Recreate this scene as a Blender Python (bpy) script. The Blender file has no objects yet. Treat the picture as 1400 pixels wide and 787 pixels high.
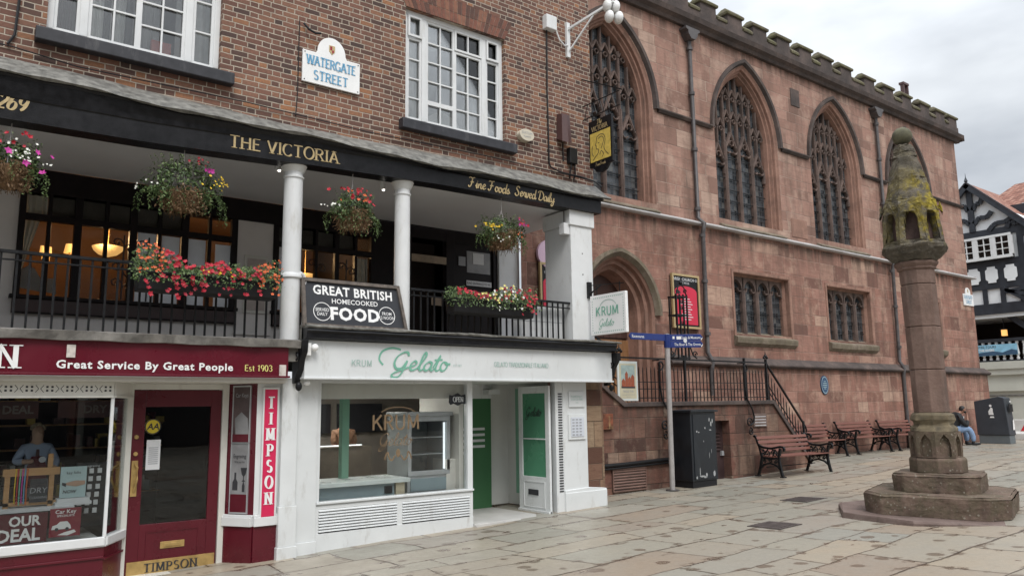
import bpy, bmesh, math, random
from mathutils import Vector, Matrix
from mathutils.geometry import tessellate_polygon
PI = math.pi
R = math.radians
rnd = random.Random(7)
S = bpy.context.scene
COL = S.collection

# ---------------------------------------------------------------- camera
F = 1061.0
M3 = ((0.79604053, 0.08056518, 0.59985725), (-0.60508622, 0.12851464, 0.78571919), (-0.01378883, -0.98842968, 0.15105175))
cam_d = bpy.data.cameras.new('camera'); cam = bpy.data.objects.new('camera', cam_d); COL.objects.link(cam)
cam_d.sensor_width = 36.0; cam_d.lens = 36.0*F/1400.0; cam_d.clip_start = .05; cam_d.clip_end = 2000
cam.matrix_world = Matrix(((M3[0][0], -M3[0][1], -M3[0][2], 0), (M3[1][0], -M3[1][1], -M3[1][2], 0), (M3[2][0], -M3[2][1], -M3[2][2], 0), (0, 0, 0, 1)))
S.camera = cam

# survey: where a line of sight meets a real plane of the place (metres; x along the street, y into the buildings, z up from eye level)
def ray(px, py):
    a, b, c = px-700.0, py-393.5, F
    return Vector([M3[i][0]*a+M3[i][1]*b+M3[i][2]*c for i in range(3)])
def on_y(px, py, y): r = ray(px, py); return r*(y/r.y)
def on_x(px, py, x): r = ray(px, py); return r*(x/r.x)
def on_z(px, py, z): r = ray(px, py); return r*(z/r.z)

# ---------------------------------------------------------------- ground height
_ZX = [(-60, -3.6), (-10, -2.3), (1, -1.965), (4.3, -1.853), (6.8, -1.779), (9.6, -1.692), (12, -1.65), (15, -1.60), (17, -1.535), (19, -1.445), (20.5, -1.42), (30, -1.44), (45, -1.40), (90, -1.0), (400, -1.0)]
def lerp(a, b, t): return a+(b-a)*t
def table(tb, x):
    if x <= tb[0][0]: return tb[0][1]
    for (a, va), (b, vb) in zip(tb, tb[1:]):
        if x <= b: return lerp(va, vb, (x-a)/(b-a))
    return tb[-1][1]
def gz(x, y):
    z = table(_ZX, x)
    return z+.03*(10-max(-2.0, min(10.0, y)))

# ---------------------------------------------------------------- object bookkeeping
BASE = {}
def tag(o, label=None, cat=None, group=None, kind=None):
    if label: o['label'] = label
    if cat: o['category'] = cat
    if group: o['group'] = group
    if kind: o['kind'] = kind
    return o
def thing(name, loc, label, cat, group=None):
    o = bpy.data.objects.new(name, None); COL.objects.link(o); o.location = loc
    o.empty_display_size = .2; BASE[o] = Vector(loc)
    return tag(o, label, cat, group)
def copy_tree(o, parent=None):
    c = o.copy(); COL.objects.link(c)
    if parent: c.parent = parent
    for ch in [k for k in bpy.data.objects if k.parent == o and k is not c]:
        copy_tree(ch, c)
    return c

class MB:
    """collects shapes; build() links them as one mesh object"""
    def __init__(s): s.v = []; s.f = []; s.fm = []; s.m = 0
    def add(s, vs, fs):
        b = len(s.v); s.v += [tuple(v) for v in vs]
        for f in fs: s.f.append([b+i for i in f]); s.fm.append(s.m)
        return s
    def box(s, x0, x1, y0, y1, z0, z1):
        if x0 > x1: x0, x1 = x1, x0
        if y0 > y1: y0, y1 = y1, y0
        if z0 > z1: z0, z1 = z1, z0
        return s.add([(x0,y0,z0),(x1,y0,z0),(x1,y1,z0),(x0,y1,z0),(x0,y0,z1),(x1,y0,z1),(x1,y1,z1),(x0,y1,z1)],
                     [(0,3,2,1),(4,5,6,7),(0,1,5,4),(1,2,6,5),(2,3,7,6),(3,0,4,7)])
    def obox(s, O, U, V, W):
        """box from corner O with edge vectors"""
        O = Vector(O); U = Vector(U); V = Vector(V); W = Vector(W)
        p = [O, O+U, O+U+V, O+V, O+W, O+U+W, O+U+V+W, O+V+W]
        fs = [(0,3,2,1),(4,5,6,7),(0,1,5,4),(1,2,6,5),(2,3,7,6),(3,0,4,7)]
        if U.cross(V).dot(W) < 0: fs = [f[::-1] for f in fs]
        return s.add(p, fs)
    def prism(s, poly, O, U, V, d):
        """2D polygon (u,v) on plane O,U,V extruded by vector d (away from its front)"""
        O = Vector(O); U = Vector(U); V = Vector(V); d = Vector(d)
        a = sum(poly[i][0]*poly[(i+1) % len(poly)][1]-poly[(i+1) % len(poly)][0]*poly[i][1] for i in range(len(poly)))
        if a < 0: poly = poly[::-1]
        n = len(poly); fr = [O+U*p[0]+V*p[1] for p in poly]; bk = [q+d for q in fr]
        flip = U.cross(V).dot(d) > 0
        tri = tessellate_polygon([[Vector((p[0], p[1], 0)) for p in poly]])
        fs = []
        for t in tri:
            a3 = [poly[i] for i in t]
            ar = (a3[1][0]-a3[0][0])*(a3[2][1]-a3[0][1])-(a3[2][0]-a3[0][0])*(a3[1][1]-a3[0][1])
            t = tuple(t) if ar > 0 else tuple(t)[::-1]
            fs.append(t if not flip else t[::-1]); q = tuple(i+n for i in t)
            fs.append(q[::-1] if not flip else q)
        for i in range(n):
            j = (i+1) % n
            qd = (i, i+n, j+n, j)
            fs.append(qd if not flip else qd[::-1])
        return s.add(fr+bk, fs)
    def xz(s, poly, y0, y1):
        """polygon in x,z extruded from y0 (front) to y1"""
        return s.prism(poly, (0, y0, 0), (1, 0, 0), (0, 0, 1), (0, y1-y0, 0))
    def tube(s, pts, r, n=8, cap=True):
        pts = [Vector(p) for p in pts]
        rs = r if isinstance(r, (list, tuple)) else [r]*len(pts)
        vs = []; ref = None
        for i, p in enumerate(pts):
            t = (pts[min(i+1, len(pts)-1)]-pts[max(i-1, 0)])
            t = t.normalized() if t.length > 1e-9 else Vector((0, 0, 1))
            if ref is None: ref = Vector((0, 0, 1)) if abs(t.z) < .9 else Vector((1, 0, 0))
            a = t.cross(ref)
            if a.length < 1e-6: a = t.orthogonal()
            a.normalize(); b = t.cross(a).normalized(); ref = a.cross(t) if False else ref
            for k in range(n):
                th = 2*PI*k/n; vs.append(p+a*(math.cos(th)*rs[i])+b*(math.sin(th)*rs[i]))
        fs = []
        for i in range(len(pts)-1):
            for k in range(n):
                fs.append((i*n+k, i*n+(k+1) % n, (i+1)*n+(k+1) % n, (i+1)*n+k))
        if cap: fs.append(tuple(range(n))[::-1]); fs.append(tuple(range((len(pts)-1)*n, len(pts)*n)))
        return s.add(vs, fs)
    def bar(s, p, q, w, h=None, up=(0, 0, 1)):
        """rectangular bar from p to q"""
        p = Vector(p); q = Vector(q); h = w if h is None else h
        t = (q-p).normalized(); up = Vector(up)
        if abs(t.dot(up)) > .99: up = Vector((0, 1, 0)) if abs(t.y) < .9 else Vector((1, 0, 0))
        a = t.cross(up).normalized(); b = a.cross(t)
        return s.obox(p-a*w/2-b*h/2, a*w, b*h, q-p)
    def lathe(s, prof, c, n=16, ph=0.0, caps=True):
        """profile [(r,z)] round the vertical axis through c=(x,y)"""
        vs = []; fs = []
        for r_, z in prof:
            for k in range(n):
                th = 2*PI*(k/n)+ph; vs.append((c[0]+r_*math.cos(th), c[1]+r_*math.sin(th), z))
        for i in range(len(prof)-1):
            for k in range(n):
                fs.append((i*n+k, i*n+(k+1) % n, (i+1)*n+(k+1) % n, (i+1)*n+k))
        if caps:
            fs.append(tuple(range(n))[::-1]); fs.append(tuple(range((len(prof)-1)*n, len(prof)*n)))
        return s.add(vs, fs)
    def ball(s, c, rx, ry=None, rz=None, n=12, m=8):
        ry = rx if ry is None else ry; rz = rx if rz is None else rz
        vs = [(c[0], c[1], c[2]-rz)]; fs = []
        for i in range(1, m):
            a = PI*i/m-PI/2
            for k in range(n):
                t = 2*PI*k/n; vs.append((c[0]+rx*math.cos(a)*math.cos(t), c[1]+ry*math.cos(a)*math.sin(t), c[2]+rz*math.sin(a)))
        vs.append((c[0], c[1], c[2]+rz)); L = len(vs)-1
        for k in range(n):
            fs.append((0, 1+(k+1) % n, 1+k)); fs.append((L, L-n+k, L-n+(k+1) % n))
        for i in range(m-2):
            for k in range(n):
                fs.append((1+i*n+k, 1+i*n+(k+1) % n, 1+(i+1)*n+(k+1) % n, 1+(i+1)*n+k))
        return s.add(vs, fs)
    def sheet(s, outer, holes, fn):
        """flat polygon with holes, 2D (u,v) -> fn(u,v) world"""
        loops = [[Vector((p[0], p[1], 0)) for p in outer]]+[[Vector((p[0], p[1], 0)) for p in h] for h in holes]
        flat = [q for L in loops for q in L]
        fs = []
        for t in tessellate_polygon(loops):
            a, b, c = [flat[i] for i in t]
            fs.append(tuple(t) if (b-a).cross(c-a).z > 0 else tuple(t)[::-1])
        return s.add([fn(q.x, q.y) for q in flat], fs)
    def strip(s, loopA, loopB, closed=True):
        n = len(loopA); fs = []
        for i in range(n if closed else n-1):
            j = (i+1) % n; fs.append((i, j, n+j, n+i))
        return s.add(list(loopA)+list(loopB), fs)
    def extend(s, o, fn=None):
        vs = [fn(Vector(v)) for v in o.v] if fn else o.v
        return s.add(vs, o.f)
    def build(s, name, mats, parent=None, smooth=None, bev=0, label=None):
        me = bpy.data.meshes.new(name); off = BASE.get(parent, Vector((0, 0, 0)))
        me.from_pydata([(v[0]-off.x, v[1]-off.y, v[2]-off.z) for v in s.v], [], s.f)
        mats = mats if isinstance(mats, (list, tuple)) else [mats]
        for m in mats: me.materials.append(m)
        if len(mats) > 1: me.polygons.foreach_set('material_index', s.fm)
        if smooth is not None:
            me.polygons.foreach_set('use_smooth', [True]*len(me.polygons))
            me.set_sharp_from_angle(angle=R(smooth))
        me.update()
        o = bpy.data.objects.new(name, me); COL.objects.link(o)
        if parent: o.parent = parent; BASE[o] = off
        else: BASE[o] = Vector((0, 0, 0))
        if bev:
            b = o.modifiers.new('bevel', 'BEVEL'); b.width = bev; b.segments = 2; b.limit_method = 'ANGLE'; b.angle_limit = R(35)
        if label: o['label'] = label
        return o

def weather(o, lvl, strength, size, depth=2):
    """wear an object's surface with fine uneven relief"""
    s = o.modifiers.new('subdivide', 'SUBSURF'); s.subdivision_type = 'SIMPLE'; s.levels = lvl; s.render_levels = lvl
    for i in range(depth):
        t = bpy.data.textures.new('wear', 'CLOUDS'); t.noise_scale = size/(3.1**i); d = o.modifiers.new('wear', 'DISPLACE'); d.texture = t; d.texture_coords = 'GLOBAL'; d.strength = strength/(2.0**i); d.mid_level = .5
# ---------------------------------------------------------------- lettering
def _arc(cx, cy, rx, ry, a0, a1, n=12):
    return [(cx+rx*math.cos(R(lerp(a0, a1, i/n))), cy+ry*math.sin(R(lerp(a0, a1, i/n)))) for i in range(n+1)]
# strokes on a unit cap height; '!' marks a thin stroke
GL = {
 'T': (.72, [[(.36,0),(.36,1)], [(0,.97),(.72,.97)]]), 'H': (.78, [[(.1,0),(.1,1)], [(.68,0),(.68,1)], [(.1,.52),(.68,.52)]]),
 'E': (.62, [[(.1,0),(.1,1)], [(.1,.97),(.58,.97)], [(.1,.52),(.48,.52)], [(.1,.03),(.6,.03)]]),
 'F': (.58, [[(.1,0),(.1,1)], [(.1,.97),(.56,.97)], [(.1,.52),(.46,.52)]]),
 'V': (.76, [[(.04,1),(.38,0)], [(.38,0),(.72,1)]]), 'I': (.28, [[(.14,0),(.14,1)]]),
 'C': (.76, [_arc(.42,.5,.38,.5,42,318,16)]), 'O': (.86, [_arc(.43,.5,.39,.5,0,360,24)]),
 'G': (.82, [_arc(.42,.5,.38,.5,42,325,16), [(.72,.08),(.72,.42),(.5,.42)]]), 'Q': (.86, [_arc(.43,.5,.39,.5,0,360,24), [(.5,.2),(.8,-.08)]]),
 'R': (.72, [[(.1,0),(.1,1)], [(.1,.97),(.36,.97)]+_arc(.36,.74,.24,.23,90,-90)+[(.1,.51)], [(.36,.51),(.68,0)]]),
 'A': (.78, [[(.39,1),(.74,0)], [(.04,0),(.39,1)], [(.17,.34),(.61,.34)]]),
 'M': (.95, [[(.12,0),(.14,1)], [(.14,1),(.48,.1)], [(.48,.1),(.8,1)], [(.8,1),(.84,0)]]),
 'P': (.64, [[(.1,0),(.1,1)], [(.1,.97),(.34,.97)]+_arc(.34,.72,.24,.25,90,-90)+[(.1,.47)]]),
 'S': (.62, [_arc(.31,.75,.22,.23,35,245,12)+_arc(.31,.26,.24,.25,85,-150,12)]),
 'N': (.8, [[(.1,0),(.1,1)], [(.1,1),(.7,0)], [(.7,0),(.7,1)]]),
 'W': (1.1, [[(.04,1),(.3,0)], [(.3,0),(.54,1)], [(.54,1),(.8,0)], [(.8,0),(1.06,1)]]),
 'U': (.76, [[(.1,1),(.1,.32)]+_arc(.38,.32,.28,.31,180,360)+[(.66,1)]]),
 'K': (.72, [[(.1,0),(.1,1)], [(.66,1),(.12,.42)], [(.3,.6),(.7,0)]]), 'L': (.58, [[(.1,1),(.1,0)], [(.1,.03),(.56,.03)]]),
 'D': (.78, [[(.1,0),(.1,1)], [(.1,.97),(.32,.97)]+_arc(.32,.5,.4,.47,90,-90)+[(.1,.03)]]),
 'Z': (.64, [[(.06,.97),(.58,.97)], [(.58,.97),(.06,.03)], [(.06,.03),(.6,.03)]]),
 'B': (.66, [[(.1,0),(.1,1)], [(.1,.97),(.34,.97)]+_arc(.34,.75,.2,.22,90,-90)+[(.1,.53)], [(.1,.53),(.36,.53)]+_arc(.36,.28,.24,.25,90,-90)+[(.1,.03)]]),
 'Y': (.72, [[(.04,1),(.36,.45)], [(.68,1),(.36,.45)], [(.36,.45),(.36,0)]]),
 '1': (.42, [[(.06,.8),(.24,1),(.24,0)]]), '2': (.6, [_arc(.3,.72,.24,.27,165,-25,12)+[(.06,.03)], [(.06,.03),(.56,.03)]]),
 '3': (.58, [_arc(.27,.76,.21,.23,150,-90,10), _arc(.27,.27,.25,.26,90,-150,10)]),
 '6': (.6, [_arc(.3,.3,.24,.29,0,360,18), [(.06,.3)]+_arc(.42,.36,.36,.62,180,105,8)]), '9': (.6, [_arc(.3,.7,.24,.29,0,360,18), [(.54,.7)]+_arc(.18,.64,.36,.62,0,-75,8)]),
 '0': (.62, [_arc(.31,.5,.24,.5,0,360,22)]), '7': (.56, [[(.04,.97),(.54,.97)], [(.54,.97),(.2,0)]]),
 'e': (.52, [[(.06,.34),(.46,.34)]+_arc(.26,.33,.2,.32,5,315,14)]), 's': (.44, [_arc(.22,.47,.14,.17,35,245,8)+_arc(.22,.17,.16,.18,85,-150,8)]),
 't': (.38, [[(.18,.85),(.18,.14)]+_arc(.28,.14,.1,.13,180,300,6), [(.04,.62),(.34,.62)]]),
}
# joined handwriting, x-height .5
SC = {
 'F': (.66, [[(.0,.9),(.1,1.02),(.3,.96),(.62,1.04)], [(.36,.98),(.26,.4),(.1,.02),(-.06,.06),(-.04,.16)], [(.12,.5),(.5,.54)]]),
 'S': (.6, [[(.58,.86),(.48,1.02),(.28,.98),(.2,.78),(.34,.56),(.46,.34),(.38,.08),(.16,.0),(.0,.14),(.06,.26)]]),
 'D': (.74, [[(.3,.96),(.2,.4),(.1,.06),(.36,.0),(.62,.2),(.72,.56),(.58,.9),(.3,1.0),(.06,.9),(.02,.76)]]),
 'G': (.78, [[(.7,.8),(.62,1.0),(.42,.98),(.18,.74),(.1,.36),(.24,.08),(.46,.12),(.62,.42),(.66,.5),(.56,.0),(.4,-.36),(.16,-.42),(.08,-.26),(.3,-.08),(.78,.16)]]),
 'a': (.46, [[(.38,.44),(.24,.5),(.06,.3),(.06,.06),(.2,.0),(.34,.2),(.4,.48),(.36,.1),(.44,.0),(.56,.14)]]),
 'd': (.48, [[(.38,.42),(.22,.5),(.06,.28),(.08,.04),(.22,.0),(.38,.22)], [(.56,1.04),(.48,.7),(.38,.1),(.46,.0),(.58,.14)]]),
 'e': (.4, [[(.02,.16),(.26,.28),(.34,.42),(.24,.52),(.1,.36),(.08,.1),(.2,.0),(.44,.14)]]),
 'i': (.26, [[(.02,.14),(.18,.48),(.12,.08),(.2,.0),(.32,.14)], [(.22,.66),(.24,.7)]]),
 'l': (.28, [[(.02,.14),(.26,.62),(.34,.9),(.26,1.02),(.16,.7),(.1,.12),(.2,.0),(.34,.14)]]),
 'n': (.5, [[(.02,.14),(.14,.48),(.08,.0)], [(.1,.2),(.28,.48),(.38,.44),(.36,.1),(.44,.0),(.56,.14)]]),
 'o': (.44, [[(.3,.48),(.14,.48),(.06,.22),(.14,.0),(.3,.06),(.38,.3),(.3,.48),(.3,.4),(.52,.4)]]),
 'r': (.38, [[(.02,.14),(.14,.5),(.2,.44),(.34,.46),(.28,.1),(.36,.0),(.46,.14)]]),
 's': (.36, [[(.02,.14),(.22,.52),(.24,.36),(.32,.14),(.2,.0),(.04,.06),(.2,.02),(.44,.14)]]),
 't': (.32, [[(.02,.14),(.3,.9),(.16,.2),(.2,.0),(.3,.02),(.42,.16)], [(.04,.6),(.42,.64)]]),
 'v': (.44, [[(.02,.4),(.1,.48),(.16,.06),(.24,.0),(.38,.3),(.36,.48),(.52,.42)]]),
 'y': (.46, [[(.06,.48),(.06,.14),(.2,.04),(.36,.3),(.42,.48),(.32,-.2),(.16,-.42),(.02,-.3),(.22,-.06),(.52,.14)]]),
 'b': (.42, [[(.02,.14),(.26,.7),(.3,.96),(.18,.8),(.1,.1),(.24,.0),(.38,.24),(.3,.46)]]), 'h': (.48, [[(.02,.14),(.26,.7),(.3,.96),(.18,.8),(.08,.0)], [(.1,.2),(.28,.48),(.36,.1),(.44,.0),(.56,.14)]]),
 'T': (.62, [[(.0,.88),(.12,1.0),(.4,.94),(.66,1.04)], [(.38,.98),(.28,.3),(.14,.0),(.0,.06)]]),
}
def _smooth(p, n=5):
    if len(p) < 3: return p
    o = []
    for i in range(len(p)-1):
        a = p[max(i-1, 0)]; b = p[i]; c = p[i+1]; d = p[min(i+2, len(p)-1)]
        for k in range(n):
            t = k/n
            o.append(tuple(.5*((2*b[j])+(-a[j]+c[j])*t+(2*a[j]-5*b[j]+4*c[j]-d[j])*t*t+(-a[j]+3*b[j]-3*c[j]+d[j])*t**3) for j in (0, 1)))
    return o+[p[-1]]
def ribbon(m, pts, wfn, O, U, V, lift, close=False):
    O = Vector(O); U = Vector(U); V = Vector(V); N = U.cross(V).normalized()
    L = []; Rr = []
    for i, p in enumerate(pts):
        a = pts[max(i-1, 0)]; b = pts[min(i+1, len(pts)-1)]
        if close and i in (0, len(pts)-1): a = pts[-2]; b = pts[1]
        dx, dy = b[0]-a[0], b[1]-a[1]; l = math.hypot(dx, dy) or 1
        w = wfn(math.atan2(dy, dx))/2; nx, ny = -dy/l*w, dx/l*w
        k = lift+i*.00005; L.append(O+U*(p[0]+nx)+V*(p[1]+ny)+N*k); Rr.append(O+U*(p[0]-nx)+V*(p[1]-ny)+N*k)
    m.strip(Rr, L, closed=False)
_lift = [0]
def letters(m, text, O, U, V, h, style='roman', weight=.13, contrast=.45, track=.1, slant=0.0, wide=1.0, serif=True, align='l', lift=.003):
    """write text as ribbons on plane O,U,V (unit vectors); h = cap height; align l/c/r"""
    font = SC if style == 'script' else GL
    def adv(c):
        if c == ' ': return .34 if style == 'script' else .4
        return font[c][0]+(0 if style == 'script' else track)
    tot = sum(adv(c) for c in text)*h*wide
    x = {'l': 0, 'c': -tot/2, 'r': -tot}[align]
    nib = R(22)
    for c in text:
        if c != ' ':
            for st in font[c][1]:
                p = _smooth(st) if style == 'script' else st
                q = [(x+(a*wide+b*slant)*h, b*h) for a, b in p]
                if style == 'script': wf = lambda t: h*(weight*contrast+weight*(1-contrast)*abs(math.sin(t-R(35))))
                else: wf = lambda t: h*(weight*contrast+weight*(1-contrast)*abs(math.sin(t+nib))**1.5)
                _lift[0] = (_lift[0]+1) % 7
                closed = abs(q[0][0]-q[-1][0])+abs(q[0][1]-q[-1][1]) < 1e-6
                ribbon(m, q, wf, O, U, V, lift+_lift[0]*.0016, closed)
                if serif and style != 'script' and not closed:
                    for e, o in ((st[0], st[1]), (st[-1], st[-2])):
                        if abs(e[1]-round(e[1])) < 1e-6 and abs(e[0]-o[0]) < abs(e[1]-o[1]):
                            sw = weight*1.15; yy = .025 if e[1] < .5 else .975
                            q2 = [(x+((e[0]-sw)*wide+yy*slant)*h, yy*h), (x+((e[0]+sw)*wide+yy*slant)*h, yy*h)]
                            _lift[0] = (_lift[0]+1) % 7
                            ribbon(m, q2, lambda t: h*.05, O, U, V, lift+_lift[0]*.0003)
        x += adv(c)*h*wide
    return m
_fc = {}
def sans(m, text, O, U, V, h, align='c', bold=0.0, wide=1.0, lift=.003, space=1.0, shear=0.0):
    """plain sans lettering from the built-in font; h = cap height"""
    key = (text, bold, space, shear)
    if key not in _fc:
        cu = bpy.data.curves.new('txt', 'FONT'); cu.body = text; cu.size = 1.0; cu.offset = bold; cu.space_character = space; cu.resolution_u = 2; cu.shear = shear
        ob = bpy.data.objects.new('txt', cu); COL.objects.link(ob)
        dg = bpy.context.evaluated_depsgraph_get(); me = bpy.data.meshes.new_from_object(ob.evaluated_get(dg))
        _fc[key] = ([tuple(v.co) for v in me.vertices], [tuple(p.vertices) for p in me.polygons])
        bpy.data.objects.remove(ob); bpy.data.curves.remove(cu); bpy.data.meshes.remove(me)
    vs, fs = _fc[key]
    if not vs: return m
    x0 = min(v[0] for v in vs); x1 = max(v[0] for v in vs); k = h/.7
    sh = {'l': -x0, 'c': -(x0+x1)/2, 'r': -x1}[align]
    O = Vector(O); U = Vector(U); V = Vector(V); N = U.cross(V).normalized()
    return m.add([O+U*((v[0]+sh)*k*wide)+V*(v[1]*k)+N*lift for v in vs], fs)
UX = (1, 0, 0); UZ = (0, 0, 1)
# ---------------------------------------------------------------- materials
class G:
    def __init__(s, name):
        s.mat = bpy.data.materials.new(name); s.mat.use_nodes = True; s.nt = s.mat.node_tree; s.nt.nodes.clear()
        s.out = s.nt.nodes.new('ShaderNodeOutputMaterial'); s.p = s.nt.nodes.new('ShaderNodeBsdfPrincipled')
        s.nt.links.new(s.p.outputs[0], s.out.inputs[0])
    def n(s, t, **k):
        o = s.nt.nodes.new(t)
        for a, b in k.items(): setattr(o, a, b)
        return o
    def set(s, sock, v):
        if isinstance(v, bpy.types.NodeSocket): s.nt.links.new(v, sock)
        elif v is not None:
            if hasattr(sock.default_value, '__len__') and not hasattr(v, '__len__'): v = (v, v, v)
            if hasattr(sock.default_value, '__len__') and len(sock.default_value) == 4 and len(v) == 3: v = (*v, 1)
            sock.default_value = v
    def m(s, op, a, b=0.0, c=None, clamp=False):
        o = s.n('ShaderNodeMath', operation=op, use_clamp=clamp); s.set(o.inputs[0], a); s.set(o.inputs[1], b)
        if c is not None: s.set(o.inputs[2], c)
        return o.outputs[0]
    def pos(s):
        g = s.n('ShaderNodeNewGeometry'); x = s.n('ShaderNodeSeparateXYZ'); s.nt.links.new(g.outputs['Position'], x.inputs[0])
        return g.outputs['Position'], x.outputs[0], x.outputs[1], x.outputs[2]
    def objpos(s):
        t = s.n('ShaderNodeTexCoord'); x = s.n('ShaderNodeSeparateXYZ'); s.nt.links.new(t.outputs['Object'], x.inputs[0])
        return t.outputs['Object'], x.outputs[0], x.outputs[1], x.outputs[2]
    def vec(s, x, y, z=0.0):
        o = s.n('ShaderNodeCombineXYZ'); s.set(o.inputs[0], x); s.set(o.inputs[1], y); s.set(o.inputs[2], z); return o.outputs[0]
    def noise(s, v, scale, detail=4, rough=.55, out=0):
        o = s.n('ShaderNodeTexNoise'); s.set(o.inputs['Vector'], v); o.inputs['Scale'].default_value = scale; o.inputs['Detail'].default_value = detail; o.inputs['Roughness'].default_value = rough
        return o.outputs[out]
    def white(s, v, out='Value'):
        o = s.n('ShaderNodeTexWhiteNoise'); s.set(o.inputs['Vector'], v); return o.outputs[out]
    def ramp(s, f, stops, interp='LINEAR'):
        o = s.n('ShaderNodeValToRGB'); s.set(o.inputs[0], f); cr = o.color_ramp; cr.interpolation = interp
        while len(cr.elements) < len(stops): cr.elements.new(.5)
        for e, (p, c) in zip(cr.elements, stops):
            e.position = p; e.color = (*(c if hasattr(c, '__len__') else (c, c, c)), 1)
        return o.outputs[0]
    def mix(s, f, a, b, blend='MIX'):
        o = s.n('ShaderNodeMix', data_type='RGBA', blend_type=blend); s.set(o.inputs[0], f); s.set(o.inputs[6], a); s.set(o.inputs[7], b); return o.outputs[2]
    def rng(s, v, a, b, c=0.0, d=1.0):
        o = s.n('ShaderNodeMapRange'); s.set(o.inputs[0], v)
        for i, q in enumerate((a, b, c, d)): s.set(o.inputs[i+1], q)
        return o.outputs[0]
    def bump(s, h, strength=.4, dist=.01, nrm=None):
        o = s.n('ShaderNodeBump'); o.inputs['Strength'].default_value = strength; o.inputs['Distance'].default_value = dist; s.set(o.inputs['Height'], h)
        if nrm is not None: s.set(o.inputs['Normal'], nrm)
        return o.outputs[0]
    def done(s, col=None, rough=None, metal=None, nrm=None, spec=None, alpha=None, emit=None, emits=None, trans=None):
        I = s.p.inputs
        if col is not None: s.set(I['Base Color'], col)
        if rough is not None: s.set(I['Roughness'], rough)
        if metal is not None: s.set(I['Metallic'], metal)
        if nrm is not None: s.set(I['Normal'], nrm)
        if spec is not None: s.set(I['Specular IOR Level'], spec)
        if emit is not None: s.set(I['Emission Color'], emit); s.set(I['Emission Strength'], emits)
        if trans is not None: s.set(I['Transmission Weight'], trans)
        return s.mat
def plain(name, col, rough=.5, var=.12, scale=6.0, metal=0.0, spec=.5, bump=.0, dirt=None):
    """painted or simple surface with uneven tone"""
    g = G(name); P, x, y, z = g.objpos()
    nz = g.noise(P, scale, 5)
    lo = tuple(c*(1-var) for c in col); hi = tuple(min(1, c*(1+var)) for c in col)
    c = g.ramp(nz, [(.3, lo), (.7, hi)])
    if dirt:
        d = g.noise(g.vec(g.m('MULTIPLY', x, 3.0), g.m('MULTIPLY', y, 3.0), z), 2.2, 6, .7)
        c = g.mix(g.rng(d, .56, .74, 0, dirt[1]), c, dirt[0])
    r = g.rng(nz, .3, .7, max(.02, rough-.08), min(1, rough+.08))
    return g.done(c, r, metal, g.bump(g.noise(P, scale*14, 3), bump, .004) if bump else None, spec)
MAT = {}
def M(k): return MAT[k]

def mat_brick():
    g = G('brick'); P, x, y, z = g.pos()
    wob = g.noise(P, 1.3, 2); wob2 = g.noise(P, 14, 3)
    u = g.m('ADD', g.m('ADD', x, y), g.m('MULTIPLY', wob2, .012)); v = g.m('ADD', z, g.m('ADD', g.m('MULTIPLY', wob, .03), g.m('MULTIPLY', wob2, .008)))
    h = .076; per = .342
    rv = g.m('DIVIDE', v, h); row = g.m('FLOOR', rv); fv = g.m('FRACT', rv)
    # three header rows kept random in offset so that the bond is not regular
    off = g.m('ADD', g.m('MULTIPLY', g.m('MODULO', row, 2.0), .5), g.m('MULTIPLY', g.white(g.vec(row, 3.0)), .12))
    pu = g.m('ADD', g.m('DIVIDE', u, per), off); cell = g.m('FLOOR', pu); fu = g.m('FRACT', pu)
    hd = g.m('GREATER_THAN', fu, .665)
    iD = g.m('ADD', g.m('MULTIPLY', cell, 2.0), hd)
    du = g.m('MINIMUM', g.m('MINIMUM', fu, g.m('SUBTRACT', 1.0, fu)), g.m('ABSOLUTE', g.m('SUBTRACT', fu, .665)))
    du = g.m('MULTIPLY', du, per); dv = g.m('MULTIPLY', g.m('MINIMUM', fv, g.m('SUBTRACT', 1.0, fv)), h)
    d = g.m('MINIMUM', du, dv)
    face = g.rng(d, .0052, .0088)
    r1 = g.white(g.vec(iD, row)); r2 = g.white(g.vec(iD, row, 7.7))
    col = g.ramp(r1, [(0, (.06,.04,.035)), (.18, (.115,.06,.045)), (.42, (.175,.082,.058)), (.68, (.225,.108,.073)), (.88, (.27,.135,.085)), (1, (.36,.165,.078))])
    st = g.noise(P, 30, 5, .7); col = g.mix(g.rng(st, .35, .7, 0, .5), col, (.09,.058,.05))
    big = g.noise(P, .6, 3); col = g.mix(g.rng(big, .42, .68, 0, .4), col, (.07,.042,.036))
    mo = g.ramp(g.noise(P, 9, 4), [(.3, (.30,.25,.20)), (.7, (.47,.40,.325))])
    c = g.mix(face, mo, col)
    hgt = g.m('ADD', g.m('MULTIPLY', face, g.m('ADD', .8, g.m('MULTIPLY', r2, .35))), g.m('MULTIPLY', st, .35))
    return g.done(c, g.rng(st, .3, .7, .7, .92), None, g.bump(hgt, .9, .008), .3)

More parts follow.
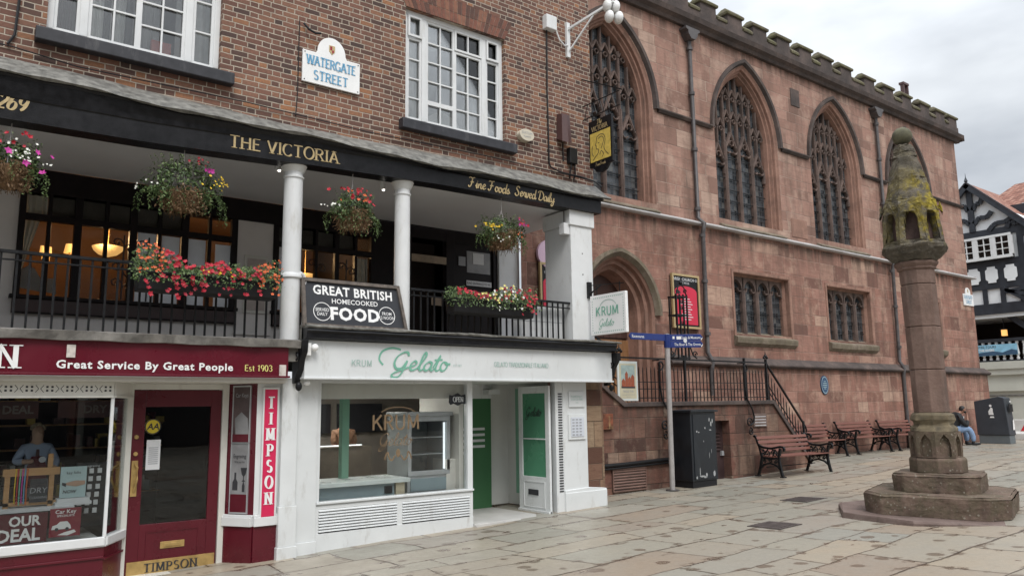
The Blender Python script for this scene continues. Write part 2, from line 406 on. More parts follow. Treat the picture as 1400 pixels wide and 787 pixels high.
def mat_ashlar(name, h, tones, joint, stain=.8, wmin=.55, wmax=1.05, band=None, jw=.004, rough=.85):
    """squared sandstone in uneven courses, weathered"""
    g = G(name); P, x, y, z = g.pos()
    wob = g.noise(P, .8, 2)
    u = g.m('ADD', x, y); zz = g.m('ADD', z, g.m('MULTIPLY', g.m('SUBTRACT', wob, .5), .015))
    # uneven course heights
    zz = g.m('ADD', zz, g.m('MULTIPLY', g.m('SINE', g.m('MULTIPLY', zz, 2*PI/(h*3.0))), h*.17))
    rv = g.m('DIVIDE', zz, h); row = g.m('FLOOR', rv); fv = g.m('FRACT', rv)
    rr = g.white(g.vec(row, 1.5)); w = g.rng(rr, 0, 1, wmin, wmax)
    pu = g.m('ADD', g.m('DIVIDE', u, w), g.m('MULTIPLY', rr, 37.0))
    pu = g.m('ADD', pu, g.m('MULTIPLY', g.m('SINE', g.m('MULTIPLY', pu, 2.4)), .16))
    cell = g.m('FLOOR', pu); fu = g.m('FRACT', pu)
    d = g.m('MINIMUM', g.m('MULTIPLY', g.m('MINIMUM', fu, g.m('SUBTRACT', 1.0, fu)), w), g.m('MULTIPLY', g.m('MINIMUM', fv, g.m('SUBTRACT', 1.0, fv)), h))
    face = g.rng(g.m('ADD', d, g.m('MULTIPLY', g.m('SUBTRACT', g.noise(P, 22, 3), .5), .008)), jw*.5, jw*2.0)
    r1 = g.white(g.vec(cell, row)); r2 = g.white(g.vec(cell, row, 4.4))
    n = len(tones); col = g.ramp(r1, [(i/(n-1), t) for i, t in enumerate(tones)])
    bed = g.noise(g.vec(g.m('MULTIPLY', u, 1.2), g.m('ADD', g.m('MULTIPLY', row, 3.1), 0.0), g.m('MULTIPLY', z, 11.0)), 1.6, 6, .65)
    col = g.mix(g.rng(bed, .35, .7, 0, .45), col, tones[0])
    blot = g.noise(P, 2.3, 7, .68); col = g.mix(g.rng(blot, .50, .68, 0, .62), col, tones[-1])
    pit = g.noise(g.vec(g.m('MULTIPLY', u, 3.0), g.m('MULTIPLY', r1, 9.0), g.m('MULTIPLY', z, 7.0)), 2.0, 6, .72); col = g.mix(g.rng(pit, .54, .70, 0, .55), col, tones[0])
    soot = g.noise(g.vec(g.m('MULTIPLY', x, 2.6), y, g.m('MULTIPLY', z, .42)), 1.0, 6, .68)
    sf = g.rng(soot, .45, .72, 0, stain)
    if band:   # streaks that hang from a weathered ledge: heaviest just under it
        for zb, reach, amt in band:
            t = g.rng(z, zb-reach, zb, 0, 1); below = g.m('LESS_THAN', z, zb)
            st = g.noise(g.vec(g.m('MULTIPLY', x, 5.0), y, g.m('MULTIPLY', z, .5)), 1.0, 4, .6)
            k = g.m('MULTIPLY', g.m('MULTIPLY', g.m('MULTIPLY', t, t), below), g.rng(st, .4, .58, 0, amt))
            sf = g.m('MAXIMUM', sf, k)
    col = g.mix(sf, col, (.08,.056,.044))
    grain = g.noise(P, 60, 4, .7)
    col = g.mix(g.rng(grain, .4, .7, 0, .18), col, tones[0])
    jc = g.mix(g.rng(g.noise(P, 1.1, 3), .35, .6), tuple(c*.35 for c in joint), joint)
    c = g.mix(face, jc, col)
    hgt = g.m('ADD', g.m('ADD', g.m('MULTIPLY', face, g.m('ADD', .6, g.m('MULTIPLY', r2, .4))), g.m('MULTIPLY', grain, .22)), g.m('ADD', g.m('MULTIPLY', blot, .6), g.m('MULTIPLY', pit, .7)))
    return g.done(c, rough, None, g.bump(hgt, .85, .016), .25)

def mat_stone(name, tones, scale=3.0, rough=.85, moss=None, bump=.5, lich=None, side=False):
    """dressed or carved stone without courses"""
    g = G(name); P, x, y, z = g.pos()
    a = g.noise(P, scale, 7, .65); b = g.noise(P, scale*9, 5, .7)
    n = len(tones); c = g.ramp(a, [(.28+.44*i/(n-1), t) for i, t in enumerate(tones)])
    c = g.mix(g.rng(b, .4, .7, 0, .35), c, tones[0])
    so = g.noise(g.vec(g.m('MULTIPLY', x, 5.0), g.m('MULTIPLY', y, 5.0), z), 1.1, 5, .65)
    c = g.mix(g.rng(so, .52, .74, 0, .6), c, (.05,.042,.036))
    if moss:
        mcol, z0, z1, amt = moss
        mk = g.m('MULTIPLY', g.rng(z, z0, z1), g.rng(g.noise(P, 4.5, 7, .72), .43, .56))
        if side:   # grows on the sheltered side and the ledges of the head
            sd_ = g.m('ADD', g.m('MULTIPLY', g.m('SUBTRACT', x, 11.25), .8), g.m('MULTIPLY', g.m('SUBTRACT', y, 5.2), -.6))
            mk = g.m('MULTIPLY', g.m('MULTIPLY', mk, g.rng(z, 2.12, 2.32)), g.m('MULTIPLY', g.rng(g.m('ADD', sd_, g.m('MULTIPLY', g.m('SUBTRACT', g.noise(P, 5, 3), .5), .5)), -.22, .02, .32, 1), g.rng(z, 3.0, 3.35, 1, .1)))
        c = g.mix(g.m('MULTIPLY', mk, amt), c, g.ramp(g.noise(P, 26, 3), [(.35, tuple(q*.55 for q in mcol)), (.65, mcol)]))
    if lich:
        v = g.n('ShaderNodeTexVoronoi'); g.set(v.inputs['Vector'], P); v.inputs['Scale'].default_value = 24
        k = g.m('MULTIPLY', g.m('LESS_THAN', g.m('ADD', v.outputs['Distance'], g.m('MULTIPLY', g.noise(P, 60, 3), .2)), g.m('MULTIPLY', g.white(v.outputs['Color']), .42)), g.rng(g.noise(P, 3, 3), .45, .55))
        c = g.mix(g.m('MULTIPLY', k, lich), c, (.36,.34,.28))
    return g.done(c, rough, None, g.bump(g.m('ADD', b, g.m('MULTIPLY', a, 1.2)), bump, .015), .25)

def mat_paving():
    g = G('paving'); P, x, y, z = g.pos()
    wob = g.noise(P, .35, 2, .5); w2 = g.noise(P, 2.2, 3)
    xx = g.m('ADD', x, g.m('ADD', g.m('MULTIPLY', g.m('SUBTRACT', wob, .5), .9), g.m('MULTIPLY', g.m('SUBTRACT', w2, .5), .05)))
    yy = g.m('ADD', y, g.m('ADD', g.m('MULTIPLY', g.m('SUBTRACT', wob, .5), -.5), g.m('MULTIPLY', g.m('SUBTRACT', w2, .5), .05)))
    h = .64
    yy = g.m('ADD', yy, g.m('MULTIPLY', g.m('SINE', g.m('MULTIPLY', yy, 2*PI/(h*4.0))), h*.22))
    rv = g.m('DIVIDE', yy, h); row = g.m('FLOOR', rv); fv = g.m('FRACT', rv)
    rr = g.white(g.vec(row, 2.5)); w = g.rng(rr, 0, 1, .72, 1.3)
    pu = g.m('ADD', g.m('DIVIDE', xx, w), g.m('MULTIPLY', rr, 41.0)); pu = g.m('ADD', pu, g.m('MULTIPLY', g.m('SINE', g.m('MULTIPLY', pu, 2.1)), .2))
    cell = g.m('FLOOR', pu); fu = g.m('FRACT', pu)
    d = g.m('MINIMUM', g.m('MULTIPLY', g.m('MINIMUM', fu, g.m('SUBTRACT', 1.0, fu)), w), g.m('MULTIPLY', g.m('MINIMUM', fv, g.m('SUBTRACT', 1.0, fv)), h))
    rag = g.m('MULTIPLY', g.m('SUBTRACT', g.noise(P, 18, 4, .7), .5), .022)
    dd = g.m('ADD', d, rag)
    face = g.rng(dd, .0055, .014)
    r1 = g.white(g.vec(cell, row)); r2 = g.white(g.vec(cell, row, 3.3)); r3 = g.white(g.vec(cell, row, 9.1))
    col = g.ramp(r1, [(0, (.235,.23,.192)), (.22, (.31,.29,.235)), (.42, (.325,.278,.215)), (.58, (.28,.28,.245)), (.75, (.355,.30,.225)), (.9, (.28,.218,.165)), (1, (.31,.30,.262))])
    n1 = g.noise(P, 1.6, 7, .7); n2 = g.noise(P, 38, 4, .7)
    col = g.mix(g.rng(n1, .35, .72, 0, .55), col, (.19,.175,.148)); col = g.mix(g.rng(n2, .42, .72, 0, .3), col, (.36,.33,.28))
    # damp, worn hollows near the joints and scattered dark spots
    hol = g.noise(g.vec(g.m('MULTIPLY', x, 1.0), g.m('MULTIPLY', y, 1.5)), 3.6, 7, .68)
    near = g.rng(d, .0, .13, .13, 0)
    wet = g.rng(g.m('ADD', hol, near), .625, .69)
    v = g.n('ShaderNodeTexVoronoi'); g.set(v.inputs['Vector'], P); v.inputs['Scale'].default_value = 3.6
    sp = g.rng(g.m('SUBTRACT', g.m('MULTIPLY', g.m('POWER', g.white(v.outputs['Color']), 1.6), .40), g.m('ADD', v.outputs['Distance'], g.m('MULTIPLY', g.noise(P, 14, 5, .7), .26))), -.13, -.09)
    wet = g.m('MAXIMUM', wet, g.m('MULTIPLY', sp, .9))
    col = g.mix(g.m('MULTIPLY', wet, .72), col, (.105,.068,.046))
    jc = g.ramp(g.noise(P, 3, 4), [(.3, (.03,.024,.018)), (.55, (.09,.06,.04)), (.75, (.055,.06,.03))])
    c = g.mix(face, jc, col)
    hgt = g.m('ADD', g.m('ADD', g.m('MULTIPLY', face, .8), g.m('MULTIPLY', g.noise(P, 6, 6, .7), .9)), g.m('ADD', g.m('MULTIPLY', n2, .12), g.m('MULTIPLY', r3, .5)))
    ro = g.m('SUBTRACT', g.rng(n1, .3, .7, .30, .58), g.m('MULTIPLY', wet, .14))
    return g.done(c, ro, None, g.bump(hgt, .5, .012), .4)

def mat_glass(name, tint=(1, 1, 1), rough=.0, refl=1.0):
    """window pane seen from outside: mostly clear, mirrors the street"""
    g = G(name); g.nt.nodes.remove(g.p)
    tr = g.n('ShaderNodeBsdfTransparent'); gl = g.n('ShaderNodeBsdfGlossy'); mx = g.n('ShaderNodeMixShader'); fr = g.n('ShaderNodeFresnel'); fr.inputs[0].default_value = 1.52
    g.set(tr.inputs[0], tint); gl.inputs['Roughness'].default_value = rough; g.set(gl.inputs[0], (1, 1, 1))
    pass
    g.set(mx.inputs[0], g.m('MULTIPLY', fr.outputs[0], refl, clamp=True)); g.nt.links.new(tr.outputs[0], mx.inputs[1]); g.nt.links.new(gl.outputs[0], mx.inputs[2]); g.nt.links.new(mx.outputs[0], g.out.inputs[0])
    return g.mat
def mat_leaded():
    g = G('leaded_glass'); P, x, y, z = g.pos()
    a = g.m('ABSOLUTE', g.m('SUBTRACT', g.m('FRACT', g.m('DIVIDE', x, .105)), .5)); b = g.m('ABSOLUTE', g.m('SUBTRACT', g.m('FRACT', g.m('DIVIDE', z, .145)), .5))
    lead = g.m('MAXIMUM', g.m('GREATER_THAN', a, .44), g.m('GREATER_THAN', b, .455))
    cell = g.vec(g.m('FLOOR', g.m('DIVIDE', x, .105)), g.m('FLOOR', g.m('DIVIDE', z, .145)))
    r = g.white(cell); c = g.ramp(r, [(0, (.012,.015,.018)), (.4, (.03,.036,.042)), (.8, (.06,.067,.075)), (1, (.11,.112,.108))])
    c = g.mix(lead, c, (.075,.075,.078))
    nb = g.n('ShaderNodeTexWhiteNoise'); g.set(nb.inputs['Vector'], cell)
    hh = g.m('ADD', g.m('MULTIPLY', g.noise(P, 5, 2), .6), g.m('MULTIPLY', lead, .5))
    return g.done(c, g.m('ADD', .16, g.m('MULTIPLY', lead, .4)), None, g.bump(hh, .6, .02), .45)
def mat_wood(name, a, b, rough=.45, axis='x', scale=1.0):
    g = G(name); P, x, y, z = g.objpos()
    v = {'x': g.vec(g.m('MULTIPLY', x, .6), g.m('MULTIPLY', y, 14.0), g.m('MULTIPLY', z, 14.0)), 'z': g.vec(g.m('MULTIPLY', x, 14.0), g.m('MULTIPLY', y, 14.0), g.m('MULTIPLY', z, .6))}[axis]
    n = g.noise(v, 2.5*scale, 5, .65)
    return g.done(g.ramp(n, [(.3, a), (.7, b)]), g.rng(n, .3, .7, rough-.1, rough+.15), None, g.bump(n, .25, .004), .4)
def mat_tiles():
    g = G('roof_tiles'); P, x, y, z = g.pos()
    rv = g.m('DIVIDE', z, .13); row = g.m('FLOOR', rv); pu = g.m('ADD', g.m('DIVIDE', g.m('ADD', y, x), .2), g.m('MULTIPLY', row, .5))
    r = g.white(g.vec(g.m('FLOOR', pu), row)); fv = g.m('FRACT', rv); fu = g.m('FRACT', pu)
    c = g.ramp(r, [(0, (.19,.085,.062)), (.5, (.29,.135,.098)), (1, (.36,.20,.15))])
    c = g.mix(g.m('MAXIMUM', g.m('LESS_THAN', fv, .12), g.m('LESS_THAN', fu, .08)), c, (.06,.03,.022))
    return g.done(c, .8, None, g.bump(g.m('SUBTRACT', 1.0, fv), .6, .02), .3)
def mat_leaf(name, a, b):
    g = G(name); P, x, y, z = g.pos(); o = g.n('ShaderNodeObjectInfo')
    n = g.noise(P, 19, 3, .6); c = g.ramp(n, [(.32, a), (.68, b)])
    g.p.inputs['Subsurface Weight'].default_value = 0
    return g.done(c, .5, None, None, .35)

RED_T = [(.15,.068,.05), (.235,.105,.073), (.275,.128,.088), (.31,.152,.108), (.345,.175,.12), (.40,.24,.165)]
MAT['brick'] = mat_brick()
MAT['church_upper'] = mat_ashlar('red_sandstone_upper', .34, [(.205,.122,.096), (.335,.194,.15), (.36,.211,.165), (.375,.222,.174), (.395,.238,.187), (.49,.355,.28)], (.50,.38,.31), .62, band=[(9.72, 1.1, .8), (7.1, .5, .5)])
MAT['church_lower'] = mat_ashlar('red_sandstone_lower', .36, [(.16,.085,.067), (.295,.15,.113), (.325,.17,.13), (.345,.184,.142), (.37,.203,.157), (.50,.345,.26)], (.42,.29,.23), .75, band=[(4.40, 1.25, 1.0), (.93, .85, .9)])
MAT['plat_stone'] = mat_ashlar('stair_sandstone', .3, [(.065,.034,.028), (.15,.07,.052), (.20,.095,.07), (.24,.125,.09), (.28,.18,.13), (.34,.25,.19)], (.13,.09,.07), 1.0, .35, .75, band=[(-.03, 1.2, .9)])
MAT['rough_stone'] = mat_ashlar('mixed_rubble', .33, [(.10,.05,.035), (.21,.12,.08), (.29,.19,.12), (.35,.26,.17), (.24,.16,.11)], (.16,.11,.08), .9, .4, .7)
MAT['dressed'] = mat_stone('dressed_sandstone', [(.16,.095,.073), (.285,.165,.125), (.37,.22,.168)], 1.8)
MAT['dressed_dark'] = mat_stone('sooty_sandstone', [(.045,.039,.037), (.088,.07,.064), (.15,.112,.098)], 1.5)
MAT['tracery'] = mat_stone('tracery_sandstone', [(.075,.058,.052), (.135,.098,.085), (.205,.142,.118)], 2.5)
MAT['coping'] = mat_stone('mossy_coping', [(.07,.062,.045), (.14,.12,.085), (.2,.18,.12)], 3, moss=((.15,.15,.06), 8, 9, .5))
MAT['sill_moss'] = mat_stone('mossy_sill', [(.13,.105,.08), (.21,.17,.13), (.29,.24,.19)], 3, moss=((.14,.135,.075), -5, -4, .35))
MAT['lead_white'] = plain('painted_ledge', (.50,.49,.49), .6, .15, 2.0, dirt=((.2,.17,.15), .7))
MAT['paving'] = mat_paving()
MAT['cross_base'] = mat_stone('cross_step_stone', [(.085,.06,.048), (.155,.11,.085), (.215,.155,.12)], 2.6, moss=((.10,.10,.055), -5, -4, .4), lich=.5)
MAT['cross_shaft'] = mat_stone('cross_shaft_stone', [(.12,.078,.062), (.18,.12,.098), (.23,.158,.13)], 2.2, bump=.7)
MAT['cross_head'] = mat_stone('cross_head_stone', [(.055,.05,.04), (.115,.10,.078), (.175,.15,.12)], 4.0, moss=((.36,.28,.03), .2, .9, .9), bump=.8, lich=.3, side=True)
MAT['cross_panel'] = mat_stone('niche_stone', [(.05,.032,.028), (.085,.055,.048), (.13,.075,.06)], 4)
MAT['slab_red'] = mat_stone('red_slab', [(.11,.08,.068), (.165,.12,.105), (.22,.17,.15)], 2.0, .7)
MAT['black_paint'] = plain('black_paint', (.008,.008,.0095), .36, .5, 9, spec=.28, bump=.5)
MAT['black_iron'] = plain('black_iron', (.008,.0083,.0095), .45, .4, 20, spec=.3, bump=.15)
MAT['dark_wood'] = plain('dark_joinery', (.0095,.0065,.0072), .5, .4, 6, spec=.2)
MAT['maroon_panel'] = plain('brown_panel', (.042,.024,.024), .5, .3, 4)
MAT['white_paint'] = plain('white_paint', (.66,.67,.67), .5, .05, 3, dirt=((.42,.40,.36), .55))
MAT['white_shop'] = plain('white_shop_paint', (.655,.675,.675), .45, .05, 2, dirt=((.42,.41,.38), .6))
MAT['cream_wall'] = plain('cream_render', (.68,.65,.63), .7, .06, 2)
MAT['grey_ceiling'] = plain('ceiling_paint', (.68,.68,.69), .75, .05, 1.2)
MAT['cream_timber'] = plain('cream_joinery', (.62,.61,.56), .45, .05, 3, dirt=((.4,.37,.32), .4))
MAT['lead'] = plain('lead_roof', (.15,.145,.13), .65, .6, 9, bump=.6, dirt=((.05,.047,.04), .9))
MAT['gold'] = plain('gold_leaf', (.46,.35,.18), .45, .15, 30, metal=.2)
MAT['gold_dull'] = plain('dull_gold_film', (.20,.135,.075), .5, .15, 30)
MAT['burgundy'] = plain('burgundy_paint', (.092,.006,.014), .3, .12, 3)
MAT['burgundy_sign'] = plain('burgundy_sign', (.105,.006,.016), .28, .06, 2)
MAT['crimson'] = plain('crimson_sign', (.60,.018,.085), .4, .05, 3)
MAT['sign_white'] = plain('sign_white', (.80,.80,.79), .4, .04, 4)
MAT['slate_concrete'] = plain('weathered_concrete', (.17,.16,.145), .9, .45, 7, bump=.5, dirt=((.07,.065,.055), .8))
MAT['sill_black'] = plain('black_sill', (.022,.022,.027), .5, .35, 8, dirt=((.16,.16,.16), .35))
MAT['green_paint'] = plain('mint_green_paint', (.20,.40,.29), .5, .05, 2)
MAT['green_dark'] = plain('green_wall', (.05,.155,.065), .5, .08, 2)
MAT['mint_text'] = plain('mint_lettering', (.17,.42,.31), .5, .06, 9)
MAT['mint_pale'] = plain('pale_mint_lettering', (.33,.47,.42), .5, .06, 9)
MAT['steel'] = plain('brushed_steel', (.46,.48,.49), .4, .08, 5, metal=.4)
MAT['pole_grey'] = plain('grey_pole', (.40,.38,.37), .45, .12, 6, metal=.3)
MAT['pipe'] = plain('cast_pipe', (.075,.068,.068), .5, .3, 8)
MAT['bench_wood'] = mat_wood('bench_slats', (.13,.05,.038), (.205,.085,.063), .42)
MAT['door_wood'] = mat_wood('oak_door', (.16,.075,.03), (.32,.165,.075), .5, 'z')
MAT['door_dark'] = mat_wood('dark_door', (.04,.018,.014), (.085,.04,.03), .5, 'z')
MAT['pine'] = mat_wood('pine', (.38,.2,.08), (.5,.29,.13), .5)
MAT['brass'] = plain('brass', (.50,.34,.13), .38, .2, 12, metal=.45)
MAT['blue_sign'] = plain('blue_sign', (.012,.03,.16), .4, .1, 6)
MAT['plaque_blue'] = plain('blue_plaque', (.03,.075,.15), .5, .1, 10)
MAT['letter_blue'] = plain('pale_blue_lettering', (.115,.32,.50), .5, .1, 20)
MAT['cab_green'] = plain('cabinet_paint', (.010,.013,.017), .42, .3, 3, dirt=((.03,.035,.04), .5))
MAT['bare_metal'] = plain('bare_metal', (.33,.34,.34), .5, .2, 12)
MAT['bin_grey'] = plain('bin_charcoal', (.038,.045,.055), .5, .15, 4)
MAT['bin_base'] = plain('bin_base', (.12,.14,.15), .6, .1, 4)
MAT['red_board'] = plain('red_poster', (.56,.02,.055), .35, .08, 3)
MAT['pink'] = plain('pale_pink', (.62,.44,.56), .4, .05, 3)
MAT['yellow'] = plain('yellow_print', (.62,.48,.03), .4, .05, 8)
MAT['pub_yellow'] = plain('ochre_print', (.58,.42,.09), .5, .2, 14)
MAT['dark_room'] = plain('room_dark', (.03,.023,.021), .9, .2, 1, spec=.1)
MAT['room_brown'] = plain('room_brown', (.20,.11,.06), .8, .15, 1)
MAT['room_grey'] = plain('room_grey', (.46,.46,.45), .8, .08, 1)
MAT['sky_sheen_net'] = plain('pale_sheen_net', (.42,.43,.43), .9, .1, 6)
MAT['curtain'] = plain('net_curtain', (.78,.78,.75), .9, .1, 6)
MAT['curtain_dark'] = plain('drawn_curtain', (.13,.125,.12), .9, .2, 6)
MAT['glass'] = mat_glass('window_glass', (.90,.92,.92), refl=.65)
MAT['glass_clear'] = mat_glass('clear_shop_glass', (.96,.97,.97), refl=.4)
MAT['glass_bar'] = mat_glass('bar_glass', (.88,.88,.86), refl=.22)
MAT['glass_upper'] = mat_glass('sash_glass', (.95,.96,.96), refl=1.6)
MAT['glass_dark'] = mat_glass('dim_window_glass', (.62,.66,.66), refl=.9)
MAT['leaded'] = mat_leaded()
MAT['chalk'] = plain('chalkboard', (.022,.024,.03), .6, .25, 5)
MAT['terracotta'] = mat_tiles()
MAT['timber_black'] = plain('black_timber', (.020,.024,.032), .5, .25, 4)
MAT['timber_white'] = plain('white_render', (.74,.76,.77), .7, .04, 2)
MAT['stone_cream'] = plain('cream_stone', (.50,.50,.44), .7, .08, 1)
MAT['alarm'] = plain('cream_plastic', (.55,.50,.40), .5, .06, 8)
MAT['box_brown'] = plain('brown_box', (.075,.035,.033), .5, .1, 6)
MAT['denim'] = plain('denim', (.19,.28,.43), .85, .2, 14)
MAT['jacket'] = plain('dark_jacket', (.016,.017,.02), .8, .25, 10)
MAT['skin'] = plain('skin', (.26,.13,.085), .5, .08, 10)
MAT['skin_pale'] = plain('dummy_skin', (.42,.27,.19), .5, .08, 10)
MAT['hair'] = plain('black_hair', (.009,.008,.008), .6, .3, 30)
MAT['hair_grey'] = plain('grey_hair', (.26,.21,.14), .7, .2, 30)
MAT['shirt_blue'] = plain('blue_shirt', (.30,.36,.47), .8, .08, 10)
MAT['coir'] = plain('coir', (.17,.10,.05), .95, .5, 40, bump=.8)
MAT['leaf'] = mat_leaf('leaf_green', (.020,.040,.014), (.075,.12,.035))
MAT['leaf_pale'] = mat_leaf('leaf_pale', (.065,.11,.035), (.17,.235,.085))
MAT['leaf_dry'] = mat_leaf('dry_trails', (.10,.055,.028), (.22,.14,.075))
for nm, c in dict(red=(.40,.010,.026), orange=(.55,.105,.025), magenta=(.50,.04,.30), white=(.72,.72,.66), lemon=(.66,.60,.20), gold=(.62,.42,.02), crimson=(.27,.008,.022)).items():
    MAT['fl_'+nm] = plain('petal_'+nm, c, .6, .15, 30)
MAT['rubber'] = plain('black_plastic', (.012,.012,.0135), .5, .2, 6, spec=.3)
MAT['marble'] = plain('pale_counter', (.55,.60,.58), .3, .1, 3)
MAT['blue_grey'] = plain('blue_grey_panel', (.24,.31,.33), .4, .05, 2)
MAT['floor_pale'] = plain('threshold_floor', (.50,.49,.47), .5, .08, 3)
MAT['poster_grey'] = plain('poster_grey', (.23,.23,.235), .35, .3, 3)
MAT['poster_dark'] = plain('poster_dark', (.085,.06,.06), .35, .5, 5)
MAT['paper'] = plain('paper', (.66,.67,.68), .6, .04, 6)
MAT['paper_blue'] = plain('pale_blue_print', (.40,.52,.53), .5, .08, 4)
MAT['ink'] = plain('dark_print', (.03,.03,.035), .6, .1, 6)
MAT['ink_grey'] = plain('grey_print', (.30,.31,.33), .6, .1, 6)
MAT['road_red'] = plain('barrier_red', (.6,.03,.04), .4, .08, 4)
MAT['plastic_white'] = plain('barrier_white', (.62,.62,.6), .5, .08, 4)
MAT['banner_blue'] = plain('banner_blue', (.25,.5,.66), .5, .2, 3)
def mat_emit(name, col, s, base=(.8, .8, .8)):
    g = G(name); return g.done(base, .5, emit=col, emits=s)
MAT['lamp_warm'] = mat_emit('lit_lampshade', (1, .50, .14), .75, (.7,.5,.25))
MAT['lamp_bowl'] = mat_emit('lit_glass_bowl', (1, .56, .18), .5, (.6,.45,.25))
MAT['led'] = mat_emit('lit_tube', (.9,.97,1), .65)
MAT['spot'] = mat_emit('lit_downlight', (1, .95, .85), 1.6)
MAT['fill_panel'] = mat_emit('added_fill_panel', (1, .96, .9), 20.0)
# ---------------------------------------------------------------- ground
def ground():
    m = MB()
    xs = [-400, -120, -60, -30]+[-12+i*.75 for i in range(0, 90)]+[60, 75, 100, 160, 400]
    ys = [-400, -120, -40, -12]+[-6+i*.6 for i in range(0, 36)]+[18, 24, 40, 90, 300]
    for x in xs:
        for y in ys: m.v.append((x, y, gz(x, y)+(.012*math.sin(x*2.1+y)*math.sin(y*1.7-x*.4) if -5 < x < 40 and -3 < y < 10 else 0)))
    ny = len(ys)
    for i in range(len(xs)-1):
        for j in range(ny-1): m.f.append([i*ny+j, (i+1)*ny+j, (i+1)*ny+j+1, i*ny+j+1]); m.fm.append(0)
    tag(m.build('stone_pavement', M('paving'), smooth=60), kind='structure')
ground()
MAT['cover_brown'] = plain('cover_brown', (.075,.06,.055), .6, .3, 9, bump=.3)
def iron_cover(x, y, w, d, label, rot=0.0):
    m = MB(); z = gz(x, y)+.016; c, s = math.cos(rot), math.sin(rot)
    def T(u, v): return Vector((x+u*c-v*s, y+u*s+v*c, 0))
    def slab(u0, u1, v0, v1, dz, t):
        ps = [T(u0, v0), T(u1, v0), T(u1, v1), T(u0, v1)]
        ps = [Vector((p.x, p.y, gz(p.x, p.y)+.004+dz)) for p in ps]
        m.obox(ps[0], ps[1]-ps[0], ps[3]-ps[0], (0, 0, t))
    slab(-w/2, w/2, -d/2, d/2, 0, .008)
    n = int(w/.09)
    for i in range(n): slab(-w/2+.03+i*(w-.06)/n, -w/2+.03+(i+.6)*(w-.06)/n, -d/2+.03, d/2-.03, .0085, .004)
    tag(m.build('drain_cover', M('cover_brown')), label, 'manhole cover')
iron_cover(9.15, 6.35, .5, .5, 'dark brown inspection cover in the paving left of the stone cross')
iron_cover(11.8, 7.6, .6, .5, 'grey iron cover in the paving farther off, beyond the cross steps towards the bench')
iron_cover(6.75, 3.72, .34, .26, 'small rusty drain cover at the bottom edge of the paving')

# ---------------------------------------------------------------- church
YC = 12.3
church = thing('church', (20, YC, gz(20, 12)), 'long red sandstone church with tall pointed windows and battlements', 'church')
class Arch:
    """two-centred pointed opening"""
    def __init__(s, cx, a, h, zs, zb): s.cx, s.a, s.zs, s.zb = cx, a, zs, zb; s.c = (h*h-a*a)/(2*a)
    def loop(s, t=0.0, n=14, db=0.0):
        r = s.a+s.c-t; ap = math.acos(min(1, s.c/r)); a = s.a-t; p = [(s.cx-a, s.zb+db)]
        for i in range(n+1): th = PI-(ap*i/n); p.append((s.cx+s.c+r*math.cos(th), s.zs+r*math.sin(th)))
        for i in range(1, n+1): th = ap*(1-i/n); p.append((s.cx-s.c+r*math.cos(th), s.zs+r*math.sin(th)))
        return p+[(s.cx+a, s.zb+db)]
    def inside(s, x, z, t=0.0):
        if z < s.zs: return abs(x-s.cx) < s.a-t and z > s.zb
        r = s.a+s.c-t
        return math.hypot(x-(s.cx+s.c), z-s.zs) < r and math.hypot(x-(s.cx-s.c), z-s.zs) < r
def moulding(m, arch_loop, steps, y0):
    """rings between successive (inset, depth, sill rise) steps"""
    L = [[(p[0], y0+d, p[1]) for p in arch_loop(t, db)] for t, d, db in steps]
    for A, B in zip(L, L[1:]): m.strip(B, A)
def bar2(m, pts, w, y0, y1, wback=None):
    """stone bar following 2D points in x,z with a chamfered section"""
    n = len(pts); A = []; 
    for i, p in enumerate(pts):
        a = pts[max(i-1, 0)]; b = pts[min(i+1, n-1)]; dx, dz = b[0]-a[0], b[1]-a[1]; l = math.hypot(dx, dz) or 1
        nx, nz = -dz/l, dx/l
        A.append([(p[0]+nx*w*.2, y0, p[1]+nz*w*.2), (p[0]+nx*w*.5, y0+w*.5, p[1]+nz*w*.5), (p[0]+nx*w*.5, y1, p[1]+nz*w*.5), (p[0]-nx*w*.5, y1, p[1]-nz*w*.5), (p[0]-nx*w*.5, y0+w*.5, p[1]-nz*w*.5), (p[0]-nx*w*.2, y0, p[1]-nz*w*.2)])
    vs = [q for r_ in A for q in r_]; fs = []
    for i in range(n-1):
        for k in range(6): fs.append((i*6+k, i*6+(k+1) % 6, (i+1)*6+(k+1) % 6, (i+1)*6+k))
    fs.append((0, 1, 2, 3, 4, 5)[::-1]); fs.append(tuple((n-1)*6+k for k in range(6)))
    m.add(vs, fs)
def qarc(x0, z0, x1, z1, bulge, n=6):
    """arc-like curve from a to b with sideways bulge"""
    dx, dz = x1-x0, z1-z0; return [(x0+dx*i/n-dz*bulge*math.sin(PI*i/n), z0+dz*i/n+dx*bulge*math.sin(PI*i/n)) for i in range(n+1)]
def ogee(x0, z0, x1, z1, n=10):
    """s-curve: leaves x0 upright, arrives at x1 upright"""
    return [(lerp(x0, x1, .5-.5*math.cos(PI*i/n)), lerp(z0, z1, i/n)) for i in range(n+1)]

UP = [Arch(c, 1.42, 2.12, 7.2, 4.78) for c in (12.45, 17.65, 22.15, 26.75)]
YU = YC+.06
